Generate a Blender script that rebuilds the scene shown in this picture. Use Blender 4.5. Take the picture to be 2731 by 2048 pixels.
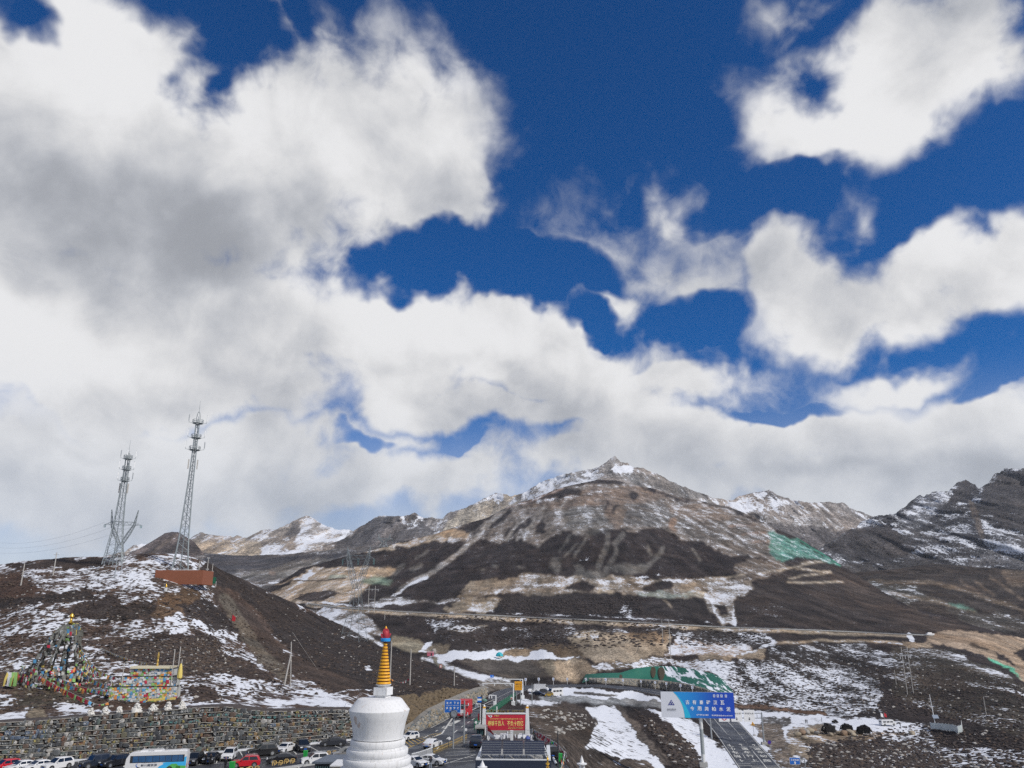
import bpy, bmesh, math, random
import numpy as np
from mathutils import Vector, Matrix

for _o in list(bpy.data.objects):
    bpy.data.objects.remove(_o)
SC = bpy.context.scene
COL = SC.collection
R = math.radians
random.seed(11)

# ------------------------------------------------------------------ camera
PW, PH, FOC, PITCH, CAMZ = 2731.0, 2048.0, 2051.0, R(16.7), 19.0
cam_d = bpy.data.cameras.new('camera'); cam = bpy.data.objects.new('camera', cam_d); COL.objects.link(cam)
cam.location = (0, 0, CAMZ); cam.rotation_euler = (R(90) + PITCH, 0, 0)
cam_d.sensor_fit = 'HORIZONTAL'; cam_d.sensor_width = 36.0; cam_d.lens = 36.0 * FOC / PW
cam_d.clip_start = 0.5; cam_d.clip_end = 60000
SC.camera = cam

# ------------------------------------------------------------------ light and exposure
SUN_AZ, SUN_EL = R(122), R(41)          # azimuth clockwise from the view direction (+Y)
SUN_DIR = Vector((math.sin(SUN_AZ) * math.cos(SUN_EL), math.cos(SUN_AZ) * math.cos(SUN_EL), math.sin(SUN_EL)))
sun_d = bpy.data.lights.new('sun', 'SUN'); sun_d.energy = 3.4; sun_d.angle = R(0.53); sun_d.color = (1.0, 0.955, 0.89)
sun = bpy.data.objects.new('sun', sun_d); COL.objects.link(sun); sun.location = (300, 0, 400)
sun.rotation_euler = (-SUN_DIR).to_track_quat('-Z', 'Y').to_euler()
SC.view_settings.view_transform = 'Standard'; SC.view_settings.look = 'None'
SC.view_settings.exposure = 0.0; SC.view_settings.gamma = 1.0; SC.view_settings.use_curve_mapping = False
SC.cycles.max_bounces = 4; SC.cycles.diffuse_bounces = 2; SC.cycles.glossy_bounces = 2
SC.cycles.transparent_max_bounces = 6; SC.cycles.sample_clamp_indirect = 4.0
SC.cycles.use_adaptive_sampling = True; SC.cycles.adaptive_threshold = 0.006
SC.cycles.use_denoising = False; SC.cycles.volume_bounces = 0

# ------------------------------------------------------------------ picture geometry helpers
CP, SP_ = math.cos(PITCH), math.sin(PITCH)
def rays(px, py):
    xn = (np.asarray(px, float) - PW / 2) / FOC; yn = (PH / 2 - np.asarray(py, float)) / FOC
    return xn, CP - yn * SP_, SP_ + yn * CP
def at(px, py, Y):
    x, y, z = rays(px, py); s = Y / y
    return Vector((float(x * s), float(Y), float(CAMZ + z * s)))
def on_z(px, py, z=0.0):
    x, y, zz = rays(px, py); s = (z - CAMZ) / zz
    return Vector((float(x * s), float(y * s), z))
def y_of_z(px, py, z):
    return on_z(px, py, z).y
def top_at(base, px, py):
    """point straight above base whose image row is py"""
    x, y, z = rays(px, py); return Vector((base.x, base.y, float(CAMZ + z * base.y / y)))

# ------------------------------------------------------------------ numpy noise
def _hash(ix, iy, iz):
    h = (ix * 374761393 + iy * 668265263 + iz * 2147483647 + 1013904223) & 0xFFFFFFFF
    h = ((h ^ (h >> 13)) * 1274126177) & 0xFFFFFFFF
    return ((h ^ (h >> 16)) & 0xFFFF) / 65535.0
def vnoise(x, y, z):
    ix, iy, iz = np.floor(x).astype(np.int64), np.floor(y).astype(np.int64), np.floor(z).astype(np.int64)
    fx, fy, fz = x - ix, y - iy, z - iz
    fx = fx * fx * fx * (fx * (fx * 6 - 15) + 10); fy = fy * fy * fy * (fy * (fy * 6 - 15) + 10); fz = fz * fz * fz * (fz * (fz * 6 - 15) + 10)
    out = 0
    for dx in (0, 1):
        wx = fx if dx else 1 - fx
        for dy in (0, 1):
            wy = fy if dy else 1 - fy
            for dz in (0, 1):
                wz = fz if dz else 1 - fz
                out = out + wx * wy * wz * _hash(ix + dx, iy + dy, iz + dz)
    return out * 2 - 1
def fbm(x, y, z=None, octs=4, gain=0.5, ridged=False):
    x = np.asarray(x, float); y = np.asarray(y, float); z = np.zeros_like(x) + 0.37 if z is None else np.asarray(z, float)
    s = 0; a = 1.0; t = 0.0
    for k in range(octs):
        n = vnoise(x + k * 17.1, y + k * 9.7, z + k * 5.3)
        if ridged: n = 1 - 2 * np.abs(n)
        s = s + a * n; t += a; a *= gain; x = x * 2.03; y = y * 2.03; z = z * 2.03
    return s / t

class TPS:
    def __init__(self, pts):
        p = np.array(pts, float); self.xy = p[:, :2] / 500.0; n = len(p)
        K = self._k(self.xy[:, None] - self.xy[None]) + 1e-4 * np.eye(n)
        P = np.hstack([np.ones((n, 1)), self.xy]); A = np.zeros((n + 3, n + 3))
        A[:n, :n] = K; A[:n, n:] = P; A[n:, :n] = P.T
        self.w = np.linalg.solve(A, np.concatenate([np.log(p[:, 2]), np.zeros(3)]))
    @staticmethod
    def _k(d):
        r2 = (d ** 2).sum(-1); return 0.5 * r2 * np.log(r2 + 1e-12)
    def __call__(self, px, py):
        px = np.asarray(px, float); q = np.stack([px, np.asarray(py, float) + px * 0], -1) / 500.0; sh = q.shape[:-1]; q = q.reshape(-1, 2)
        out = np.zeros(len(q)); n = len(self.xy)
        for i in range(n): out += self.w[i] * self._k(q - self.xy[i])
        out += self.w[n] + q @ self.w[n + 1:]
        return np.exp(out).reshape(sh)

def srgb(r, g, b):
    f = lambda c: (c / 255 / 12.92) if c <= 10 else ((c / 255 + 0.055) / 1.055) ** 2.4
    return (f(r), f(g), f(b))
def poly_mask(px, py, poly):
    m = np.zeros(px.shape, bool); n = len(poly)
    for i in range(n):
        x1, y1 = poly[i]; x2, y2 = poly[(i + 1) % n]
        if y1 == y2: continue
        c = (y1 > py) != (y2 > py)
        m ^= c & (px < (x2 - x1) * (py - y1) / (y2 - y1) + x1)
    return m
def line_dist(px, py, pl):
    d = np.full(px.shape, 1e9)
    for (x1, y1), (x2, y2) in zip(pl[:-1], pl[1:]):
        vx, vy = x2 - x1, y2 - y1; t = np.clip(((px - x1) * vx + (py - y1) * vy) / (vx * vx + vy * vy + 1e-9), 0, 1)
        d = np.minimum(d, np.hypot(px - x1 - t * vx, py - y1 - t * vy))
    return d

# ------------------------------------------------------------------ material helpers
def new_mat(name):
    m = bpy.data.materials.new(name); m.use_nodes = True; nt = m.node_tree
    return m, nt, nt.nodes['Principled BSDF']
def N(nt, typ, **kw):
    n = nt.nodes.new(typ)
    for k, v in kw.items():
        if k.startswith('i_'): n.inputs[k[2:].replace('_', ' ')].default_value = v
        elif k.startswith('n_'): n.inputs[int(k[2:])].default_value = v
        else: setattr(n, k, v)
    return n
def math_n(nt, op, a, b=None, c=None, clamp=False):
    n = nt.nodes.new('ShaderNodeMath'); n.operation = op; n.use_clamp = clamp
    for i, v in enumerate((a, b, c)):
        if v is None: continue
        if isinstance(v, (int, float)): n.inputs[i].default_value = v
        else: nt.links.new(v, n.inputs[i])
    return n.outputs[0]
def mix_rgb(nt, fac, a, b, blend='MIX'):
    n = nt.nodes.new('ShaderNodeMix'); n.data_type = 'RGBA'; n.blend_type = blend
    for sock, v in ((n.inputs['Factor'], fac), (n.inputs[6], a), (n.inputs[7], b)):
        if isinstance(v, (int, float)): sock.default_value = v
        elif isinstance(v, tuple): sock.default_value = (*v, 1) if len(v) == 3 else v
        else: nt.links.new(v, sock)
    return n.outputs[2]
def ramp(nt, src, lo, hi):
    n = nt.nodes.new('ShaderNodeMapRange'); n.interpolation_type = 'SMOOTHSTEP'
    n.inputs[1].default_value = lo; n.inputs[2].default_value = hi; nt.links.new(src, n.inputs[0]); return n.outputs[0]
def noise_n(nt, vec, scale, detail=4, rough=0.55, dist=0.0):
    n = N(nt, 'ShaderNodeTexNoise'); n.inputs['Scale'].default_value = scale; n.inputs['Detail'].default_value = detail
    n.inputs['Roughness'].default_value = rough; n.inputs['Distortion'].default_value = dist
    if vec is not None: nt.links.new(vec, n.inputs['Vector'])
    return n.outputs[0]
_MC = {}
def mat(name, col, rough=0.6, metal=0.0, var=0.12, scale=3.0, bump=0.0, spec=0.5, coat=0.0, emit=0):
    """plain surface whose colour wanders a little with noise (dirt, wear)"""
    if name in _MC: return _MC[name]
    m, nt, b = new_mat(name)
    tc = N(nt, 'ShaderNodeTexCoord'); n = noise_n(nt, tc.outputs['Object'], scale, 5, 0.6)
    f = math_n(nt, 'MULTIPLY_ADD', n, 2 * var, 1 - var)
    c = mix_rgb(nt, 1.0, col, f, 'MULTIPLY'); nt.links.new(c, b.inputs['Base Color'])
    b.inputs['Roughness'].default_value = rough; b.inputs['Metallic'].default_value = metal
    b.inputs['Specular IOR Level'].default_value = spec; b.inputs['Coat Weight'].default_value = coat
    if bump:
        bp = N(nt, 'ShaderNodeBump'); bp.inputs['Strength'].default_value = bump; bp.inputs['Distance'].default_value = 0.1
        nt.links.new(n, bp.inputs['Height']); nt.links.new(bp.outputs[0], b.inputs['Normal'])
    _MC[name] = m; return m

# ------------------------------------------------------------------ sky: Nishita blue with procedural clouds in world directions
world = bpy.data.worlds.new('World'); SC.world = world; world.use_nodes = True
nt = world.node_tree; nt.nodes.clear()
out = N(nt, 'ShaderNodeOutputWorld'); bg_sky = N(nt, 'ShaderNodeBackground'); bg_cl = N(nt, 'ShaderNodeBackground'); mixs = N(nt, 'ShaderNodeMixShader')
sky = N(nt, 'ShaderNodeTexSky'); sky.sky_type = 'NISHITA'; sky.sun_disc = False
sky.sun_elevation = SUN_EL; sky.sun_rotation = SUN_AZ; sky.altitude = 3200; sky.air_density = 1.0; sky.dust_density = 0.9; sky.ozone_density = 3.0
hs = N(nt, 'ShaderNodeHueSaturation'); hs.inputs['Hue'].default_value = 0.508; hs.inputs['Saturation'].default_value = 1.5; hs.inputs['Value'].default_value = 1.22
nt.links.new(sky.outputs[0], hs.inputs['Color'])
nt.links.new(hs.outputs[0], bg_sky.inputs[0]); bg_sky.inputs[1].default_value = 0.085
tc = N(nt, 'ShaderNodeTexCoord'); D = tc.outputs['Generated']
nw = N(nt, 'ShaderNodeTexNoise'); nw.inputs['Scale'].default_value = 7.0; nw.inputs['Detail'].default_value = 4; nt.links.new(D, nw.inputs['Vector'])
sub = N(nt, 'ShaderNodeVectorMath', operation='SUBTRACT'); nt.links.new(nw.outputs['Color'], sub.inputs[0]); sub.inputs[1].default_value = (0.5, 0.5, 0.5)
sc_ = N(nt, 'ShaderNodeVectorMath', operation='SCALE'); nt.links.new(sub.outputs[0], sc_.inputs[0]); sc_.inputs['Scale'].default_value = 0.16
add = N(nt, 'ShaderNodeVectorMath', operation='ADD'); nt.links.new(D, add.inputs[0]); nt.links.new(sc_.outputs[0], add.inputs[1]); DW = add.outputs[0]
def blob(px, py, rx, ry, rot=0.0, src=None):
    """1 at the centre of a cloud bank falling to 0 at its rim and below 0 outside; a bank stands in a fixed world direction"""
    c = at(px, py, 1000) - Vector((0, 0, CAMZ)); L = c.length
    ex = at(px + 1, py, 1000) - at(px, py, 1000); sx = ex.length / L; c.normalize()
    rt = Vector((c.y, -c.x, 0)).normalized(); up = rt.cross(c)
    M = Matrix((rt, up, c)).transposed() @ Matrix.Rotation(R(rot), 3, 'Z')
    k = 1.0 / FOC * math.cos(math.atan(math.hypot(px - PW / 2, py - PH / 2) / FOC))
    mp = N(nt, 'ShaderNodeMapping'); mp.vector_type = 'TEXTURE'
    mp.inputs['Location'].default_value = c; mp.inputs['Rotation'].default_value = M.to_euler()
    mp.inputs['Scale'].default_value = (rx * k, ry * k, max(rx, ry) * k); nt.links.new(src or DW, mp.inputs['Vector'])
    ln = N(nt, 'ShaderNodeVectorMath', operation='LENGTH'); nt.links.new(mp.outputs[0], ln.inputs[0])
    return ln.outputs['Value']
S = 1.2346
CLOUDS = [  # overview pixels, radii, rotation, weight
 (210, 170, 270, 150, 10, 1), (90, 330, 330, 210, 0, 1), (330, 330, 260, 150, 0, 1), (600, 320, 260, 150, -8, 1), (820, 330, 220, 150, -22, 1), (985, 390, 90, 100, 0, 1), (730, 195, 110, 50, -12, .8),
 (330, 450, 480, 90, 0, .9), (640, 470, 260, 50, 0, .7), (300, 60, 110, 50, -15, .8), (440, 95, 70, 40, -30, .5),
 (300, 680, 560, 170, 0, 1.1), (800, 720, 380, 130, -8, 1.1), (1180, 790, 320, 95, -12, 1.1), (1480, 845, 190, 50, -4, .9), (250, 830, 520, 80, 0, .9), (1000, 650, 120, 50, -20, .5), (700, 570, 240, 40, 0, .45),
 (1150, 890, 520, 55, 0, .9), (230, 1040, 640, 130, 0, .9), (860, 1040, 400, 75, 0, .85), (450, 960, 500, 60, 0, .7), (540, 895, 260, 26, 0, .35), (290, 945, 120, 50, 0, .6), (900, 950, 90, 34, 10, .45),
 (1950, 170, 190, 75, 30, 1), (2110, 90, 150, 95, 28, 1), (1820, 240, 170, 50, 10, .95), (2190, 120, 110, 70, 0, .6), (1740, 30, 70, 26, 20, .26), (1680, 215, 80, 34, 25, .5), (1900, 190, 120, 60, 20, 1), (690, 75, 55, 24, 0, .34),
 (1700, 620, 120, 105, 0, 1), (1800, 680, 190, 95, 0, 1), (2010, 620, 140, 80, 15, .8), (2140, 590, 120, 90, 15, 1), (2190, 520, 80, 60, 0, .8), (1980, 690, 160, 60, 0, .8), (2120, 660, 110, 60, 0, .7),
 (1400, 555, 230, 60, -4, .30), (1340, 650, 90, 36, 20, .42), (1490, 600, 100, 40, 0, .32), (1436, 462, 56, 26, -12, .36), (1830, 500, 60, 30, 0, .3), (1940, 826, 150, 26, 0, .6), (1560, 820, 80, 30, 0, .45),
 (1860, 930, 180, 70, 0, 1), (2080, 970, 220, 110, 0, 1), (1480, 960, 420, 85, 0, .9), (1640, 920, 140, 50, 0, .7), (1740, 1040, 520, 90, 0, .9), (2190, 1010, 260, 130, 0, .9), (1280, 1000, 300, 60, 0, .75)]
B = None
for (x, y, rx, ry, rot, w) in CLOUDS:
    ln = blob(x * S, y * S, rx * S * 1.16, ry * S * 1.16, rot)
    v = math_n(nt, 'MULTIPLY_ADD', ln, -w, w)
    B = v if B is None else math_n(nt, 'SMOOTH_MAX', B, v, 0.12)
for (x, y, rx, ry) in ((470, 205, 85, 70), (520, 120, 90, 80), (790, 955, 80, 16), (1010, 972, 60, 16), (890, 545, 160, 46), (1150, 600, 190, 56), (1500, 690, 90, 60), (1280, 690, 70, 26), (1640, 430, 150, 40), (2000, 510, 90, 46), (1700, 880, 110, 18), (20, 40, 60, 60), (2170, 850, 80, 24)):
    ln = blob(x * S, y * S, rx * S * 1.1, ry * S * 1.1)
    hole = math_n(nt, 'MULTIPLY_ADD', ln, -0.75, 0.75)
    hole = math_n(nt, 'MAXIMUM', hole, 0.0); B = math_n(nt, 'SUBTRACT', B, hole)
# where no bank is named (behind and above the camera) a broken cover of the same kind goes on
nb = noise_n(nt, D, 2.2, 3, 0.5); sp = N(nt, 'ShaderNodeSeparateXYZ'); nt.links.new(D, sp.inputs[0])
away = ramp(nt, sp.outputs['Y'], 0.35, -0.1)
cover = math_n(nt, 'MULTIPLY_ADD', nb, 3.0, -1.35)
cover = math_n(nt, 'MULTIPLY', cover, away); B = math_n(nt, 'MAXIMUM', B, math_n(nt, 'SUBTRACT', cover, math_n(nt, 'MULTIPLY_ADD', away, -4.0, 4.0)))
B = math_n(nt, 'MAXIMUM', math_n(nt, 'MINIMUM', B, 0.75), -0.9)
def dens(vec):
    a = noise_n(nt, vec, 5.5, 8, 0.53, 0.15); b = noise_n(nt, vec, 24.0, 6, 0.58, 0.4)
    return math_n(nt, 'ADD', math_n(nt, 'MULTIPLY_ADD', a, 1.9, -0.95), math_n(nt, 'MULTIPLY_ADD', b, 0.75, -0.375))
d0 = dens(D)
off = N(nt, 'ShaderNodeVectorMath', operation='ADD'); nt.links.new(D, off.inputs[0]); off.inputs[1].default_value = (0.022, 0.0, 0.026)
d1 = dens(off.outputs[0])
den = math_n(nt, 'ADD', math_n(nt, 'MULTIPLY', B, 1.35), d0)
alpha = math_n(nt, 'MULTIPLY', ramp(nt, den, -0.12, 0.52), math_n(nt, 'MULTIPLY_ADD', ramp(nt, B, -0.10, 0.34), 0.62, 0.38))
off2 = N(nt, 'ShaderNodeVectorMath', operation='ADD'); nt.links.new(D, off2.inputs[0]); off2.inputs[1].default_value = (0.05, -0.01, 0.075)
c0 = noise_n(nt, D, 4.2, 3, 0.5); c1 = noise_n(nt, off2.outputs[0], 4.2, 3, 0.5)
relief = math_n(nt, 'ADD', math_n(nt, 'MULTIPLY', math_n(nt, 'SUBTRACT', d0, d1), 0.26), math_n(nt, 'MULTIPLY', math_n(nt, 'SUBTRACT', c0, c1), 1.25))
thick = ramp(nt, den, 0.35, 1.9)
GREY = [(330, 500, 520, 90, .34), (60, 520, 300, 100, .28), (720, 480, 200, 60, .24), (1020, 780, 150, 36, .30), (330, 820, 520, 40, .15), (1880, 710, 230, 45, .22), (2100, 1030, 240, 60, .42), (1800, 1010, 200, 36, .30), (150, 1080, 520, 110, .30), (650, 1060, 420, 60, .22), (900, 850, 300, 30, .15), (2010, 230, 160, 40, .22), (150, 930, 300, 30, .2), (380, 300, 60, 90, .10)]
G = None
for (x, y, rx, ry, w) in GREY:
    ln = blob(x * S, y * S, rx * S * 1.25, ry * S * 1.35); v = math_n(nt, 'MULTIPLY', ramp(nt, ln, 1.0, 0.0), w)
    G = v if G is None else math_n(nt, 'SMOOTH_MAX', G, v, 0.1)
lum = math_n(nt, 'SUBTRACT', math_n(nt, 'ADD', 0.775, relief), math_n(nt, 'MULTIPLY', thick, 0.10))
lum = math_n(nt, 'SUBTRACT', lum, math_n(nt, 'MULTIPLY', G, 0.62))
mot = noise_n(nt, D, 9.5, 6, 0.6, 0.4); lum = math_n(nt, 'ADD', lum, math_n(nt, 'MULTIPLY_ADD', mot, 0.5, -0.25))
lum = math_n(nt, 'SMOOTH_MAX', math_n(nt, 'SMOOTH_MIN', lum, 0.84, 0.12), 0.36, 0.25)
tint = mix_rgb(nt, ramp(nt, lum, 0.35, 0.8), (0.93, 0.97, 1.06), (0.99, 0.99, 1.0))
ccol = mix_rgb(nt, 1.0, tint, lum, 'MULTIPLY')
veil = math_n(nt, 'MULTIPLY', ramp(nt, sp.outputs['Z'], 0.29, 0.02), 0.9)
ccol = mix_rgb(nt, math_n(nt, 'MULTIPLY', veil, 0.75), ccol, (0.56, 0.615, 0.70))
alpha = math_n(nt, 'SUBTRACT', 1.0, math_n(nt, 'MULTIPLY', math_n(nt, 'SUBTRACT', 1.0, alpha), math_n(nt, 'SUBTRACT', 1.0, veil)))
nt.links.new(ccol, bg_cl.inputs[0]); bg_cl.inputs[1].default_value = 1.0
nt.links.new(alpha, mixs.inputs[0]); nt.links.new(bg_sky.outputs[0], mixs.inputs[1]); nt.links.new(bg_cl.outputs[0], mixs.inputs[2])
nt.links.new(mixs.outputs[0], out.inputs[0])
# ------------------------------------------------------------------ terrain
def terrain_mat(name, s_snow, s_fine, bump=0.6, snow_edge=0.035, bump_dist=0.3, contrast=0.8, stretch=(1, 1, 1), fine_w=.45):
    m, nt, b = new_mat(name)
    pos = N(nt, 'ShaderNodeNewGeometry').outputs['Position']
    mp = N(nt, 'ShaderNodeMapping'); mp.inputs['Scale'].default_value = stretch; nt.links.new(pos, mp.inputs[0]); ps = mp.outputs[0]
    a = N(nt, 'ShaderNodeAttribute', attribute_name='base'); s = N(nt, 'ShaderNodeAttribute', attribute_name='snow')
    fine = noise_n(nt, pos, s_fine, 7, 0.68); mid = noise_n(nt, ps, s_fine * 0.18, 5, 0.62, .3); speck = noise_n(nt, pos, s_fine * 2.7, 3, 0.6)
    v = math_n(nt, 'MULTIPLY_ADD', fine, 3.4 * contrast, 1 - 1.7 * contrast)
    v = math_n(nt, 'MULTIPLY', v, math_n(nt, 'MULTIPLY_ADD', mid, 2.2, -0.1))
    v = math_n(nt, 'MULTIPLY', v, math_n(nt, 'MULTIPLY_ADD', ramp(nt, speck, .36, .66), .9, .55))
    v = math_n(nt, 'MINIMUM', math_n(nt, 'MAXIMUM', v, 0.22), 2.6)
    c = mix_rgb(nt, 1.0, a.outputs['Color'], v, 'MULTIPLY')
    warm = noise_n(nt, ps, s_fine * 0.07, 4, 0.6)
    c = mix_rgb(nt, ramp(nt, warm, 0.42, 0.62), c, mix_rgb(nt, 1.0, c, (1.08, 1.0, 0.92), 'MULTIPLY'))
    n1 = noise_n(nt, ps, s_snow, 7, 0.62, 0.5); n2 = noise_n(nt, pos, s_snow * 5.1, 5, 0.62)
    sn = math_n(nt, 'MULTIPLY_ADD', n2, fine_w, math_n(nt, 'MULTIPLY', n1, 1 - fine_w))
    thr = math_n(nt, 'MULTIPLY_ADD', s.outputs['Fac'], -0.44, 0.725)
    d = math_n(nt, 'SUBTRACT', sn, thr); sm = ramp(nt, d, -snow_edge, snow_edge)
    sm = math_n(nt, 'MULTIPLY', sm, math_n(nt, 'MULTIPLY_ADD', speck, .3, .82), clamp=True)
    c2 = mix_rgb(nt, sm, c, (0.71, 0.73, 0.77)); nt.links.new(c2, b.inputs['Base Color'])
    b.inputs['Roughness'].default_value = 0.9; b.inputs['Specular IOR Level'].default_value = 0.15
    h = math_n(nt, 'MULTIPLY', fine, math_n(nt, 'MULTIPLY_ADD', sm, -0.7, 1.0)); h = math_n(nt, 'ADD', h, math_n(nt, 'MULTIPLY', sm, 0.2))
    bp = N(nt, 'ShaderNodeBump'); bp.inputs['Strength'].default_value = bump; bp.inputs['Distance'].default_value = bump_dist
    nt.links.new(h, bp.inputs['Height']); nt.links.new(bp.outputs[0], b.inputs['Normal'])
    return m

class Zones:
    """what grows or lies where, and shade painted on a few far slopes: base albedo and snow cover per terrain vertex"""
    def __init__(self, px, py, base, snow, warp=7.0, wscale=0.022, sat=.68, sk=.9):
        self.sat, self.sk = sat, sk; base = self.tone(base)
        self.px, self.py = px, py; n = px.shape
        self.base = np.tile(np.array(srgb(*base)), (*n, 1)); self.snow = np.full(n, float(snow))
        self.wx = px + warp * fbm(px * wscale, py * wscale * 1.6, octs=6, gain=.62) * 2.4; self.wy = py + warp * 0.75 * fbm(px * wscale + 40, py * wscale * 1.6 + 9, octs=6, gain=.62) * 2.4
    def tone(self, c):
        g = .3 * c[0] + .55 * c[1] + .15 * c[2]; return tuple(g + (v - g) * self.sat for v in c)
    def _put(self, m, col, snow, a):
        if col is not None and not col[1] > col[0] + 20: col = self.tone(col)
        if snow is not None: snow = snow * self.sk
        m = np.clip(m * a, 0, 1)
        if col is not None: self.base += (np.array(srgb(*col)) - self.base) * m[..., None]
        if snow is not None: self.snow += (snow - self.snow) * m
    def poly(self, pts, col=None, snow=None, a=1.0): self._put(poly_mask(self.wx, self.wy, pts).astype(float), col, snow, a)
    def line(self, pts, w, col=None, snow=None, a=1.0, raw=False):
        d = line_dist(self.px if raw else self.px * .6 + self.wx * .4, self.py if raw else self.py * .6 + self.wy * .4, pts)
        self._put(np.clip((w / 2 - d) / 1.2 + .5, 0, 1), col, snow, a)
    def blob(self, x, y, rx, ry, col=None, snow=None, a=1.0):
        d = np.hypot((self.wx - x) / rx, (self.wy - y) / ry); self._put(np.clip((1 - d) * 3, 0, 1), col, snow, a)
    def grad(self, f, col=None, snow=None): self._put(f, col, snow, 1)

def interp_line(pts):
    p = np.array(pts, float); return lambda x: np.interp(x, p[:, 0], p[:, 1])

def blur(a, k=2):
    for _ in range(k):
        p = np.pad(a, [(1, 1), (1, 1)] + [(0, 0)] * (a.ndim - 2), mode='edge'); a = (p[:-2, 1:-1] + p[2:, 1:-1] + p[1:-1, :-2] + p[1:-1, 2:] + 2 * p[1:-1, 1:-1]) / 6
    return a
class Sheet:
    """a piece of hillside: real surface laid through the points one sees, its far side falling away behind the crest"""
    def __init__(self, name, x0, x1, dx, top, bot, nrow, tps, amp, scale, zones, material, rough_top=0.0, rtscale=0.03, ridged=False, octs=6, calm=None, drop=0.55, squash=1.0, skirt=None, streak=0):
        xs = np.arange(x0, x1 + dx, dx); t = np.linspace(0, 1, nrow)
        yt = interp_line(top)(xs); yb = interp_line(bot)(xs)
        if rough_top: yt = yt + rough_top * fbm(xs * rtscale, xs * 0 + 3.3, octs=5, gain=0.62)
        px = np.repeat(xs[None], nrow, 0); py = yb[None] + (yt - yb)[None] * t[:, None]
        Y0 = tps(px, py); self.tps = tps
        x, y, z = rays(px, py); s = Y0 / y
        n = fbm(x * s / scale, Y0 / scale * squash, (z * s) / scale, octs, 0.52, ridged)
        k = np.ones_like(n) if calm is None else calm(px, py)
        edge = np.clip(t[:, None] * 12, 0, 1)
        Y = Y0 * (1 + amp * n * k * edge)
        s = Y / y; V = np.stack([x * s, Y, CAMZ + z * s], -1)
        self.xs, self.yt, self.yb, self.nrow, self.Y = xs, yt, yb, nrow, Y
        zn = zones(px, py); zn.base = blur(zn.base); zn.snow = blur(zn.snow)
        if streak:
            g = fbm(x * s / streak, Y0 / (streak * 9), z * s / (streak * 4), 5, .6); h = fbm(x * s / streak * .4 + 7, Y0 / (streak * 2), z * s / streak, 5, .6)
            zn.base *= np.clip(1 + .75 * g + .5 * h, .4, 1.9)[..., None]; zn.snow = zn.snow + np.clip(zn.snow * 3, 0, 1) * (.34 * g + .2 * h)
        # far side
        back = []; top_v = V[-1]; zb = zn.base[-1]; zs = zn.snow[-1]
        for k_ in range(1, 7):
            d = top_v[:, 1] * 0.035 * k_ ** 1.5; b = top_v.copy(); f = d / np.hypot(top_v[:, 0], top_v[:, 1])
            b[:, 0] += top_v[:, 0] * f; b[:, 1] += top_v[:, 1] * f; b[:, 2] -= d * (0.16 + drop * min(1, k_ / 4)); back.append(b)
        V = np.concatenate([V] + [b[None] for b in back]); base = np.concatenate([zn.base] + [zb[None]] * 6); snow = np.concatenate([zn.snow] + [zs[None]] * 6)
        if skirt is not None:
            b = V[0].copy(); b[:, 2] = skirt; V = np.concatenate([b[None], V]); base = np.concatenate([base[:1], base]); snow = np.concatenate([snow[:1], snow])
        nr, nc = V.shape[:2]; idx = np.arange(nr * nc).reshape(nr, nc)
        q = np.stack([idx[:-1, :-1], idx[:-1, 1:], idx[1:, 1:], idx[1:, :-1]], -1).reshape(-1, 4)
        me = bpy.data.meshes.new(name); me.vertices.add(nr * nc); me.vertices.foreach_set('co', V.reshape(-1).astype(np.float32))
        me.loops.add(q.size); me.loops.foreach_set('vertex_index', q.reshape(-1).astype(np.int32))
        me.polygons.add(len(q)); me.polygons.foreach_set('loop_start', (np.arange(len(q)) * 4).astype(np.int32))
        me.polygons.foreach_set('loop_total', np.full(len(q), 4, np.int32)); me.update(calc_edges=True); me.validate()
        me.polygons.foreach_set('use_smooth', np.ones(len(q), bool))
        ca = me.attributes.new('base', 'FLOAT_COLOR', 'POINT'); ca.data.foreach_set('color', np.concatenate([base.reshape(-1, 3), np.ones((nr * nc, 1))], 1).reshape(-1).astype(np.float32))
        sa = me.attributes.new('snow', 'FLOAT', 'POINT'); sa.data.foreach_set('value', snow.reshape(-1).astype(np.float32))
        me.materials.append(material); o = bpy.data.objects.new(name, me); COL.objects.link(o); o['kind'] = 'structure'; self.obj = o; self.snowmap = zn.snow; self.px, self.py = px, py
    def depth(self, px, py):
        c = (px - self.xs[0]) / (self.xs[1] - self.xs[0]); c = min(max(c, 0), len(self.xs) - 1.001); i = int(c); f = c - i
        def col(j):
            t = (py - self.yb[j]) / (self.yt[j] - self.yb[j]) * (self.nrow - 1); t = min(max(t, 0), self.nrow - 1.001); r = int(t); g = t - r
            return self.Y[r, j] * (1 - g) + self.Y[r + 1, j] * g
        return col(i) * (1 - f) + col(i + 1) * f
    def hit(self, px, py): return at(px, py, self.depth(px, py))
    def smooth(self, px, py, k=0.998): return at(px, py, float(self.tps(px, py)) * k)

DARK = (54, 46, 44)
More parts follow.
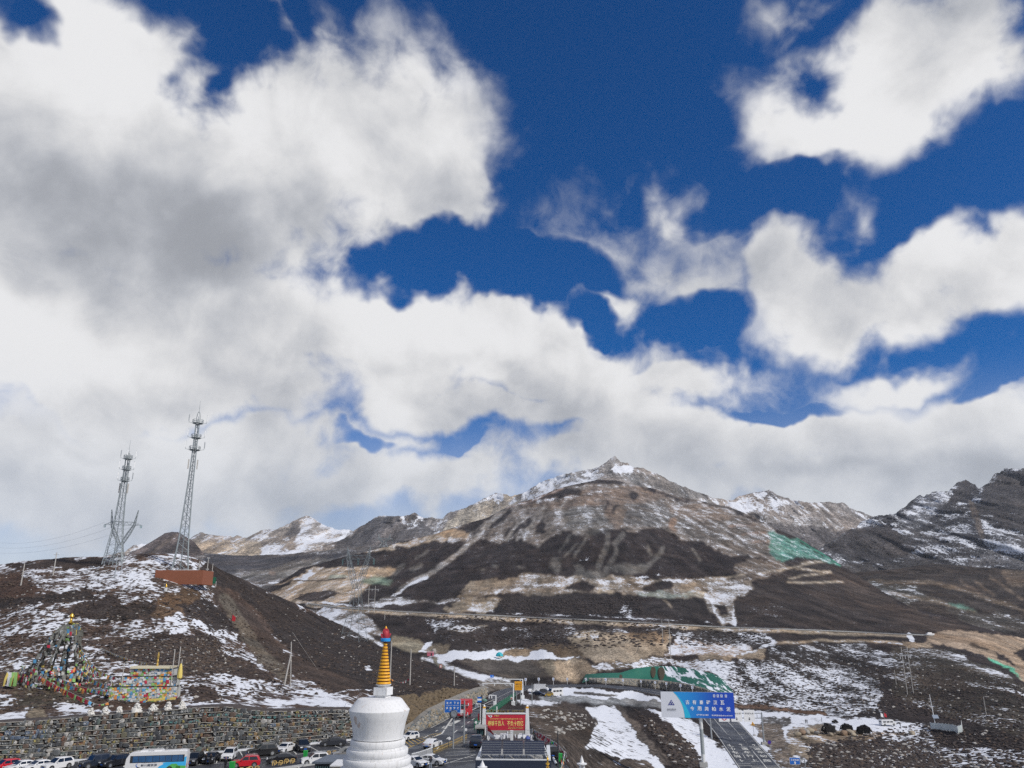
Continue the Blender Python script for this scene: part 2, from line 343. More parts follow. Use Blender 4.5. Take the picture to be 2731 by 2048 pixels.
# ---- far ranges
F1_TOP = [(200, 1500), (332, 1471), (354, 1455), (386, 1450), (420, 1462), (500, 1440), (535, 1419), (554, 1425), (586, 1428), (608, 1427), (620, 1433), (633, 1427), (658, 1435), (701, 1413), (739, 1411), (796, 1383), (818, 1375), (837, 1383), (872, 1403), (904, 1413), (932, 1411), (943, 1417), (980, 1450), (1100, 1480)]
def z_f1(px, py):
    z = Zones(px, py, (152, 138, 122), .40, 9)
    z.poly([(780, 1500), (800, 1400), (818, 1376), (950, 1415), (900, 1470)], (175, 170, 165), .62)  # snowy right face of the peak, sunlight painted into its pale colour
    z.poly([(755, 1425), (790, 1395), (806, 1390), (800, 1420), (775, 1435)], (105, 98, 92), .1)  # left face of the peak painted darker, its shade put into the colour
    z.poly([(905, 1445), (945, 1417), (990, 1440), (850, 1470)], None, .8)
    z.line([(690, 1473), (800, 1474), (960, 1462)], 12, None, .7)
    z.poly([(500, 1480), (520, 1440), (600, 1440), (690, 1440), (690, 1490)], (172, 152, 124), .28)
    return z
far1 = Sheet('far_snowy_range', 180, 1110, 2.5, F1_TOP, [(180, 1530), (1110, 1530)], 60,
             TPS([(200, 1530, 4300), (650, 1530, 4300), (1100, 1530, 4200), (500, 1430, 5600), (820, 1375, 6000), (350, 1470, 5600), (1000, 1450, 5200)]), .06, 700, z_f1,
             terrain_mat('far_rock_snow', .010, .03, .8, bump_dist=14, stretch=(1, .35, .35)), 4.5, .06, True, squash=.22, streak=50)
def z_dome(px, py):
    z = Zones(px, py, (92, 82, 80), .16, 6); z.line([(400, 1480), (470, 1425)], 6, (110, 96, 84), .2); return z
dome = Sheet('dark_dome_hill', 320, 560, 2.5, [(320, 1492), (345, 1477), (396, 1449), (440, 1422), (459, 1418), (475, 1419), (494, 1430), (519, 1446), (538, 1470), (560, 1500)], [(320, 1540), (560, 1540)], 40,
             TPS([(320, 1540, 2700), (440, 1540, 2700), (560, 1540, 2700), (440, 1420, 3200), (340, 1480, 3000), (540, 1475, 3000)]), .03, 300, z_dome,
             terrain_mat('dome_scree', .02, .05, .6, bump_dist=6, stretch=(1, .35, .35)), 1.5, streak=26)
F2_TOP = [(760, 1500), (850, 1457), (916, 1438), (958, 1406), (1011, 1376), (1027, 1376), (1056, 1378), (1094, 1373), (1105, 1366), (1119, 1376), (1138, 1383), (1151, 1378), (1179, 1384), (1195, 1368), (1241, 1356), (1320, 1315), (1333, 1315), (1365, 1324), (1406, 1311), (1437, 1288), (1501, 1264), (1573, 1251), (1592, 1247), (1618, 1232), (1640, 1214), (1656, 1234), (1675, 1235), (1687, 1245), (1713, 1247), (1754, 1264), (1786, 1283), (1833, 1302), (1900, 1327), (1945, 1335), (1990, 1318), (2050, 1306), (2077, 1322), (2110, 1331), (2140, 1339), (2193, 1341), (2212, 1337), (2231, 1343), (2246, 1339), (2268, 1354), (2328, 1377), (2420, 1390), (2520, 1420)]
def z_f2(px, py):
    z = Zones(px, py, (138, 130, 124), .38, 10)
    z.poly([(840, 1500), (960, 1405), (1030, 1375), (1110, 1372), (1190, 1450), (1100, 1500)], (98, 94, 94), .22)
    z.poly([(1070, 1380), (1120, 1378), (1115, 1400), (1085, 1420)], (128, 120, 116), .5)
    z.poly([(1180, 1390), (1330, 1318), (1400, 1320), (1380, 1370), (1250, 1440), (1180, 1430)], (170, 158, 138), .3)
    z.poly([(1310, 1320), (1340, 1316), (1325, 1350)], None, .75)
    z.poly([(1340, 1350), (1430, 1292), (1510, 1262), (1600, 1250), (1600, 1290), (1450, 1330)], (150, 146, 142), .56)
    z.poly([(1430, 1292), (1510, 1260), (1510, 1270), (1440, 1300)], None, .95)
    z.poly([(1615, 1255), (1640, 1218), (1660, 1238), (1640, 1262), (1618, 1275)], (148, 142, 136), .3)
    z.poly([(1637, 1252), (1660, 1240), (1690, 1238), (1685, 1252), (1650, 1258)], None, .95)
    z.poly([(1660, 1262), (1760, 1266), (1900, 1330), (1900, 1345), (1760, 1310), (1680, 1290)], (120, 116, 112), .36)
    z.poly([(1940, 1340), (2050, 1309), (2110, 1335), (2060, 1360), (1960, 1365)], None, .66)
    z.poly([(2040, 1400), (2140, 1400), (2300, 1420), (2300, 1480), (2150, 1460)], (96, 90, 88), .22)
    return z
far2 = Sheet('snowy_peak_ridge', 750, 2530, 2.4, F2_TOP, [(750, 1540), (1300, 1500), (1640, 1420), (2100, 1560), (2530, 1600)], 110,
             TPS([(750, 1540, 2600), (1000, 1540, 2600), (1300, 1500, 2700), (1640, 1420, 2500), (1640, 1215, 3900), (1100, 1370, 3700), (1330, 1315, 3800), (1900, 1327, 3800), (2050, 1306, 4000), (2320, 1375, 4000), (2100, 1560, 2800), (2530, 1600, 2800), (2520, 1420, 3800), (850, 1457, 3300)]), .06, 520, z_f2,
             terrain_mat('peak_rock_snow', .016, .05, .9, bump_dist=8, stretch=(1, .35, .35)), 5.0, .07, True, squash=.22, streak=34)
def z_rd(px, py):
    z = Zones(px, py, (80, 79, 82), .42, 10)  # dark bluish base has the shade on this range painted in
    z.poly([(2400, 1400), (2445, 1330), (2520, 1315), (2540, 1330), (2500, 1380), (2420, 1420)], (120, 120, 124), .58)
    z.poly([(2530, 1345), (2575, 1280), (2610, 1305), (2570, 1340)], (72, 68, 68), .12)
    z.poly([(2620, 1330), (2660, 1262), (2760, 1250), (2760, 1400), (2680, 1420)], (76, 72, 72), .16)
    z.line([(2590, 1340), (2610, 1400), (2620, 1430)], 16, (118, 106, 96), .2); z.line([(2500, 1480), (2600, 1440), (2740, 1430)], 26, None, .5)
    z.poly([(2190, 1470), (2260, 1420), (2380, 1400), (2420, 1470), (2350, 1500)], (74, 70, 70), .12)
    z.poly([(2580, 1500), (2731, 1430), (2800, 1450), (2800, 1510)], (110, 108, 110), .5)
    z.poly([(2230, 1500), (2500, 1490), (2480, 1540), (2280, 1560)], (74, 70, 68), .3)
    return z
far3 = Sheet('shade_toned_range', 2150, 3450, 2.4, [(2150, 1490), (2185, 1465), (2290, 1400), (2328, 1378), (2396, 1366), (2445, 1324), (2497, 1313), (2531, 1309), (2546, 1294), (2576, 1278), (2595, 1290), (2610, 1303), (2636, 1290), (2651, 1264), (2678, 1251), (2700, 1249), (2731, 1251), (2800, 1230), (2950, 1260), (3200, 1210), (3450, 1290)],
             [(2150, 1600), (2950, 1640)], 110, TPS([(2150, 1600, 1700), (2500, 1620, 1700), (2950, 1640, 1600), (2200, 1460, 2300), (2440, 1324, 2900), (2700, 1249, 2900), (2950, 1260, 2900), (3450, 1290, 2900), (3450, 1640, 1600), (2500, 1480, 2200)]), .05, 260, z_rd,
             terrain_mat('shade_toned_rock_snow', .03, .07, 1.0, bump_dist=9, stretch=(1, .4, .4)), 9.0, .06, True, 8, squash=.2, streak=26)
def z_v(px, py):
    z = Zones(px, py, (104, 98, 94), .30, 8)
    z.poly([(500, 1520), (560, 1480), (850, 1480), (950, 1462), (900, 1490), (700, 1520), (560, 1530)], (70, 68, 72), .14)  # bluish valley shade painted into the ground colour
    z.line([(820, 1476), (950, 1470)], 5, None, .6); z.poly([(600, 1545), (800, 1495), (900, 1490), (760, 1545)], (112, 106, 98), .32)
    z.line([(740, 1530), (800, 1520), (840, 1514)], 8, (150, 142, 130), .4); z.blob(722, 1528, 12, 8, (150, 128, 112), .2)
    z.poly([(640, 1560), (780, 1545), (700, 1585)], None, .5)
    return z
val = Sheet('grey_valley_side', 480, 1130, 2.5, [(480, 1500), (540, 1474), (640, 1482), (760, 1478), (850, 1470), (930, 1460), (1030, 1452), (1130, 1446)], [(480, 1640), (1130, 1640)], 60,
            TPS([(480, 1640, 1300), (1130, 1640, 1300), (540, 1478, 3000), (760, 1480, 2900), (1130, 1446, 2500), (800, 1560, 1800)]), .03, 260, z_v,
            terrain_mat('valley_scree', .04, .09, .6, bump_dist=4), 2.0, streak=22)
# ---- dark spur at the right
def z_sp(px, py):
    z = Zones(px, py, (64, 56, 50), .10, 8)
    z.line([(2320, 1550), (2480, 1553), (2560, 1570), (2640, 1600), (2760, 1640)], 9, (118, 100, 80), .35)
    z.poly([(2280, 1555), (2440, 1560), (2480, 1590), (2420, 1610), (2340, 1590)], (86, 82, 74), .42)
    z.line([(2370, 1580), (2480, 1600), (2600, 1632)], 10, (128, 112, 92), .45); z.poly([(2520, 1608), (2560, 1612), (2605, 1628), (2560, 1625)], (104, 138, 124), .3)
    z.poly([(2660, 1530), (2740, 1520), (2800, 1560), (2700, 1570)], (100, 84, 68), .2); z.poly([(2520, 1625), (2700, 1640), (2800, 1690), (2600, 1680)], (80, 76, 70), .36)
    z.line([(2600, 1550), (2650, 1590)], 5, (110, 92, 74)); z.line([(2560, 1545), (2620, 1590)], 5, (100, 84, 70)); z.line([(2640, 1540), (2730, 1600)], 6, (112, 94, 76))
    return z
spur = Sheet('dark_spur', 2230, 3450, 2.5, [(2230, 1545), (2276, 1527), (2400, 1516), (2486, 1502), (2540, 1507), (2600, 1512), (2731, 1519), (2950, 1540)], [(2230, 1600), (2350, 1620), (2500, 1680), (2950, 1820)], 70,
             TPS([(2230, 1600, 1100), (2350, 1620, 1050), (2500, 1680, 900), (2950, 1820, 700), (2486, 1502, 1600), (2731, 1519, 1500), (2230, 1545, 1500), (2950, 1540, 1300), (3450, 1540, 1300), (3450, 1820, 680)]), .035, 160, z_sp,
             terrain_mat('spur_shrub', .06, .18, .7, bump_dist=2), 1.2, streak=12)

# ---- main mountain with its foot, the valley bottom and the right slope (one sheet)
MM_TOP = [(560, 1640), (650, 1600), (711, 1571), (758, 1545), (806, 1514), (840, 1507), (916, 1485), (983, 1470), (1075, 1444), (1163, 1423), (1201, 1409), (1252, 1394), (1300, 1381), (1352, 1352), (1421, 1330), (1500, 1299), (1595, 1279), (1643, 1281), (1709, 1297), (1754, 1305), (1801, 1321), (1900, 1343), (1949, 1354), (1998, 1373), (2050, 1403), (2125, 1433), (2182, 1467), (2242, 1506), (2294, 1538), (2351, 1576), (2426, 1617), (2539, 1651), (2614, 1672), (2731, 1703), (2950, 1770), (3450, 1800)]
zc = lambda x, y, z: (x, y, y_of_z(x, y, z))
MM_PTS = [zc(1000, 2100, -2), zc(1200, 2100, -2), zc(1400, 2100, -2.5), zc(1000, 1990, -1.5), zc(1150, 1985, -1.2), zc(1300, 1985, -1.5), zc(1430, 1990, -2.5), zc(1240, 1915, -1.9), zc(1330, 1862, -4.6), (1290, 1838, 250), zc(1180, 1950, -1.2),
          zc(1520, 2060, -8), zc(1600, 2100, -11), zc(1480, 1960, -4), zc(1550, 1930, -9), zc(1700, 2100, -14.5), zc(1850, 2100, -17), zc(2050, 2100, -18.5), zc(2050, 2000, -18), zc(1960, 2000, -17.8), zc(1900, 1935, -16.6),
          zc(1400, 1870, -7.5), (1400, 1836, 340), (1540, 1845, 360), (1540, 1829, 405), (1700, 1836, 410), (1770, 1850, 385), (1850, 1868, 350), (1600, 1872, 315), (1750, 1885, 300), (1700, 1960, 235), (1800, 1960, 240), (1600, 1980, 200),
          (2150, 1960, 268), (2300, 1960, 272), (2450, 1930, 300), (2150, 1915, 310), (2400, 2040, 225), (2700, 2100, 190), (2300, 2100, 200), (2700, 1950, 260), (2200, 1860, 365), (2450, 1860, 350), (2700, 1860, 320), (2000, 1840, 390), (2000, 1770, 450), (2300, 1750, 490), (2600, 1770, 450), (2950, 1900, 320),
          (1700, 1780, 440), (1560, 1795, 430), (1650, 1735, 480), (1780, 1735, 485), (1900, 1720, 500), (1420, 1800, 420), (1300, 1780, 420), (1300, 1745, 470), (1150, 1745, 450), (1450, 1745, 475),
          (900, 1625, 720), (1100, 1634, 680), (1300, 1642, 650), (1450, 1648, 640), (1675, 1658, 620), (1900, 1671, 600), (2163, 1681, 590), (2426, 1692, 590), (2600, 1700, 600), (2731, 1740, 580), (2950, 1790, 560), (3450, 1810, 520), (3450, 1950, 300), (3450, 2110, 190),
          (1000, 1690, 520), (1200, 1690, 540), (1500, 1690, 540), (1800, 1690, 540), (2100, 1710, 520),
          (800, 1600, 900), (711, 1571, 1150), (840, 1510, 1250), (983, 1470, 1380), (1050, 1530, 1080), (1201, 1409, 1560), (1300, 1560, 880), (1500, 1560, 860), (1700, 1560, 860), (1900, 1560, 880), (2100, 1560, 900), (1352, 1352, 1750), (1500, 1299, 1900), (1640, 1280, 2000), (1800, 1321, 1900), (2000, 1373, 1650), (2182, 1467, 1350), (2351, 1576, 1020), (2539, 1651, 760), (1500, 1430, 1180), (1700, 1420, 1180), (1300, 1470, 1180), (1900, 1455, 1180), (560, 1640, 1100)]
ROAD_L = [(1060, 2040), (1120, 1982), (1180, 1942), (1240, 1903), (1290, 1868), (1340, 1842), (1380, 1832), (1440, 1827), (1540, 1824), (1640, 1828), (1740, 1838), (1800, 1850), (1850, 1866), (1890, 1890)]
def calm_mm(px, py):
    d = line_dist(px, py, ROAD_L); k = np.clip((d - 22) / 30, 0, 1)
    d = line_dist(px, py, [(1860, 1880), (1900, 1915), (1950, 1970), (2020, 2060)]); k = np.minimum(k, np.clip((d - 45) / 30, 0, 1))
    d = line_dist(px, py, [(821, 1609), (1075, 1631), (1300, 1640), (1453, 1647), (1675, 1657), (1900, 1670), (2163, 1680), (2426, 1690)]); k = np.minimum(k, np.clip((d - 3) / 14, 0, 1))
    k = np.minimum(k, np.clip((2020 - py) / 100, .25, 1)); near = np.clip((py - 1700) / 120, 0, 1)
    return k * (1 - .72 * near)
def z_mm(px, py):
    z = Zones(px, py, DARK, .16, 9, sk=.84)
    TAN, TAN2, SCREE, GREY = (168, 148, 120), (150, 130, 104), (120, 110, 101), (108, 104, 98)
    # bare upper mountain
    z.poly([(1150, 1400), (1300, 1360), (1500, 1290), (1640, 1270), (1800, 1310), (1950, 1350), (2060, 1400), (2080, 1425), (2090, 1500), (2050, 1490), (1949, 1486), (1900, 1460), (1801, 1430), (1763, 1413), (1690, 1419), (1668, 1413), (1596, 1413), (1516, 1422), (1469, 1432), (1428, 1454), (1377, 1434), (1327, 1450), (1282, 1441), (1200, 1450), (1160, 1430)], SCREE, .40)
    z.poly([(1400, 1345), (1550, 1300), (1720, 1297), (1800, 1325), (1730, 1345), (1600, 1345), (1500, 1360)], (126, 108, 94), .30)
    z.blob(1575, 1385, 100, 42, (112, 108, 102), .40); z.blob(1730, 1375, 90, 40, (104, 100, 96), .38); z.blob(1640, 1370, 26, 50, (126, 108, 94), .2)
    z.poly([(1640, 1345), (1665, 1345), (1668, 1400), (1650, 1405)], (120, 104, 90), .15); z.poly([(1790, 1345), (1900, 1350), (1980, 1380), (1900, 1410), (1800, 1400)], (132, 116, 102), .42)
    z.poly([(1800, 1385), (1950, 1390), (2040, 1430), (2050, 1480), (1930, 1450), (1830, 1425)], (106, 98, 90), .38)
    z.line([(1812, 1333), (1806, 1360), (1785, 1400)], 7, None, .6); z.blob(1795, 1400, 14, 22, (140, 112, 92), .1)
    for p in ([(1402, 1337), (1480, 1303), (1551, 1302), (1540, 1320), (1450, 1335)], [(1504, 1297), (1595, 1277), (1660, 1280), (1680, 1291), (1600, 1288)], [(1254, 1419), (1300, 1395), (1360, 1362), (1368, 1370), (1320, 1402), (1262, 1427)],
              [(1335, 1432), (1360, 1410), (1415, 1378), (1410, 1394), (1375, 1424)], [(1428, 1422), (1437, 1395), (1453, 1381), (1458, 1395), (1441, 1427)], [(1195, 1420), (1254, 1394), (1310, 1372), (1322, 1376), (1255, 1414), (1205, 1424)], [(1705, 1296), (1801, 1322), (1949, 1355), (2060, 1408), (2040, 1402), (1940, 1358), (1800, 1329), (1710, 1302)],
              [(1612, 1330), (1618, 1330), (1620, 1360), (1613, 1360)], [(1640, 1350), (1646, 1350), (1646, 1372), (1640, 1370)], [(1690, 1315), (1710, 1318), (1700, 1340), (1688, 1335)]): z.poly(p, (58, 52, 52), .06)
    z.line([(1352, 1353), (1421, 1332), (1500, 1303)], 7, (150, 122, 104), .5); z.line([(1430, 1338), (1520, 1326), (1600, 1312)], 7, None, .62)
    for p, w in (([(1513, 1327), (1487, 1375), (1460, 1425), (1434, 1457)], 6), ([(1330, 1368), (1290, 1410), (1264, 1441), (1217, 1482), (1157, 1523), (1106, 1549), (1059, 1577)], 13), ([(1395, 1380), (1350, 1440)], 8), ([(1450, 1350), (1380, 1440)], 6), ([(1420, 1400), (1400, 1440)], 10)): z.line(p, w, (146, 138, 128), .4, .8)
    z.line([(1135, 1540), (1090, 1562), (1040, 1592)], 9, None, .75)
    # grey scree tongues in the dark shrub
    for p, w in (([(1570, 1425), (1550, 1455), (1532, 1485)], 8), ([(1618, 1454), (1605, 1490), (1595, 1525)], 15), ([(1643, 1466), (1630, 1500), (1612, 1530)], 14), ([(1770, 1460), (1745, 1495), (1718, 1520)], 11), ([(1845, 1465), (1870, 1495)], 7), ([(1520, 1430), (1490, 1470)], 7), ([(1540, 1448), (1505, 1482)], 7), ([(1618, 1425), (1622, 1450)], 10), ([(1660, 1425), (1640, 1450)], 16), ([(1075, 1508), (1040, 1535)], 12), ([(1110, 1490), (1140, 1470)], 8), ([(1120, 1510), (1100, 1520)], 14), ([(1730, 1455), (1740, 1480)], 9)): z.line(p, w, (108, 103, 96), .24, .7)
    for x, y, rx, ry in ((1480, 1505, 22, 24), (1326, 1508, 9, 6), (1390, 1512, 8, 5), (1290, 1520, 8, 4), (1665, 1520, 40, 18), (1570, 1530, 50, 14), (1700, 1515, 30, 14), (1540, 1515, 18, 14)): z.blob(x, y, rx, ry, (106, 102, 95), .24, .75)
    z.line([(1530, 1502), (1568, 1488)], 6, None, .55)
    # tan and snow terraces at the foot
    z.poly([(1220, 1583), (1330, 1553), (1390, 1533), (1500, 1538), (1640, 1538), (1760, 1545), (1900, 1540), (2000, 1545), (2010, 1575), (1900, 1600), (1700, 1585), (1560, 1580), (1400, 1584), (1240, 1588)], (138, 122, 102), .44)
    z.poly([(1225, 1575), (1250, 1552), (1340, 1546), (1380, 1536), (1385, 1548), (1330, 1566), (1300, 1574)], TAN2, .12)
    z.poly([(1505, 1572), (1520, 1555), (1560, 1550), (1590, 1562), (1575, 1580)], DARK, .2); z.poly([(1710, 1572), (1730, 1556), (1790, 1548), (1788, 1570), (1750, 1580)], DARK, .1)
    z.blob(1610, 1580, 26, 12, TAN, .2); z.blob(1830, 1566, 30, 12, TAN2, .2); z.blob(1460, 1560, 46, 10, None, .66)
    z.poly([(1690, 1578), (1800, 1578), (1870, 1582), (1900, 1590), (1800, 1592), (1700, 1586)], (140, 160, 150), .4, .7)
    z.poly([(1820, 1582), (1900, 1580), (1950, 1590), (1880, 1598)], (168, 156, 132), .3)
    z.line([(1570, 1558), (1700, 1540), (1760, 1530)], 4, None, .7); z.line([(1640, 1566), (1720, 1552), (1900, 1542)], 4, None, .7)
    z.poly([(1320, 1628), (1345, 1597), (1400, 1587), (1560, 1583), (1650, 1580), (1700, 1598), (1725, 1622), (1690, 1642), (1600, 1645), (1430, 1640), (1340, 1638)], (54, 48, 46), .06)
    z.poly([(1630, 1640), (1670, 1600), (1700, 1612), (1690, 1650)], None, .5); z.poly([(1240, 1588), (1340, 1595), (1320, 1630), (1200, 1636), (1180, 1620)], (150, 132, 106), .45)
    z.poly([(1700, 1600), (1800, 1595), (1880, 1600), (1890, 1650), (1720, 1650)], (58, 51, 48), .14); z.line([(1770, 1598), (1790, 1620)], 6, TAN2, .3)
    z.poly([(1880, 1560), (1960, 1548), (2010, 1570), (1975, 1600), (1962, 1662), (1930, 1668), (1885, 1620)], (136, 122, 104), .58); z.poly([(1915, 1610), (1940, 1608), (1945, 1640), (1925, 1640)], DARK, .2)
    z.line([(1962, 1600), (1958, 1640), (1962, 1665)], 8, None, .9); z.line([(1900, 1605), (1912, 1640), (1930, 1660)], 7, None, .85); z.line([(2000, 1592), (2104, 1592)], 4, (170, 156, 134), .6)
    # right shoulder
    z.poly([(1960, 1600), (2080, 1505), (2180, 1480), (2242, 1506), (2351, 1576), (2480, 1640), (2560, 1680), (2480, 1690), (2200, 1676), (1970, 1665)], (63, 54, 49), .16)
    z.poly([(2200, 1530), (2242, 1512), (2400, 1610), (2600, 1680), (2480, 1690), (2330, 1640)], (72, 60, 52), .08)
    z.poly([(1960, 1500), (2060, 1490), (2100, 1510), (2050, 1545), (1960, 1550)], (112, 98, 84), .36)
    z.poly([(1965, 1620), (2060, 1600), (2100, 1640), (2060, 1668), (1970, 1664)], None, .26)
    for p in ([(2103, 1543), (2150, 1534), (2215, 1526)], [(2125, 1516), (2213, 1524)], [(2103, 1553), (2180, 1552), (2247, 1552)], [(2020, 1530), (2080, 1520), (2180, 1498)], [(2140, 1500), (2210, 1496)], [(1905, 1545), (1985, 1530)]): z.line(p, 4.5, (170, 152, 126), .45)
    z.poly([(2043, 1422), (2069, 1420), (2125, 1440), (2163, 1459), (2186, 1474), (2212, 1493), (2238, 1507), (2178, 1487), (2140, 1485), (2080, 1500), (2050, 1459)], (90, 140, 128), .44, .85)
    z.line([(2125, 1434), (2180, 1467), (2240, 1507)], 5, (70, 130, 112), .1)
    for p in ([(1940, 1405), (2010, 1400)], [(1980, 1425), (2040, 1420)], [(2010, 1440), (2050, 1445)]): z.line(p, 5, (140, 112, 92), .4)
    # left cuts
    z.poly([(700, 1578), (758, 1549), (840, 1512), (1049, 1514), (1037, 1530), (973, 1571), (923, 1608), (821, 1614), (780, 1606)], (172, 148, 118), .40)
    z.poly([(770, 1548), (830, 1520), (845, 1524), (800, 1552)], None, .8); z.poly([(980, 1516), (1049, 1514), (1030, 1528), (960, 1535)], (182, 150, 112), .15)
    z.blob(900, 1536, 34, 8, (138, 154, 138), .35, .7); z.blob(1000, 1548, 46, 13, (136, 158, 138), .3, .75); z.line([(770, 1548), (850, 1546), (920, 1542)], 4, (96, 84, 72), .2)
    z.poly([(785, 1592), (870, 1570), (897, 1577), (860, 1602), (815, 1606)], (70, 60, 55), .25); z.poly([(690, 1580), (780, 1545), (770, 1556), (720, 1585)], DARK, .2)
    z.poly([(935, 1473), (1075, 1446), (1163, 1421), (1252, 1414), (1246, 1434), (1106, 1455), (948, 1478)], (168, 146, 118), .45); z.poly([(1163, 1424), (1200, 1412), (1250, 1416), (1240, 1430), (1180, 1436)], (176, 142, 104), .1)
    # valley floor under the long road
    z.poly([(800, 1625), (960, 1630), (1000, 1660), (1030, 1700), (960, 1690), (860, 1650)], (120, 110, 100), .60)
    z.poly([(950, 1612), (1049, 1588), (1120, 1600), (1250, 1600), (1200, 1615), (1060, 1614), (960, 1622)], (110, 100, 90), .55); z.poly([(1040, 1620), (1130, 1604), (1220, 1610), (1160, 1624)], DARK, .1)
    z.poly([(1000, 1640), (1120, 1645), (1170, 1690), (1150, 1720), (1050, 1690)], DARK, .18); z.poly([(1120, 1650), (1260, 1650), (1230, 1700), (1160, 1690)], None, .5)
    z.poly([(1165, 1680), (1250, 1650), (1330, 1665), (1320, 1680), (1420, 1700), (1490, 1725), (1380, 1732), (1230, 1728), (1180, 1712)], (60, 52, 49), .24); z.poly([(1190, 1678), (1260, 1665), (1300, 1668), (1230, 1690)], (140, 126, 106), .66)
    z.poly([(1330, 1668), (1560, 1672), (1760, 1680), (1780, 1692), (1640, 1690), (1540, 1712), (1420, 1712), (1340, 1690)], (66, 58, 54), .38)
    z.poly([(1780, 1690), (1900, 1680), (2050, 1690), (2050, 1720), (1900, 1715)], (70, 64, 60), .44)
    z.line([(821, 1614), (1075, 1637), (1300, 1646), (1453, 1654), (1675, 1664), (1900, 1677), (2163, 1686), (2426, 1696)], 9, TAN, .4)
    z.line([(1250, 1628), (1450, 1637), (1640, 1645), (1900, 1660)], 4, None, .66); z.line([(1040, 1612), (940, 1617), (860, 1607)], 6, None, .8)
    z.line([(870, 1645), (919, 1668), (967, 1691), (1020, 1722)], 9, (150, 146, 138), .72)
    z.poly([(1036, 1690), (1130, 1715), (1135, 1735), (1103, 1741), (1043, 1724)], (132, 122, 98), .06); z.poly([(1110, 1738), (1130, 1720), (1150, 1712), (1140, 1740)], None, .8)
    z.poly([(1130, 1732), (1170, 1712), (1210, 1722), (1190, 1740), (1150, 1745)], (122, 108, 86), .3)
    z.poly([(1120, 1752), (1240, 1731), (1380, 1734), (1530, 1750), (1600, 1756), (1440, 1757), (1260, 1762), (1200, 1760)], (120, 112, 100), .98)
    z.line([(1130, 1755), (1165, 1762), (1195, 1778), (1240, 1797), (1300, 1812), (1350, 1816)], 17, (120, 114, 104), .76); z.poly([(1150, 1757), (1165, 1755), (1200, 1790), (1280, 1822), (1220, 1800), (1180, 1778)], (130, 126, 104), .1)
    z.poly([(1223, 1767), (1300, 1759), (1432, 1759), (1482, 1800), (1440, 1808), (1340, 1808), (1260, 1785)], (84, 76, 68), .07)
    z.poly([(1430, 1758), (1485, 1760), (1485, 1808), (1465, 1800)], (130, 122, 104), .15); z.poly([(1300, 1750), (1370, 1736), (1430, 1740), (1400, 1750)], (150, 128, 98), .2)
    z.poly([(1476, 1762), (1530, 1755), (1562, 1765), (1602, 1785), (1562, 1806), (1525, 1816), (1478, 1812)], TAN, .03)
    z.poly([(1440, 1720), (1540, 1722), (1560, 1755), (1500, 1750), (1400, 1728)], (118, 98, 74), .12)
    z.poly([(1535, 1717), (1600, 1690), (1650, 1688), (1780, 1690), (1787, 1702), (1772, 1746), (1700, 1762), (1590, 1766), (1555, 1752)], TAN, .02)
    z.poly([(1660, 1688), (1780, 1690), (1775, 1715), (1690, 1712)], (140, 112, 80), .06); z.poly([(1505, 1700), (1560, 1680), (1600, 1690), (1590, 1705), (1530, 1712)], (160, 140, 110), .5)
    z.poly([(1772, 1747), (1805, 1698), (1900, 1712), (2010, 1720), (1990, 1742), (1950, 1757), (1850, 1750)], (162, 136, 112), .64)
    z.poly([(1850, 1750), (1900, 1745), (1955, 1752), (1950, 1764), (1860, 1764)], TAN2, .15); z.poly([(1960, 1752), (2000, 1728), (2040, 1732), (2035, 1760), (1980, 1766)], TAN2, .2)
    z.poly([(1560, 1770), (1640, 1766), (1760, 1755), (1850, 1765), (1900, 1790), (1780, 1775), (1690, 1780), (1600, 1792)], (120, 104, 84), .68)
    # right slope
    z.poly([(1850, 1765), (2050, 1760), (2350, 1800), (2350, 1900), (2200, 1910), (1950, 1885), (1920, 1800)], (58, 53, 50), .62)
    z.poly([(2050, 1720), (2300, 1715), (2420, 1760), (2380, 1810), (2200, 1780), (2050, 1765)], (60, 54, 51), .50)
    z.poly([(2380, 1725), (2540, 1730), (2731, 1830), (2950, 1900), (2950, 2000), (2700, 1960), (2500, 1900), (2380, 1860)], (74, 67, 57), .46)
    z.poly([(2430, 1790), (2560, 1800), (2620, 1870), (2500, 1860)], (74, 64, 54), .26); z.poly([(2500, 1760), (2620, 1780), (2650, 1830), (2560, 1810)], None, .36)
    z.line([(2060, 1716), (2200, 1708), (2360, 1712), (2420, 1720), (2480, 1722)], 6, (170, 148, 118), .5); z.line([(2424, 1692), (2430, 1705), (2436, 1718)], 14, None, .9)
    z.line([(1975, 1690), (2050, 1702), (2070, 1714), (2020, 1730), (1980, 1745)], 8, None, .75); z.poly([(2400, 1712), (2470, 1712), (2490, 1722), (2420, 1730)], TAN2, .2)
    z.poly([(2470, 1693), (2560, 1678), (2640, 1690), (2731, 1703), (2950, 1770), (2950, 1910), (2731, 1816), (2640, 1755), (2540, 1725), (2470, 1712)], (160, 134, 106), .14)
    z.poly([(2700, 1738), (2731, 1730), (2800, 1760), (2731, 1762)], DARK, .05); z.poly([(2650, 1730), (2690, 1755), (2720, 1790), (2670, 1755)], DARK, .05); z.poly([(2590, 1712), (2640, 1735), (2630, 1742), (2585, 1722)], (90, 74, 58), .05)
    z.poly([(2638, 1752), (2660, 1762), (2700, 1785), (2731, 1812), (2690, 1790), (2650, 1768)], (96, 168, 140), .08)
    # lower right ground
    z.poly([(1950, 1890), (2200, 1905), (2480, 1930), (2500, 1990), (2950, 2010), (2950, 2120), (1850, 2120), (1900, 1960)], (56, 49, 45), .60)
    z.poly([(1900, 1890), (2000, 1898), (2200, 1912), (2450, 1935), (2460, 1962), (2250, 1968), (2100, 1960), (2000, 1985), (1930, 1930)], (96, 92, 88), .95)
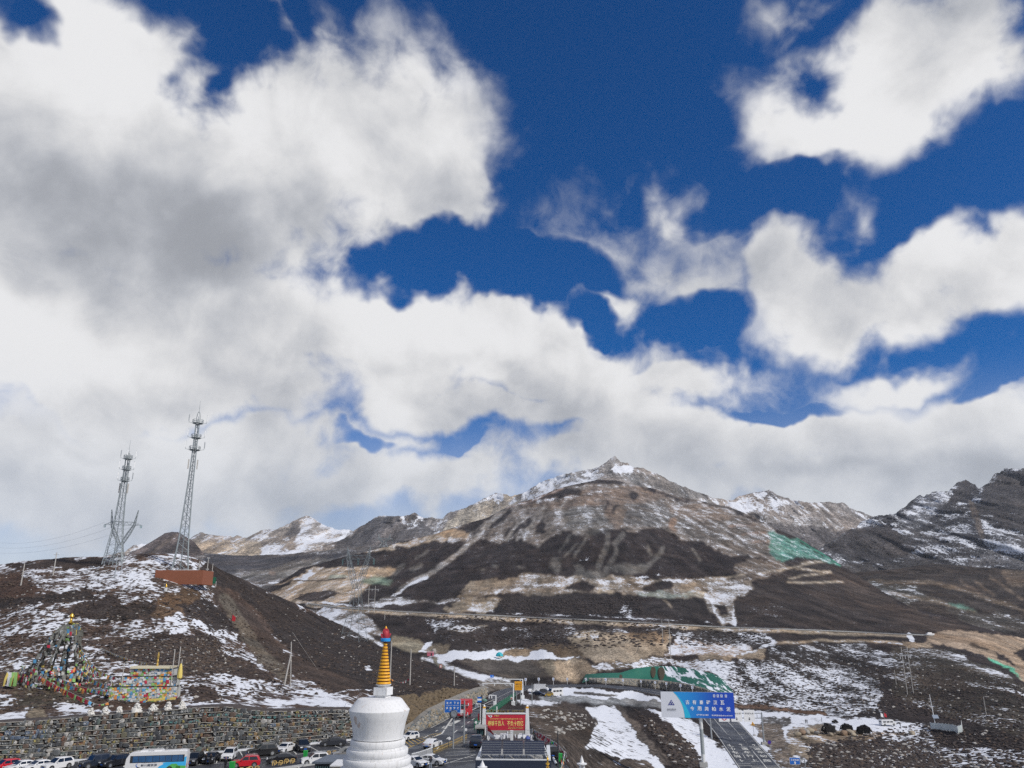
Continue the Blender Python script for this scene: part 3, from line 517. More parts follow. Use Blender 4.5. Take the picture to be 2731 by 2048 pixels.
    z.line([(1960, 1882), (2060, 1888), (2200, 1905)], 9, (118, 88, 68), .15); z.poly([(2020, 1912), (2100, 1912), (2110, 1935), (2040, 1930)], None, .45)
    z.poly([(2095, 1945), (2150, 1938), (2290, 1950), (2440, 1960), (2300, 1972), (2150, 1990), (2110, 2020)], (160, 138, 110), .42, .8); z.poly([(2110, 1990), (2150, 1990), (2230, 2048), (2180, 2048)], (150, 130, 104), .45)
    z.poly([(2150, 1980), (2350, 1970), (2480, 2000), (2450, 2060), (2260, 2070)], (56, 46, 41), .46); z.poly([(2350, 2010), (2420, 2005), (2420, 2025), (2360, 2030)], None, .85)
    z.poly([(2080, 1930), (2100, 1990), (2140, 2060), (2100, 2100), (2060, 2030), (2030, 1970), (2000, 1930)], (112, 98, 84), .36)
    # ground between the two roads
    z.poly([(1430, 1832), (1560, 1834), (1700, 1846), (1780, 1866), (1760, 1872), (1600, 1862), (1480, 1858), (1420, 1850)], (112, 110, 108), 1.15)
    z.line([(1530, 1846), (1590, 1851), (1650, 1855)], 5, (96, 92, 88), 0)
    z.poly([(1440, 1856), (1500, 1854), (1640, 1862), (1780, 1870), (1800, 1886), (1650, 1878), (1600, 1877), (1520, 1874), (1450, 1866)], (146, 150, 152), .12)
    z.poly([(1370, 1872), (1450, 1866), (1500, 1876), (1480, 1884), (1440, 1882), (1400, 1892)], (112, 108, 104), .8)
    z.poly([(1400, 1890), (1480, 1882), (1560, 1898), (1610, 1940), (1570, 2000), (1490, 1970), (1430, 1955), (1410, 1920)], (88, 74, 62), .30)
    z.poly([(1560, 1885), (1645, 1876), (1690, 1935), (1760, 2010), (1800, 2110), (1560, 2110), (1540, 2040), (1580, 1960)], (102, 96, 90), .93)
    z.poly([(1490, 1870), (1560, 1885), (1590, 1930), (1560, 1945), (1510, 1900)], (76, 64, 56), .12)
    z.poly([(1680, 1886), (1760, 1925), (1840, 1990), (1880, 2060), (1820, 2050), (1760, 1980), (1700, 1930)], (60, 50, 46), .42)
    z.poly([(1640, 1876), (1655, 1878), (1720, 1950), (1790, 2040), (1770, 2040), (1700, 1960)], (112, 100, 90), .2); z.poly([(1720, 1885), (1860, 1925), (1960, 2060), (1880, 2060), (1820, 1960)], (76, 66, 58), .86)
    z.poly([(1480, 1960), (1570, 2000), (1650, 2020), (1640, 2060), (1520, 2060)], (70, 60, 52), .40); z.poly([(1600, 2025), (1720, 2025), (1760, 2060), (1600, 2070)], (96, 82, 70), .5)
    z.poly([(1260, 1815), (1370, 1815), (1400, 1832), (1330, 1842), (1290, 1850)], (110, 102, 92), .4)
    return z
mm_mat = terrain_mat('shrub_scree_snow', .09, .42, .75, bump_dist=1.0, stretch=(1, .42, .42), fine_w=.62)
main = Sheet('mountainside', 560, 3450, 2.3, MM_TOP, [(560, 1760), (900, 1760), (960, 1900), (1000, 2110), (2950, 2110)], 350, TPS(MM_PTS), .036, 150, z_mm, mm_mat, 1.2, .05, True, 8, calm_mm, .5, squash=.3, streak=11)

# ---- left hill
LH_TOP = [(-620, 1575), (-200, 1530), (0, 1506), (63, 1496), (142, 1490), (177, 1486), (269, 1484), (348, 1479), (411, 1476), (475, 1477), (506, 1484), (554, 1499), (601, 1525), (650, 1545), (729, 1584), (824, 1625), (909, 1666), (966, 1701), (1046, 1738), (1103, 1755), (1168, 1781), (1216, 1795), (1267, 1822), (1289, 1834), (1330, 1850)]
WALL_T = [(-200, 1945), (0, 1926), (110, 1921), (250, 1908), (430, 1895), (540, 1886), (600, 1884), (700, 1897), (760, 1896), (920, 1892), (960, 1905), (1100, 1955)]   # crest of the stone terraces
LH_BOT = [(-200, 1954), (0, 1935), (110, 1930), (250, 1917), (430, 1904), (600, 1893), (700, 1906), (920, 1901), (960, 1914), (1085, 1944), (1104, 1932), (1145, 1899), (1171, 1887), (1206, 1868), (1240, 1853), (1270, 1842), (1300, 1837), (1330, 1856)]
WALL_B = [(-300, 2057), (0, 2036), (300, 2021.5), (600, 2002.5), (780, 1986.5), (920, 1972), (985, 1968)]
_wb = interp_line(WALL_B); _wt = interp_line(WALL_T)
LH_PTS = [(x, float(_wt(x)) + 9, y_of_z(x, float(_wb(x)), 0.0) + 4.6) for x in (-620, -200, 0, 150, 300, 450, 600, 760, 920)] + [(1000, 1950, 138), (1090, 1925, 152), (1180, 1892, 176), (1250, 1862, 204), (1330, 1850, 228), (1289, 1834, 246), (1103, 1755, 285), (966, 1701, 320), (824, 1625, 330), (650, 1545, 290), (506, 1484, 262), (348, 1479, 252), (177, 1486, 262), (0, 1506, 262), (-620, 1560, 235), (-200, 1530, 255), (160, 1830, 144), (400, 1860, 138), (600, 1780, 166), (480, 1560, 226), (300, 1520, 234), (100, 1560, 214), (800, 1780, 194), (900, 1800, 199), (1050, 1830, 207), (200, 1700, 172), (500, 1680, 184)]
def z_lh(px, py):
    z = Zones(px, py, (86, 68, 57), .47, 10, .03)
    z.poly([(520, 1488), (600, 1522), (909, 1664), (1300, 1832), (1250, 1850), (1180, 1870), (1100, 1860), (1000, 1850), (900, 1810), (800, 1755), (700, 1660), (610, 1590), (560, 1540)], (58, 50, 47), .05)
    z.poly([(560, 1560), (620, 1570), (700, 1660), (760, 1740), (880, 1790), (1000, 1845), (930, 1860), (780, 1800), (680, 1740), (600, 1660)], (74, 60, 52), .12)
    z.line([(600, 1600), (650, 1680), (700, 1750), (760, 1800)], 34, (100, 90, 76), .2); z.line([(610, 1575), (690, 1640), (720, 1680)], 16, (84, 66, 56), .12)
    z.poly([(0, 1503), (150, 1492), (270, 1485), (280, 1506), (180, 1512), (60, 1516)], (62, 52, 47), .18); z.poly([(-200, 1530), (60, 1530), (100, 1570), (60, 1610), (-200, 1620)], (84, 62, 50), .14)
    z.poly([(-200, 1600), (100, 1590), (240, 1570), (260, 1595), (120, 1610), (-200, 1640)], (58, 50, 46), .16)
    z.poly([(330, 1482), (480, 1480), (560, 1503), (540, 1512), (430, 1496), (340, 1500)], None, .60); z.poly([(230, 1545), (330, 1525), (420, 1520), (400, 1560), (300, 1570), (240, 1560)], (92, 76, 66), .66)
    z.poly([(170, 1625), (300, 1585), (330, 1605), (300, 1640), (200, 1650)], (64, 54, 50), .28); z.poly([(240, 1640), (330, 1612), (420, 1600), (400, 1650), (330, 1660), (250, 1664)], (60, 52, 48), .25)
    z.poly([(440, 1580), (520, 1565), (540, 1600), (520, 1650), (450, 1660), (400, 1640)], (104, 78, 54), .3); z.poly([(470, 1610), (560, 1600), (600, 1640), (640, 1690), (560, 1680), (500, 1640)], (58, 50, 47), .3)
    z.poly([(440, 1650), (480, 1630), (520, 1700), (500, 1740), (450, 1700)], None, .74); z.poly([(270, 1735), (430, 1690), (560, 1690), (600, 1720), (500, 1760), (330, 1770)], (60, 51, 47), .30)
    z.poly([(420, 1765), (600, 1750), (700, 1790), (760, 1820), (600, 1800), (450, 1800)], (66, 54, 48), .16); z.poly([(330, 1735), (440, 1745), (440, 1780), (350, 1775)], None, .5)
    z.poly([(470, 1812), (600, 1795), (760, 1825), (925, 1852), (925, 1885), (700, 1880), (560, 1890), (470, 1862)], (82, 66, 58), .62); z.poly([(500, 1835), (560, 1830), (600, 1860), (520, 1868)], (66, 54, 48), .2)
    z.poly([(20, 1845), (170, 1830), (230, 1850), (200, 1880), (60, 1890)], (84, 76, 62), .12); z.poly([(130, 1880), (300, 1860), (320, 1890), (180, 1905)], None, .68); z.poly([(230, 1865), (480, 1850), (470, 1885), (250, 1895)], (76, 58, 48), .25)
    z.poly([(75, 1890), (120, 1885), (125, 1918), (80, 1920)], (128, 112, 88), .05); z.poly([(-200, 1900), (90, 1885), (70, 1930), (-200, 1945)], None, .62)
    z.poly([(1085, 1915), (1105, 1865), (1180, 1835), (1300, 1838), (1255, 1862), (1195, 1892), (1150, 1910)], (118, 98, 70), .08, .8); z.poly([(1040, 1860), (1110, 1850), (1120, 1920), (1060, 1940)], (104, 82, 60), .08, .8)
    z.line([(860, 1855), (930, 1840), (1000, 1838)], 5, None, .7); z.blob(985, 1780, 16, 6, None, .8); z.blob(930, 1700, 30, 4, None, .6)
    return z
lh_mat = terrain_mat('brown_heath_snow', .15, .8, .7, bump_dist=.5)
hill = Sheet('heath_hill', -620, 1297, 2.2, LH_TOP, LH_BOT, 230, TPS(LH_PTS), .012, 34, z_lh, lh_mat, 1.4, .06, False, 6, None, .35, skirt=-3)
# ------------------------------------------------------------------ mesh building
class MB:
    def __init__(self): self.v, self.f = [], []
    def add(self, vs, fs):
        n = len(self.v); self.v += [tuple(v) for v in vs]; self.f += [tuple(i + n for i in f) for f in fs]; return self
    def box(self, c, s, rz=0.0, taper=1.0, M=None):
        x, y, z = s[0] / 2, s[1] / 2, s[2] / 2; t = taper
        vs = [Vector(p) for p in ((-x, -y, -z), (x, -y, -z), (x, y, -z), (-x, y, -z), (-x * t, -y * t, z), (x * t, -y * t, z), (x * t, y * t, z), (-x * t, y * t, z))]
        Mx = (Matrix.Rotation(rz, 3, 'Z') if M is None else M); c = Vector(c)
        return self.add([Mx @ v + c for v in vs], [(0, 3, 2, 1), (4, 5, 6, 7), (0, 1, 5, 4), (1, 2, 6, 5), (2, 3, 7, 6), (3, 0, 4, 7)])
    def tube(self, p, q, r, n=5, r2=None, cap=True):
        p, q = Vector(p), Vector(q); d = q - p
        if d.length < 1e-6: return self
        a = d.normalized(); u = a.orthogonal().normalized(); w = a.cross(u); r2 = r if r2 is None else r2
        vs = [p + (u * math.cos(2 * math.pi * i / n) + w * math.sin(2 * math.pi * i / n)) * r for i in range(n)] + [q + (u * math.cos(2 * math.pi * i / n) + w * math.sin(2 * math.pi * i / n)) * r2 for i in range(n)]
        fs = [(i, (i + 1) % n, n + (i + 1) % n, n + i) for i in range(n)]
        if cap: fs += [tuple(range(n))[::-1], tuple(range(n, 2 * n))]
        return self.add(vs, fs)
    def path(self, pts, r, n=5):
        for a, b in zip(pts[:-1], pts[1:]): self.tube(a, b, r, n, cap=False)
        return self
    def lathe(self, prof, n=24, c=(0, 0, 0), cap=True, wob=0.0):
        c = Vector(c); vs = []
        for (r, z) in prof:
            for i in range(n):
                a = 2 * math.pi * i / n; k = 1 + wob * (math.sin(a * 3 + z * 5) * .5 + math.sin(a * 7 + z * 9) * .5); vs.append(c + Vector((r * k * math.cos(a), r * k * math.sin(a), z)))
        m = len(prof); fs = [(j * n + i, j * n + (i + 1) % n, (j + 1) * n + (i + 1) % n, (j + 1) * n + i) for j in range(m - 1) for i in range(n)]
        if cap: fs += [tuple(range(n))[::-1], tuple((m - 1) * n + i for i in range(n))]
        return self.add(vs, fs)
    def prism(self, poly, d, M=None, o=(0, 0, 0)):
        """polygon in the local XZ plane given depth d along +Y"""
        n = len(poly); o = Vector(o); Mx = M or Matrix.Identity(3)
        vs = [Mx @ Vector((x, 0, z)) + o for x, z in poly] + [Mx @ Vector((x, d, z)) + o for x, z in poly]
        return self.add(vs, [tuple(range(n)), tuple(range(2 * n - 1, n - 1, -1))] + [(i, n + i, n + (i + 1) % n, (i + 1) % n) for i in range(n)])
    def quad(self, a, b, c, d): return self.add([a, b, c, d], [(0, 1, 2, 3)])
    def build(self, name, m, parent=None, smooth=False, loc=None, rot=None, kind=None):
        me = bpy.data.meshes.new(name); me.from_pydata(self.v, [], self.f); me.validate(); me.update()
        if smooth:
            bm = bmesh.new(); bm.from_mesh(me); bmesh.ops.recalc_face_normals(bm, faces=bm.faces)
            for f in bm.faces: f.smooth = True
            for e in bm.edges:
                if len(e.link_faces) == 2 and e.calc_face_angle(0) > R(38): e.smooth = False
            bm.to_mesh(me); bm.free()
        else:
            bm = bmesh.new(); bm.from_mesh(me); bmesh.ops.recalc_face_normals(bm, faces=bm.faces); bm.to_mesh(me); bm.free()
        me.materials.append(m); o = bpy.data.objects.new(name, me); COL.objects.link(o)
        if parent is not None: o.parent = parent
        if loc is not None: o.location = loc
        if rot is not None: o.rotation_euler = rot
        if kind: o['kind'] = kind
        return o
def thing(name, label, cat, loc=(0, 0, 0), rz=0.0, group=None):
    o = bpy.data.objects.new(name, None); COL.objects.link(o); o.empty_display_size = 0.3
    o.location = loc; o.rotation_euler = (0, 0, rz); o['label'] = label; o['category'] = cat
    if group: o['group'] = group
    return o
def tag(o, label, cat, group=None):
    o['label'] = label; o['category'] = cat
    if group: o['group'] = group
    return o
def children(o): return [c for c in bpy.data.objects if c.parent == o]
def dup(root, loc, rz, label, kids, s=1.0):
    """copy of a thing with its parts and their sub-parts; kids = {part: [sub-parts]}"""
    r = root.copy(); COL.objects.link(r); r.location = loc; r.rotation_euler = (0, 0, rz); r['label'] = label; r.scale = (s, s, s)
    for ch, subs in kids:
        c = ch.copy(); COL.objects.link(c); c.parent = r
        for g in subs:
            d = g.copy(); COL.objects.link(d); d.parent = c
    return r
def text_mesh(txt, size, bold=0.0, align='CENTER', extrude=0.0):
    cu = bpy.data.curves.new('lettering', 'FONT'); cu.body = txt; cu.size = size; cu.offset = bold * size; cu.align_x = align; cu.align_y = 'CENTER'; cu.extrude = extrude
    cu.resolution_u = 2; o = bpy.data.objects.new('lettering', cu); COL.objects.link(o)
    me = bpy.data.meshes.new_from_object(o); bpy.data.objects.remove(o); bpy.data.curves.remove(cu); return me
UPR = Matrix.Rotation(R(90), 4, 'X')
def lettering(txt, size, m, parent, loc, bold=0.0, M=UPR, align='CENTER', sx=1.0, name='lettering', fit=None):
    """flat printed characters; fit = (width, height) scales the whole line to that box"""
    me = text_mesh(txt, size, bold, align)
    if fit:
        co = np.array([v.co for v in me.vertices]); lo, hi = co.min(0), co.max(0); d = np.maximum(hi - lo, 1e-6)
        me.transform(Matrix.Translation((-(lo[0] + hi[0]) / 2, -(lo[1] + hi[1]) / 2, 0))); me.transform(Matrix.Diagonal((fit[0] / d[0], fit[1] / d[1], 1, 1)))
    me.transform(Matrix.Diagonal((sx, 1, 1, 1))); me.transform(M); me.materials.append(m)
    o = bpy.data.objects.new(name, me); COL.objects.link(o); o.parent = parent; o.location = loc; return o
def script_line(mb, x0, x1, z, h, y, seed, tails=True):
    """an unreadably small line of script: a head bar with hanging strokes"""
    rnd = random.Random(seed); x = x0
    while x < x1:
        w = h * rnd.uniform(.45, .8)
        if rnd.random() < .12: x += w * .6; continue
        mb.box((x + w / 2, y, z + h * .42), (w * .9, .01, h * .16))
        for k in range(rnd.choice((1, 2, 2))): mb.box((x + w * rnd.uniform(.2, .8), y, z + h * rnd.uniform(-.05, .15)), (h * .15, .01, h * rnd.uniform(.4, .7)))
        if tails and rnd.random() < .4: mb.box((x + w * .5, y, z - h * .4), (w * .5, .01, h * .14))
        if rnd.random() < .4: mb.box((x + w * .5, y, z + h * .68), (w * .4, .01, h * .12))
        x += w * 1.05

M_white = mat('white_paint', (.72, .73, .73), .45, var=.05)
M_steel = mat('galvanised_steel', (.36, .38, .39), .45, .5, var=.15)
M_lat = mat('lattice_steel', (.25, .28, .29), .5, .35, var=.2, scale=1.0)
M_conc = mat('weathered_concrete', (.34, .33, .31), .85, var=.3, scale=1.5, bump=.3)
M_concp = mat('pole_concrete', (.42, .40, .37), .8, var=.2)
M_black = mat('black_rubber', (.018, .018, .02), .7, var=.1)
M_dark = mat('dark_metal', (.03, .032, .036), .5, var=.1)
M_gold = mat('gilded_metal', (.72, .45, .08), .3, .85, var=.2)
M_yel = mat('yellow_paint', (.72, .36, .02), .5, var=.12)
M_red = mat('red_paint', (.48, .025, .035), .5, var=.12)
M_blue = mat('sign_blue', (.012, .13, .50), .45, var=.06)
M_green = mat('green_plastic', (.02, .34, .06), .5, var=.15)
M_gfence = mat('green_fence_paint', (.015, .13, .07), .5, var=.25)
M_wht = mat('sign_white', (.80, .80, .80), .5, var=.04)
M_line = mat('road_marking', (.62, .61, .56), .7, var=.35, scale=4.0)
M_yline = mat('road_marking_yellow', (.45, .30, .07), .7, var=.35, scale=4.0)
M_wood = mat('dark_timber', (.028, .022, .018), .9, var=.3)

def asphalt(name, col, wet):
    m, nt, b = new_mat(name); pos = N(nt, 'ShaderNodeNewGeometry').outputs['Position']
    n1 = noise_n(nt, pos, .16, 5, .6, .3); n2 = noise_n(nt, pos, 2.2, 6, .65); n3 = noise_n(nt, pos, 14.0, 3, .6)
    v = math_n(nt, 'MULTIPLY_ADD', n1, .8, .6); v = math_n(nt, 'MULTIPLY', v, math_n(nt, 'MULTIPLY_ADD', n2, .9, .55)); v = math_n(nt, 'MULTIPLY', v, math_n(nt, 'MULTIPLY_ADD', n3, .5, .75))
    nt.links.new(mix_rgb(nt, 1.0, col, v, 'MULTIPLY'), b.inputs['Base Color'])
    r = math_n(nt, 'MULTIPLY_ADD', ramp(nt, n1, .42, .6), .35, .36 if wet else .55); nt.links.new(r, b.inputs['Roughness'])
    b.inputs['Specular IOR Level'].default_value = .4
    bp = N(nt, 'ShaderNodeBump'); bp.inputs['Strength'].default_value = .25; bp.inputs['Distance'].default_value = .03; nt.links.new(n3, bp.inputs['Height']); nt.links.new(bp.outputs[0], b.inputs['Normal'])
    return m
M_asph = asphalt('wet_asphalt', (.040, .043, .052), True)
M_lot = asphalt('lot_asphalt', (.046, .047, .052), True)

# ------------------------------------------------------------------ car park level and roads
LOT_EDGE = [(-420, 2066), (-200, 2052), (0, 2036), (300, 2021), (600, 2002), (780, 1986), (920, 1972), (1040, 1966), (1116, 1949), (1145, 1941), (1200, 1946), (1262, 1944), (1300, 1941), (1420, 1944), (1445, 1972), (1500, 2028), (1530, 2060)]
lot = MB(); le = [on_z(x, y, 0.0) for x, y in LOT_EDGE]
near = [Vector((28, 60, 0)), Vector((28, 22, 0)), Vector((-60, 22, 0)), Vector((-90, 60, 0))]
pts = le + near; n = len(pts); lot.add([p for p in pts] + [p - Vector((0, 0, 6)) for p in pts], [tuple(range(n))] + [(i, (i + 1) % n, n + (i + 1) % n, n + i) for i in range(n)])
lot.build('car_park', M_lot)['kind'] = 'structure'

def road_y(px, py):
    y1 = y_of_z(px, py, 0.03); y2 = float(main.tps(px, py)) * .998; w = min(max((y1 - 140) / 35, 0), 1); w = w * w * (3 - 2 * w)
    return y1 * (1 - w) + y2 * w
def road_pt(px, py, k=1.0): return at(px, py, road_y(px, py) * k)
def resample(pl, n):
    p = np.array(pl, float); d = np.concatenate([[0], np.cumsum(np.hypot(*np.diff(p, axis=0).T))]); t = np.linspace(0, d[-1], n)
    return np.stack([np.interp(t, d, p[:, 0]), np.interp(t, d, p[:, 1])], 1)
RL = [(1000, 2075), (1060, 2000), (1116, 1950), (1145, 1942), (1180, 1924), (1222, 1899), (1272, 1871.5), (1316, 1847), (1345, 1836.5), (1400, 1828), (1500, 1825), (1600, 1825.5), (1700, 1832), (1766, 1841), (1830, 1855), (1880, 1872)]
RR = [(1100, 2075), (1154, 2012), (1205, 1985), (1240, 1962), (1262, 1945), (1316, 1900), (1355, 1870), (1385, 1849), (1405, 1840), (1450, 1834), (1520, 1831.5), (1600, 1832.5), (1700, 1842), (1766, 1855), (1820, 1872), (1860, 1890)]
def dens_pts(pl, k=5):
    out = []
    for (a, b) in zip(pl[:-1], pl[1:]):
        for i in range(k): out.append((a[0] + (b[0] - a[0]) * i / k, a[1] + (b[1] - a[1]) * i / k))
    return out + [pl[-1]]
rl, rr = dens_pts(RL), dens_pts(RR)
def strip(name, L, Rr, m, f, k=1.0, parent=None, cols=4):
    mb = MB(); vs = []; nn = len(L)
    for a, b in zip(L, Rr):
        for j in range(cols + 1): t = j / cols; vs.append(f(a[0] + (b[0] - a[0]) * t, a[1] + (b[1] - a[1]) * t, k))
    c = cols + 1; mb.add(vs, [(i * c + j, i * c + j + 1, (i + 1) * c + j + 1, (i + 1) * c + j) for i in range(nn - 1) for j in range(cols)])
    o = mb.build(name, m, parent, smooth=True); return o
road = strip('road', rl, rr, M_asph, road_pt); road['kind'] = 'structure'
def mark_line(pl, wpx, f, k, mb, dash=None):
    """painted line lying on a road: centre polyline in the plane of the road, width in metres"""
    P = [f(x, y, k) for x, y in dens_pts(pl, 8)]; acc = 0.0
    for a, b in zip(P[:-1], P[1:]):
        d = (b - a); L = d.length; s = d.cross(Vector((0, 0, 1))).normalized() * wpx / 2
        on = dash is None or (acc % (dash[0] + dash[1])) < dash[0]; acc += L
        if on: mb.quad(a - s, a + s, b + s, b - s)
mk = MB(); K1 = .9995
mark_line([(x + 2.0, y) for x, y in RL[2:14]], .16, road_pt, K1, mk)
mark_line([(1135, 1972), (1178, 1957), (1208, 1913), (1262, 1892), (1316, 1866), (1358, 1845), (1400, 1834), (1500, 1828.3)], .28, road_pt, K1, mk)
mark_line([(1165, 1998), (1200, 1962), (1240, 1932), (1290, 1900), (1330, 1871), (1372, 1849)], .2, road_pt, K1, mk, (3, 5))
mark_line([(1130, 1968), (1180, 1940), (1210, 1925), (1235, 1913)], .2, road_pt, K1, mk, (2.2, 4))
mark_line([(1184, 1942), (1205, 1931), (1222, 1922), (1236, 1913)], .9, road_pt, K1, mk, (.45, .55))
mark_line([(1500, 1828), (1600, 1829), (1700, 1837), (1766, 1848)], .22, road_pt, K1, mk)
mark_line([(x - 1.5, y + .2) for x, y in RR[4:15]], .16, road_pt, K1, mk)
for yy in (1886, 1879, 1872, 1866):
    xl = np.interp(yy, [1866, 1886], [1318, 1290]); mark_line([(xl, yy), (xl + 24, yy - 3)], .45, road_pt, K1, mk); mark_line([(xl + 30, yy + 1), (xl + 46, yy - 2)], .45, road_pt, K1, mk)
mk.build('road_markings', M_line, road)
yk = MB(); mark_line([(1080, 1998), (1115, 1983), (1150, 1967), (1178, 1954)], .2, road_pt, K1, yk)
for i in range(9): mark_line([(1078 + i * 9, 1975 - i * 2.0), (1096 + i * 9, 1990 - i * 4.4)], .18, road_pt, K1, yk)
yk.build('yellow_markings', M_yline, road)
# lower climbing-lane road
QL = [(1868, 1908), (1875.5, 1917), (1900.5, 1948), (1915, 1967), (1940, 2004), (1965.6, 2041.6), (1990, 2080)]
QR = [(1958, 1910), (1967, 1921), (2001, 1957), (2032, 1993), (2060, 2022), (2083, 2047), (2112, 2080)]
def low_pt(px, py, k=1.0): return at(px, py, float(main.tps(px, py)) * .998 * k)
ql, qr = dens_pts(QL, 6), dens_pts(QR, 6); road2 = strip('climbing_lane_road', ql, qr, M_asph, low_pt); road2['kind'] = 'structure'
mk = MB(); D2 = lambda pl, w, dash=None: mark_line(pl, w, low_pt, K1, mk, dash)
D2([(x + 3, y) for x, y in QL], .16); D2([(x - 3, y) for x, y in QR], .16)
D2([(1904.6, 1917), (1938.5, 1957)], .16); D2([(1938.5, 1921), (1967, 1953), (2041.5, 2044), (2070, 2078)], .18); D2([(1944, 1966), (1955, 1978)], .16); D2([(1979, 2010), (1988, 2022)], .16)
for x1, x2, y1, d in ((1917, 1972, 1929, 3), (1937, 2001, 1955, 4), (1967, 2032, 1990.5, 3.5), (1965, 2002, 2037, 5), (2003, 2080, 2043, 4)):
    D2([(x1, y1), (x2, y1)], .35); D2([(x1 + 2, y1 + d), (x2 + 3, y1 + d)], .35)
mk.build('road_markings', M_line, road2)
def road_char(ch, px, py, size, flip=False):
    a = low_pt(px, py, .999); fwd = (low_pt(px - 8, py - 10, .999) - a).normalized(); rt = (low_pt(px + 10, py, .999) - a); up = rt.cross(fwd).normalized(); rt = fwd.cross(up).normalized()
    if flip: fwd, rt = -fwd, -rt
    me = text_mesh(ch, 1, .012); M = Matrix((rt * size[0], fwd * size[1], up)).transposed().to_4x4(); me.transform(M); me.materials.append(M_line)
    o = bpy.data.objects.new('road_lettering', me); COL.objects.link(o); o.location = a; o.parent = road2
for ch, x, y in (('道', 1987, 1997.5), ('车', 1993, 2006.5), ('行', 2001, 2016.5), ('上', 2012, 2028), ('道', 2020, 1998), ('车', 2029, 2006.5), ('坡', 2037, 2017), ('爬', 2046, 2029)): road_char(ch, x, y, (2.1, 4.2))
for ch, x, y in (('下', 1946, 1987), ('小', 1952, 1996), ('车', 1959, 2005.5), ('前', 1966, 2016)): road_char(ch, x, y, (2.1, 4.2), True)
for ch, x, y, fl in (('↑', 1977, 1986.5, False), ('↑', 2012, 1987.5, False), ('↑', 1975, 2027, True)): road_char(ch, x, y, (2.2, 4.5), fl)
# long track with its guard rail across the mountainside
TRK = [(821, 1609), (916, 1621), (1075, 1631), (1200, 1637), (1300, 1640.5), (1453, 1648), (1675, 1658), (1900, 1671), (2163, 1680.5), (2300, 1686), (2426, 1692), (2490, 1695)]
hp = lambda px, py, k=1.0: at(px, py, float(main.tps(px, py)) * .997 * k)
M_track = mat('dusty_track', (.30, .27, .23), .9, var=.35, scale=.3)
strip('hill_track', [(x, y - 1.6) for x, y in dens_pts(TRK)], [(x, y + 1.6) for x, y in dens_pts(TRK)], M_track, hp, cols=2)['kind'] = 'structure'
gr = thing('guard_rail', 'long pale guard rail along the track that crosses the whole mountainside', 'guard rail', hp(1500, 1650))
P = [hp(x, y + 1.4) for x, y in dens_pts(TRK, 14)]; g0 = gr.location
mb = MB()
for a, b in zip(P[:-1], P[1:]): mb.box((a + b) / 2 - g0 + Vector((0, 0, .62)), ((b - a).length, .08, .42), math.atan2(b.y - a.y, b.x - a.x))
mb.build('rail', M_steel, gr)
mb = MB()
for a in P[::2]: mb.box(a - g0 + Vector((0, .1, .35)), (.14, .14, .7))
mb.build('posts', M_steel, gr, kind='stuff')

# ------------------------------------------------------------------ parking bay lines, kerbs
lp = lambda x, y, k=1: on_z(x, y, .012)
mk = MB()
for pl in ([(440, 2047), (600, 2034), (760, 2016), (860, 2003), (960, 1992)], [(700, 2060), (870, 2046), (960, 2036)]): mark_line(pl, .14, lp, 1, mk)
for a, b in (((531, 2040), (543, 2016)), ((577, 2036), (583, 2011)), ((655, 2030), (640, 2004)), ((742, 2020), (716, 1994)), ((792, 2012), (770, 1990)), ((850, 2004), (815, 1984)), ((910, 1996), (862, 1977)), ((965, 1988), (905, 1974)), ((205, 2052), (214, 2036)), ((330, 2046), (335, 2030)), ((800, 2050), (790, 2040)), ((905, 2043), (880, 2030))): mark_line([a, b], .14, lp, 1, mk)
for i in range(8): mark_line([(1178 + i * 4, 2035 - i * 9.5), (1262 + i * 2.2, 2028 - i * 8.5)], .12, lp, 1, mk)
mark_line([(1160, 2045), (1268, 2012)], .14, lp, 1, mk); mark_line([(1150, 2062), (1268, 2050)], .12, lp, 1, mk)
mk.build('bay_lines', M_line)['kind'] = 'structure'
kb = MB(); WB = [(-300, 2058), (0, 2037.5), (300, 2023), (600, 2004), (780, 1988), (920, 1974), (980, 1970)]
P = [on_z(x, y, 0) for x, y in dens_pts(WB, 4)]
for a, b in zip(P[:-1], P[1:]): kb.box((a + b) / 2 + Vector((0, -.5, .07)), ((b - a).length + .02, 1.1, .14), math.atan2(b.y - a.y, b.x - a.x))
kb.build('pavement', mat('snowy_pavement', (.62, .63, .64), .9, var=.45, scale=.8))['kind'] = 'structure'
kb = MB(); P = [on_z(x, y, 0) for x, y in dens_pts([(640, 2066), (760, 2050), (830, 2040), (900, 2028), (960, 2018)], 4)]
for a, b in zip(P[:-1], P[1:]): kb.box((a + b) / 2 + Vector((0, 0, .1)), ((b - a).length + .02, .7, .2), math.atan2(b.y - a.y, b.x - a.x))
kb.build('kerb_island', mat('island_concrete', (.40, .40, .39), .85, var=.4, scale=.7))['kind'] = 'structure'

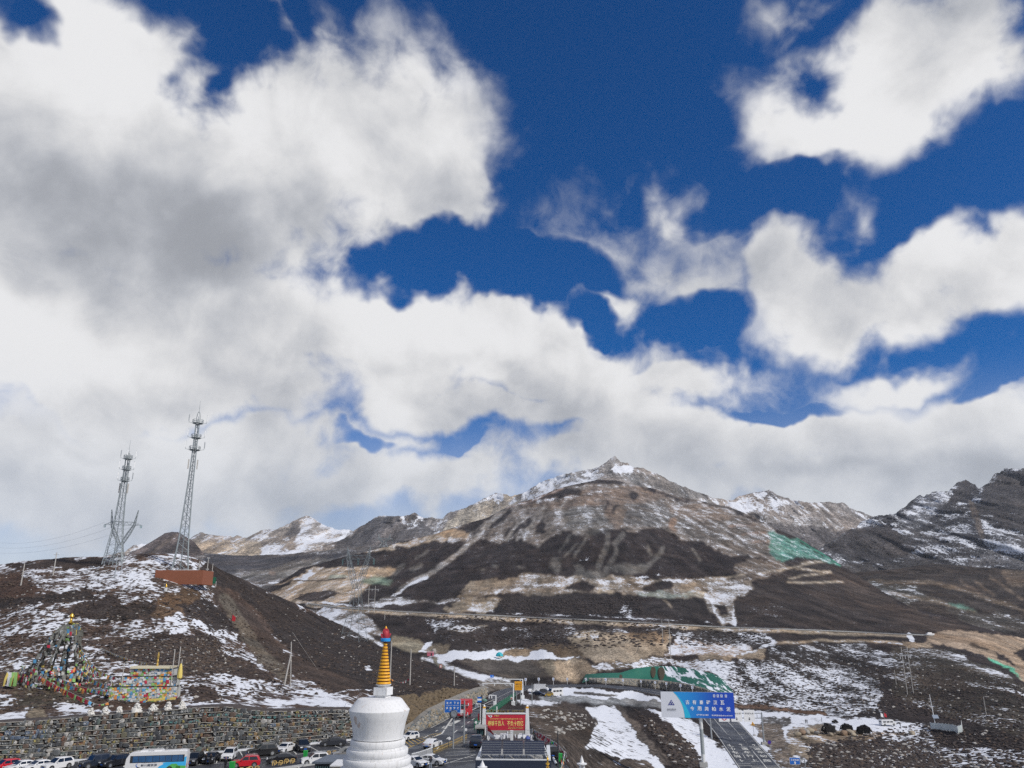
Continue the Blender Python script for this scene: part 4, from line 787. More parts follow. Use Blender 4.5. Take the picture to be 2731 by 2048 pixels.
# ------------------------------------------------------------------ terraced wall of carved prayer stones
WALL_B = [(-300, 2057), (0, 2036), (300, 2021.5), (600, 2002.5), (780, 1986.5), (920, 1972), (985, 1968)]
wb = interp_line(WALL_B); wt = interp_line(WALL_T)
wall = thing('prayer_stone_wall', 'long terraced wall of carved prayer stones rising behind the parked cars', 'stone wall', on_z(400, 2015, 0)); w0 = wall.location.copy()
NT = 9
def wall_pt(px, t, dz=0.0):
    """point on the wall face: t = 0 foot, 1 crest"""
    py = wb(px) + (wt(px) - wb(px)) * t; y0 = y_of_z(px, wb(px), 0.0); return at(px, py, y0 + 2.6 * t) + Vector((0, 0, dz))
M_wallcore = mat('dark_mortar', (.060, .048, .042), .95, var=.5, scale=1.2, bump=.5)
XS = list(range(-290, 985, 12)); mb = MB(); vs = []; 
for x in XS:
    for k in range(NT + 1):
        p = wall_pt(x, k / NT); vs += [p - w0 + Vector((0, -.02, 0)), p - w0 + Vector((0, .27, 0))]
    p = wall_pt(x, 1.0); vs += [p - w0 + Vector((0, 3.0, .1))]
c = 2 * (NT + 1) + 1; mb.add(vs, [(i * c + j, (i + 1) * c + j, (i + 1) * c + j + 1, i * c + j + 1) for i in range(len(XS) - 1) for j in range(c - 1)])
mb.build('wall_core', M_wallcore, wall)
M_led = mat('ledge_slab', (.35, .33, .29), .9, var=.7, scale=2.2)
for k in range(1, NT + 1):
    mb = MB()
    for a, b in zip(XS[:-1], XS[1:]):
        pa, pb = wall_pt(a, k / NT) - w0, wall_pt(b, k / NT) - w0; j = random.uniform(-.03, .03)
        if random.random() < .12: continue
        mb.box((pa + pb) / 2 + Vector((0, -.16, -.03 + j)), ((pb - pa).length * .99, .36, .06), math.atan2(pb.y - pa.y, pb.x - pa.x))
    mb.build('ledge', M_led, wall)
STONE = [mat('stone_' + n_, c_, .85, var=.25, scale=2.5, bump=.4) for n_, c_ in (('slate', (.115, .12, .12)), ('dark_slate', (.055, .058, .062)), ('brown', (.12, .085, .066)), ('olive', (.135, .125, .085)), ('pale', (.42, .40, .37)), ('ochre', (.26, .175, .09)), ('greygreen', (.10, .125, .115)), ('rust', (.17, .085, .055)), ('bluegrey', (.10, .13, .18)))]
SW = [.33, .25, .16, .10, .04, .03, .06, .02, .01]
def stone_mb(w, h, d, rnd, top=True):
    """upright slab with an uneven rounded outline"""
    n_ = 7; poly = []
    for i in range(n_):
        a = -math.pi / 2 + 2 * math.pi * (i + .5) / n_; r = rnd.uniform(.86, 1.08)
        poly.append((math.copysign(abs(math.cos(a)) ** .6, math.cos(a)) * w / 2 * r, h / 2 + math.copysign(abs(math.sin(a)) ** .7, math.sin(a)) * h / 2 * (r if math.sin(a) > 0 else 1)))
    mb = MB(); m = [(x * .82, h / 2 + (z - h / 2) * .82) for x, z in poly]
    vs = [(x, -d, z) for x, z in m] + [(x, -d * .45, z) for x, z in poly] + [(x, d * .5, z) for x, z in poly]
    mb.add(vs, [tuple(range(n_))] + [(i, n_ + i, n_ + (i + 1) % n_, (i + 1) % n_) for i in range(n_)] + [(n_ + i, 2 * n_ + i, 2 * n_ + (i + 1) % n_, n_ + (i + 1) % n_) for i in range(n_)]); return mb
rnd = random.Random(5); SHAPES = {}
for si, m in enumerate(STONE):
    for v in range(3):
        mb = stone_mb(1, 1, 1, rnd); o = mb.build('stone', m); SHAPES[si, v] = o.data; bpy.data.objects.remove(o)
slots = []; rest = [MB() for _ in STONE]
for k in range(NT):
    x = -285.0
    while x < 978:
        big = rnd.random(); wpx = rnd.uniform(5, 10) if big < .7 else rnd.uniform(10, 19)
        if rnd.random() < .10: x += rnd.uniform(2, 9); continue
        p = wall_pt(x + wpx / 2, k / NT); s = p.y / FOC / 1.06; hrow = (wb(x) - wt(x)) / NT * s
        fh = rnd.uniform(.5, .92) if rnd.random() < .85 else rnd.uniform(.92, 1.2)
        slots.append((wpx * hrow * fh * (1 if -20 < x < 1000 else .1), p + Vector((0, -.02, .0)), wpx * s * .96, hrow * fh, rnd.choices(range(len(STONE)), SW)[0], x, k)); x += wpx + rnd.uniform(-.5, 1.0)
slots.sort(key=lambda q: -q[0]); painted = {'white': MB(), 'teal': MB(), 'yellow': MB()}
for i, (ar, p, w, h, si, x, k) in enumerate(slots):
    if 0 < x < 120 and 5 <= k <= 6 and rnd.random() < .5: si = 8
    rot = (rnd.uniform(-.10, .06), rnd.uniform(-.12, .12), rnd.uniform(-.15, .15))
    if i < 300:
        o = bpy.data.objects.new('stone', SHAPES[si, rnd.randrange(3)]); COL.objects.link(o); o.parent = wall; o.location = p - w0; o.scale = (w, .22, h); o.rotation_euler = rot
    else:
        mb = stone_mb(w, h, .2, rnd); q = rest[si]; Mx = Matrix.Rotation(rot[1], 3, 'Y') @ Matrix.Rotation(rot[0], 3, 'X'); q.add([Mx @ Vector(v) + (p - w0) for v in mb.v], mb.f)
    col = None
    if 3 <= si <= 3 and rnd.random() < .4 or rnd.random() < .05: col = 'yellow'
    if k in (7, 8) and x > 380 and rnd.random() < .35: col = 'white'
    if k == 7 and 520 < x < 860 and rnd.random() < .75 or k == 6 and 380 < x < 700 and rnd.random() < .5: col = 'teal'
    if k == 5 and 520 < x < 600: col = 'yellow'
    if col is None and rnd.random() < .36: col = 'white'
    if col:
        q = painted[col]; ns = rnd.randint(2, 4)
        for s_ in range(ns):
            a = rnd.uniform(-.9, .9); L = h * rnd.uniform(.22, .5); c = p - w0 + Vector((w * rnd.uniform(-.28, .28), -.245, h * rnd.uniform(.35, .7)))
            q.box(c, (w * rnd.uniform(.08, .16), .02, L), M=Matrix.Rotation(a, 3, 'Y'))
for si, q in enumerate(rest):
    if q.v: q.build('small_stones', STONE[si], wall, kind='stuff')
for nm, c_ in (('white', (.62, .62, .60)), ('teal', (.16, .42, .40)), ('yellow', (.55, .46, .16))): painted[nm].build('carved_letters', mat('letter_' + nm, c_, .8, var=.2), wall, kind='stuff')
# chips of pale stone wedged between
mb = MB()
for i in range(700):
    x = rnd.uniform(-280, 980); k = rnd.randrange(NT); p = wall_pt(x, (k + rnd.uniform(.02, .6)) / NT) - w0; s = rnd.uniform(.05, .16)
    mb.box(p + Vector((0, -.2, .05)), (s * rnd.uniform(.7, 1.6), .1, s), M=Matrix.Rotation(rnd.uniform(-1, 1), 3, 'Y'))
mb.build('stone_chips', STONE[4], wall, kind='stuff')
# white cairns on the crest
for i, (x, y0, w, h) in enumerate(((232, 1914, 19, 15), (271, 1911, 19, 15), (309, 1908, 18, 14), (356, 1907, 33, 19), (400, 1903, 27, 14), (440, 1901, 24, 16), (478, 1899, 22, 15))):
    b = wall_pt(x, 1.0) + Vector((0, .9, -.02)); s = b.y / FOC / 1.06
    lab = ('white stone cairn nearest the left end of the wall crest', 'small white cairn second from the left on the wall crest', 'small white cairn just left of the big one on the wall crest', 'biggest and widest white cairn below the flag covered shrine', 'white cairn right beside the biggest one on the wall crest', 'pointed white cairn second from the right on the wall crest', 'rightmost white cairn on the stone wall crest')[i]
    t = thing('cairn', lab, 'cairn', b, 0, 'white cairns along the wall crest')
    W_, H_ = w * s / 2, h * s
    for j in range(26):
        z = H_ * (j / 26) ** 1.15; r = W_ * (1 - z / H_) ** .8; a = j * 2.4
        q = stone_mb(.34, .26, .3, rnd); Mx = Matrix.Rotation(rnd.uniform(0, 6), 3, 'Z') @ Matrix.Rotation(rnd.uniform(-.8, .8), 3, 'X')
        m2 = MB().add([Mx @ Vector(v) for v in q.v], q.f); m2.build('stone', mat('whitewashed_stone', (.62, .60, .56), .85, var=.3, scale=3), t, loc=(r * .72 * math.cos(a), r * .5 * math.sin(a), z - .05))
    MB().lathe([(W_ * .86, -.1), (W_ * .6, H_ * .4), (W_ * .25, H_ * .8), (.03, H_)], 9).build('core', mat('whitewashed_stone', (.62, .60, .56), .85, var=.3, scale=3), t)

# ------------------------------------------------------------------ rubble retaining wall along the road
RW = [(1080, 1968, 1952), (1104, 1953, 1937), (1122, 1948.5, 1919), (1145, 1940.5, 1902), (1171, 1929, 1890), (1206, 1909, 1871), (1240, 1889, 1855), (1270, 1872.5, 1843), (1300, 1856, 1836)]
rw = thing('roadside_wall', 'rough grey and tan rubble retaining wall along the left side of the road', 'stone wall', road_pt(1171, 1930)); r0 = rw.location.copy()
ra = np.array(RW, float)
def rw_pt(x, t):
    yb = np.interp(x, ra[:, 0], ra[:, 1]); yt_ = np.interp(x, ra[:, 0], ra[:, 2]); d = road_y(x, yb); return at(x, yb + (yt_ - yb) * t, d + .3 + 2.6 * t)
mb = MB(); XR = list(range(1080, 1301, 4)); vs = [rw_pt(x, t) - r0 for x in XR for t in (0, .34, .67, 1)]; vs2 = [rw_pt(x, 1) - r0 + Vector((-.6, 3, .5)) for x in XR]
mb.add(vs, [(i * 4 + j, (i + 1) * 4 + j, (i + 1) * 4 + j + 1, i * 4 + j + 1) for i in range(len(XR) - 1) for j in range(3)]); n = len(XR)
mb.add([rw_pt(x, 1) - r0 for x in XR] + vs2, [(i, i + 1, n + i + 1, n + i) for i in range(n - 1)]); mb.build('wall_core', mat('rubble_mortar', (.20, .185, .16), .95, var=.5, scale=.8, bump=.5), rw)
RS = [mat('rubble_' + n_, c_, .9, var=.3, scale=1.5) for n_, c_ in (('tan', (.30, .26, .20)), ('grey', (.21, .21, .20)), ('pale', (.40, .37, .32)), ('bluegrey', (.15, .165, .17)), ('ochre', (.30, .22, .12)))]
RSH = {}
for si, m in enumerate(RS):
    o = stone_mb(1, 1, 1, rnd).build('stone', m); RSH[si] = o.data; bpy.data.objects.remove(o)
sl = []
for i in range(1500):
    x = rnd.uniform(1081, 1299); t = rnd.uniform(0, .96); sl.append((rnd.uniform(.35, .62) if i < 300 else rnd.uniform(.2, .4), x, t))
sl.sort(key=lambda q: -q[0]); rest = [MB() for _ in RS]
for i, (s, x, t) in enumerate(sl):
    p = rw_pt(x, t) - r0; si = rnd.choices(range(5), (.3, .3, .15, .17, .08))[0]; w, h = s * rnd.uniform(.9, 1.5), s * rnd.uniform(.7, 1.1)
    if i < 290:
        o = bpy.data.objects.new('stone', RSH[si]); COL.objects.link(o); o.parent = rw; o.location = p; o.scale = (w, .16, h); o.rotation_euler = (0, rnd.uniform(-.5, .5), rnd.uniform(-.2, .2) + .25)
    else:
        q = stone_mb(w, h, .12, rnd); Mx = Matrix.Rotation(rnd.uniform(-.5, .5), 3, 'Y'); rest[si].add([Mx @ Vector(v) + p for v in q.v], q.f)
for si, q in enumerate(rest): q.build('small_stones', RS[si], rw, kind='stuff')
# low stone wall under the green net on the far bend
BW = [(1572, 1821, 1812), (1650, 1823, 1812), (1700, 1829, 1814), (1766, 1838, 1818), (1830, 1851, 1826), (1880, 1866, 1838), (1905, 1876, 1848)]
ba = np.array(BW, float); bw = thing('bend_wall', 'low grey rubble wall around the outside of the far bend', 'stone wall', hp(1700, 1829)); b0 = bw.location.copy()
bpt = lambda x, t: at(x, np.interp(x, ba[:, 0], ba[:, 1]) + (np.interp(x, ba[:, 0], ba[:, 2]) - np.interp(x, ba[:, 0], ba[:, 1])) * t, float(main.tps(x, np.interp(x, ba[:, 0], ba[:, 1]))) * .998 + 1.5 * t) - b0
mb = MB(); XR = list(range(1572, 1906, 6)); vs = [bpt(x, t) for x in XR for t in (-.15, .5, 1)] ; mb.add(vs, [(i * 3 + j, (i + 1) * 3 + j, (i + 1) * 3 + j + 1, i * 3 + j + 1) for i in range(len(XR) - 1) for j in range(2)])
n = len(XR); mb.add([bpt(x, 1) for x in XR] + [bpt(x, 1) + Vector((0, 6, .3)) for x in XR], [(i, i + 1, n + i + 1, n + i) for i in range(n - 1)]); mb.build('wall_core', mat('rubble_mortar', (.2, .185, .16)), bw)
q = [MB(), MB(), MB()]
for i in range(700):
    x = rnd.uniform(1573, 1904); p = bpt(x, rnd.uniform(0, .95)); s = rnd.uniform(.4, .9); m2 = stone_mb(s * 1.3, s, .2, rnd); q[i % 3].add([Vector(v) + p for v in m2.v], m2.f)
for i in range(3): q[i].build('rubble', RS[i], bw, kind='stuff')
# green protection net pinned over the cut slope above it
NET_T = interp_line([(1553, 1819), (1562, 1798), (1610, 1795), (1655, 1794), (1690, 1783), (1735, 1777), (1790, 1776.5), (1850, 1785), (1900, 1796), (1922, 1806), (1937, 1822), (1956, 1846)])
NET_B = interp_line([(1553, 1821), (1580, 1812), (1650, 1812), (1700, 1814.5), (1770, 1818), (1840, 1827), (1890, 1840), (1930, 1850), (1956, 1851)])
m, nt_, b = new_mat('green_net'); pos = N(nt_, 'ShaderNodeNewGeometry').outputs['Position']; sx = N(nt_, 'ShaderNodeSeparateXYZ'); nt_.links.new(pos, sx.inputs[0])
mp = N(nt_, 'ShaderNodeMapping'); mp.inputs['Scale'].default_value = (1.0, .12, .16); mp.inputs['Rotation'].default_value = (0, R(-18), 0); nt_.links.new(pos, mp.inputs[0])
sn = noise_n(nt_, mp.outputs[0], .38, 6, .62, .3); cov = ramp(nt_, sx.outputs['X'], 60, 92); thr = math_n(nt_, 'MULTIPLY_ADD', cov, -.19, .70)
sm = ramp(nt_, math_n(nt_, 'SUBTRACT', sn, thr), 0, .04); fn = noise_n(nt_, pos, 1.2, 5, .6)
g = mix_rgb(nt_, 1.0, (.010, .115, .075), math_n(nt_, 'MULTIPLY_ADD', fn, .9, .55), 'MULTIPLY')
nt_.links.new(mix_rgb(nt_, sm, g, (.78, .80, .84)), b.inputs['Base Color']); b.inputs['Roughness'].default_value = .75
mb = MB(); xs_ = np.arange(1553, 1957, 3.0); vs = []; nr_ = 9
for x in xs_:
    for j in range(nr_):
        t = j / (nr_ - 1); y = NET_B(x) + (NET_T(x) - NET_B(x)) * t; vs.append(at(x, y, float(main.tps(x, y)) * (.9955 - .0015 * math.sin(x * .2 + j) * t)))
n0 = vs[len(vs) // 2].copy(); mb.add([v - n0 for v in vs], [(i * nr_ + j, (i + 1) * nr_ + j, (i + 1) * nr_ + j + 1, i * nr_ + j + 1) for i in range(len(xs_) - 1) for j in range(nr_ - 1)])
net = mb.build('slope_net', m, None, smooth=True, loc=n0); tag(net, 'green protection net with snow streaks stretched over the slope above the bend', 'slope net')
for (x, y, rx, ry) in ((1742, 1793, 7, 15), (1764, 1797, 9, 18), (1656, 1806, 4, 7)):
    mb = MB(); c = at(x, y, float(main.tps(x, y)) * .9915); pts = [at(x + rx * math.cos(a) * (1 - .25 * math.sin(a)), y + ry * math.sin(a), float(main.tps(x, y + ry * math.sin(a))) * .9915) - n0 for a in np.linspace(0, 2 * math.pi, 14)[:-1]]
    pts2 = [q_ + Vector((0, 1.2, 0)) for q_ in pts]; k_ = len(pts); mb.add(pts + pts2, [tuple(range(k_))] + [(i, (i + 1) % k_, k_ + (i + 1) % k_, k_ + i) for i in range(k_)]); mb.build('torn_patch', mat('bare_earth', (.055, .042, .022), .95, var=.4), net)
# ------------------------------------------------------------------ vehicles
_DC = {}
def cached(key, fn, m, smooth=False):
    if key not in _DC:
        o = fn().build('tmp', m, smooth=smooth); _DC[key] = o.data; bpy.data.objects.remove(o)
    return _DC[key]
def inst(name, data, parent, loc=(0, 0, 0), rot=(0, 0, 0), scale=None):
    o = bpy.data.objects.new(name, data); COL.objects.link(o); o.parent = parent; o.location = loc; o.rotation_euler = rot
    if scale: o.scale = scale
    return o
CARP = dict(
 suv=dict(L=4.6, W=1.86, low=[(-2.2, .34), (-2.27, .56), (-2.25, .95), (-2.16, 1.03), (.85, 1.04), (1.75, .97), (2.12, .86), (2.27, .60), (2.22, .32), (1.9, .24), (-1.9, .24)], cab=[(-2.18, 1.0), (-1.98, 1.42), (-1.78, 1.61), (-.9, 1.69), (-.1, 1.68), (.18, 1.60), (1.02, 1.0)], wr=.36, wx=(1.38, -1.36)),
 sedan=dict(L=4.8, W=1.84, low=[(-2.3, .32), (-2.4, .62), (-2.36, .95), (-2.1, 1.0), (.8, .95), (1.75, .86), (2.2, .74), (2.4, .52), (2.34, .28), (2, .2), (-2, .2)], cab=[(-2.0, .96), (-1.2, 1.36), (-.65, 1.46), (0, 1.46), (.32, 1.38), (1.22, .93)], wr=.33, wx=(1.42, -1.38)),
 hatch=dict(L=4.3, W=1.8, low=[(-2.0, .34), (-2.12, .58), (-2.1, .92), (-2.0, 1.0), (.8, .98), (1.6, .9), (2.0, .78), (2.14, .54), (2.1, .30), (1.8, .22), (-1.8, .22)], cab=[(-2.02, .97), (-1.8, 1.36), (-1.55, 1.50), (-.6, 1.56), (0, 1.55), (.25, 1.47), (1.1, .96)], wr=.33, wx=(1.3, -1.28)),
 offroad=dict(L=4.6, W=1.9, low=[(-2.1, .44), (-2.15, .6), (-2.14, 1.08), (-2.06, 1.14), (.9, 1.14), (1.95, 1.08), (2.15, 1.0), (2.2, .6), (2.15, .42), (1.9, .34), (-1.9, .34)], cab=[(-2.08, 1.1), (-2.0, 1.6), (-1.9, 1.82), (-.9, 1.88), (.2, 1.86), (.38, 1.78), (.9, 1.1)], wr=.40, wx=(1.38, -1.36)))
M_glass = mat('car_glass', (.012, .016, .022), .12, 0, .05, spec=.7); M_tyre = mat('tyre_rubber', (.02, .02, .02), .85); M_rim = mat('alloy_rim', (.42, .43, .44), .35, .7)
M_lamp = mat('head_lamp_glass', (.60, .62, .64), .15, .2, .05); M_tail = mat('tail_lamp', (.30, .012, .012), .25); M_plate = mat('blue_plate', (.02, .12, .50), .5); M_grille = mat('grille', (.02, .02, .022), .4)
def paint(name, c): return mat('car_paint_' + name, c, .34, 0, .04, coat=.6, scale=1.0)
PAINT = dict(white=paint('white', (.70, .70, .70)), red=paint('red', (.52, .012, .025)), black=paint('black', (.010, .010, .012)), navy=paint('navy', (.014, .020, .034)), grey=paint('grey', (.16, .155, .15)), gold=paint('gold', (.30, .20, .03)), blue=paint('dark_blue', (.012, .022, .05)), charcoal=paint('charcoal', (.030, .032, .040)))
def car(kind, col, px, py, heading, label, s=1.0, f=None, group='cars parked in the car park', rails=False, pxy=None):
    d = CARP[kind]; P = pxy or (on_z(px, py, 0.012) if f is None else f(px, py)); t = thing('parked_car' if group == 'cars parked in the car park' else 'car', label, 'car', P, math.atan2(heading[1], heading[0]), group)
    if group == 'cars parked in the car park': s *= .82
    if f is road_pt: s *= .84
    t.scale = (s, s, s)
    w = d['W'] / 2; m = PAINT[col]; low, cab = d['low'], d['cab']
    def f_low():
        mb = MB(); n = len(low); cx = sum(p[0] for p in low) / n; cz = sum(p[1] for p in low) / n; vs = []
        for y, k in ((-w, .955), (-w + .05, .99), (-w + .12, 1), (w - .12, 1), (w - .05, .99), (w, .955)): vs += [(cx + (x - cx) * (k * .5 + .5 if abs(y) == w else k), y * (1 - .05 * max(0, abs(x) - 1.7)), cz + (z - cz) * k) for x, z in low]
        return mb.add(vs, [tuple(range(n))[::-1], tuple(5 * n + i for i in range(n))] + [(j * n + i, j * n + (i + 1) % n, (j + 1) * n + (i + 1) % n, (j + 1) * n + i) for j in range(5) for i in range(n)])
    zb, zr = cab[0][1], max(z for _, z in cab); yw = lambda z: (w * .96) * (1 - .24 * max(0, (z - zb) / (zr - zb)) ** 1.2)
    def f_cab():
        mb = MB(); n = len(cab); vs = [(x, -yw(z), z) for x, z in cab] + [(x, -yw(z) * .86, z + .025) for x, z in cab] + [(x, yw(z) * .86, z + .025) for x, z in cab] + [(x, yw(z), z) for x, z in cab]
        return mb.add(vs, [tuple(range(n))[::-1], tuple(3 * n + i for i in range(n))] + [(j * n + i, j * n + i + 1, (j + 1) * n + i + 1, (j + 1) * n + i) for j in range(3) for i in range(n - 1)])
    inst('body', cached((kind, col, 'low'), f_low, m, True), t); inst('cabin', cached((kind, col, 'cab'), f_cab, m, True), t)
    xr, xf = cab[1][0], cab[-2][0]; zt = zr - .13; zl = zb + .07
    def xat(z, rear):  # sloping front and rear lines of the cabin
        (x1, z1), (x2, z2) = (cab[0], cab[2]) if rear else (cab[-1], cab[-2]); return x1 + (x2 - x1) * min(max((z - z1) / (z2 - z1), 0), 1)
    mid = (xat(zl, 1) + xat(zl, 0)) / 2 + .1
    for side in (-1, 1):
        for nm, (a0, a1, b1, b0) in (('f', (mid + .05, xat(zl, 0) - .16, xat(zt, 0) - .06, mid + .05)), ('r', (xat(zl, 1) + .20, mid - .05, mid - .05, xat(zt, 1) + .18))):
            def fw(side=side, q=(a0, a1, b1, b0)):
                return MB().quad((q[0], side * (yw(zl) + .008), zl), (q[1], side * (yw(zl) + .008), zl), (q[2], side * (yw(zt) + .008), zt), (q[3], side * (yw(zt) + .008), zt))
            inst('side_window', cached((kind, nm, side), fw, M_glass), t)
    def fscreen(rear):
        zl2, zt2 = zb + .05, zr - .09; xl, xt = xat(zl2, rear), xat(zt2, rear); o = -.02 if rear else .02
        return MB().quad((xl + o, -yw(zl2) * .9, zl2 + .02), (xl + o, yw(zl2) * .9, zl2 + .02), (xt + o, yw(zt2) * .86, zt2 + .03), (xt + o, -yw(zt2) * .86, zt2 + .03))
    inst('windscreen', cached((kind, 'ws'), lambda: fscreen(0), M_glass), t); inst('rear_window', cached((kind, 'rw'), lambda: fscreen(1), M_glass), t)
    wr = d['wr']; ty = cached((kind, 'tyre'), lambda: MB().tube((0, -.11, 0), (0, .11, 0), wr, 16), M_tyre, True); rim = cached((kind, 'rim'), lambda: MB().tube((0, -.118, 0), (0, .118, 0), wr * .66, 10), M_rim, True)
    arch = cached((kind, 'arch'), lambda: MB().tube((0, -.1, 0), (0, .1, 0), wr * 1.2, 16), M_black, True)
    for x in d['wx']:
        for side in (-1, 1):
            wo = inst('wheel', ty, t, (x, side * (w - .075), wr)); inst('rim', rim, wo); inst('wheel_arch', arch, t, (x, side * (w - .092), wr + .02))
    xm = max(x for x, z in low); xn_ = min(x for x, z in low); zf = .72 if kind != 'offroad' else .86
    for side in (-1, 1):
        inst('headlight', cached(('hl',), lambda: MB().box((0, 0, 0), (.16, .42, .15)), M_lamp), t, (xm - .13, side * (w - .30), zf + .04), (0, R(-18), side * R(-14)))
        inst('tail_light', cached(('tl',), lambda: MB().box((0, 0, 0), (.1, .36, .17)), M_tail), t, (xn_ + .07, side * (w - .27), zf + .14))
        inst('mirror', cached((col, 'mir'), lambda: MB().box((0, 0, 0), (.14, .2, .13)), m), t, (xat(zl, 0) - .32, side * (w + .06), zl + .08))
    inst('grille', cached(('gr',), lambda: MB().box((0, 0, 0), (.06, .9, .2)), M_grille), t, (xm - .015, 0, zf - .08)); inst('lower_bumper', cached((kind, 'lb'), lambda: MB().box((0, 0, 0), (.12, d['W'] * .82, .16)), M_black), t, (xm - .06, 0, .36)); inst('rear_bumper', cached((kind, 'lb'), None, None), t, (xn_ + .06, 0, .40))
    for x in (xm + .03, xn_ - .02): inst('licence_plate', cached(('lp',), lambda: MB().box((0, 0, 0), (.02, .46, .15)), M_plate), t, (x, 0, .52))
    inst('underbody', cached((kind, 'ub'), lambda: MB().box((0, 0, .25), (d['L'] * .8, d['W'] * .86, .14)), M_black), t)
    if rails:
        for side in (-1, 1): inst('roof_rail', cached((kind, 'rail'), lambda: MB().box((0, 0, 0), (1.9, .05, .05)), M_rim), t, (-.8, side * w * .66, zr + .06))
    return t
car('hatch', 'red', 12, 2054, (-.55, -.83), 'red hatchback at the left end of the front row')
car('sedan', 'white', 55, 2055, (-.55, -.83), 'white saloon beside the red hatchback at the left end of the row')
car('sedan', 'white', 101, 2054, (-.55, -.83), 'white saloon parked between another white saloon and a white estate')
car('suv', 'white', 151, 2051, (-.5, -.87), 'white estate car at the right end of the three white cars on the left')
car('offroad', 'navy', 251, 2046, (-.62, -.78), 'big dark blue off-road car left of the coach')
car('suv', 'black', 305, 2043, (-.5, -.87), 'black car half hidden just left of the front of the coach')
car('suv', 'black', 517, 2037, (.02, -1), 'black car parked right behind the tail of the coach')
car('sedan', 'black', 562, 2032, (.1, -1), 'black saloon with two dark dressed people in front of it')
car('suv', 'white', 611, 2024, (.12, -1), 'white off-road car facing us with a dark windscreen', rails=True)
car('suv', 'black', 698, 2015, (-.86, -.5), 'large black off-road car behind the red one', 1.12, rails=True)
car('sedan', 'white', 760, 2005, (-.22, -1), 'white car with dark sunroof between two black off-road cars')
car('suv', 'black', 807, 2001, (.42, -.9), 'black off-road car with blue plate facing right of us', 1.08)
car('sedan', 'charcoal', 888, 1988, (-.97, -.22), 'dark grey saloon farthest right along the stone wall')
car('suv', 'red', 654, 2045, (-.96, -.28), 'bright red off-road car in the middle of the car park', rails=True)
car('sedan', 'black', 750, 2034, (-.96, -.3), 'black saloon beside the yellow rail hoops')
car('suv', 'white', 839, 2037, (-.92, -.38), 'white off-road car side on near the dark roofed shed', rails=True)
car('suv', 'grey', 920, 2021, (-.9, -.44), 'silver grey car half hidden by the left edge of the white stupa')
car('suv', 'white', 1093, 1972, (-.62, -.78), 'white off-road car on the hatched bay by the rubble wall', f=road_pt, rails=True)
car('sedan', 'white', 1153, 1993, (.33, .94), 'white saloon driving away along the road', f=road_pt, group='cars on the road')
car('sedan', 'white', 1106, 2043, (.8, -.6), 'white saloon half behind the right edge of the stupa')
car('sedan', 'white', 1151, 2038, (.92, -.38), 'white saloon with the standing man in front of it')
car('suv', 'navy', 1272, 1990, (.06, 1), 'dark off-road car seen from behind beside the kiosk', 1.2)
car('offroad', 'black', 1470, 2018, (-.1, 1), 'black off-road car right of the solar panel roof')
FAR = 'vehicles on the snowy lay-by at the bend'
fp = lambda x, y: hp(x, y)
car('hatch', 'white', 1415, 1848, (.15, 1), 'white hatchback seen from behind at the far lay-by', f=fp, group=FAR)
car('sedan', 'blue', 1436, 1854, (.9, -.45), 'dark blue saloon in the far lay-by', f=fp, group=FAR)
car('suv', 'black', 1454, 1849, (.95, -.3), 'black car between white van and camper in the far lay-by', f=fp, group=FAR)
car('hatch', 'gold', 1461, 1857, (-.8, -.6), 'golden yellow small car nearest us in the far lay-by', f=fp, group=FAR)

# far van and camper
def boxy(name, label, px, py, heading, L, Wd, H, m, cat, nose=.0, f=fp, group=FAR, win=(2, 3)):
    P = f(px, py); t = thing(name, label, cat, P, math.atan2(heading[1], heading[0]), group); h0 = .35
    pr = [(-L / 2, h0), (-L / 2, H - .12), (-L / 2 + .12, H), (L / 2 - nose - .3, H), (L / 2 - nose * .6, H * .58), (L / 2, H * .5 if nose else H * .6), (L / 2, h0)]
    MB().prism(pr, Wd, o=(0, -Wd / 2, 0)).build('body', m, t)
    for i in range(win[1]):
        for sd in (-1, 1): MB().box((-L * .3 + i * L * .24, sd * (Wd / 2 + .005), H * .66), (L * .19, .02, H * .2)).build('side_window', M_glass, t)
    a, b = Vector((L / 2 - nose - .3, 0, H)), Vector((L / 2 - nose * .6, 0, H * .58)); c = a.lerp(b, .52); d_ = (b - a); nrm = Vector((-d_.z, 0, d_.x)).normalized(); nrm = -nrm if nrm.x < 0 else nrm
    MB().box((0, 0, 0), (.03, Wd * .84, d_.length * .8), M=Matrix.Rotation(-math.atan2(-d_.x, -d_.z) if False else math.atan2(d_.x, d_.z) + math.pi, 3, 'Y')).build('windscreen', M_glass, t, loc=c + nrm * .015)
    MB().box((-L / 2 - .005, 0, H * .66), (.03, Wd * .7, H * .25)).build('rear_window', M_glass, t)
    for x in (L * .32, -L * .3):
        for sd in (-1, 1): w_ = MB().tube((x, sd * (Wd / 2 - .2), .42), (x, sd * (Wd / 2 + .02), .42), .42, 14).build('wheel', M_tyre, t, True); MB().tube((x, sd * (Wd / 2 - .1), .42), (x, sd * (Wd / 2 + .03), .42), .24, 10).build('rim', M_rim, w_)
    for sd in (-1, 1): MB().box((L / 2 + .01, sd * Wd * .36, .8), (.05, .3, .18)).build('headlight', M_lamp, t)
    MB().box((L / 2 + .02, 0, .5), (.1, Wd * .95, .2)).build('bumper', M_grille, t); return t
boxy('cargo_van', 'white box van farthest back in the far lay-by', 1443, 1845, (1, -.25), 5.6, 2.1, 2.9, PAINT['white'], 'van', .7, win=(0, 0))
boxy('camper', 'white camper with side windows at the right of the far lay-by', 1481, 1857, (-.85, -.5), 5.8, 2.2, 3.0, PAINT['white'], 'camper', .5)
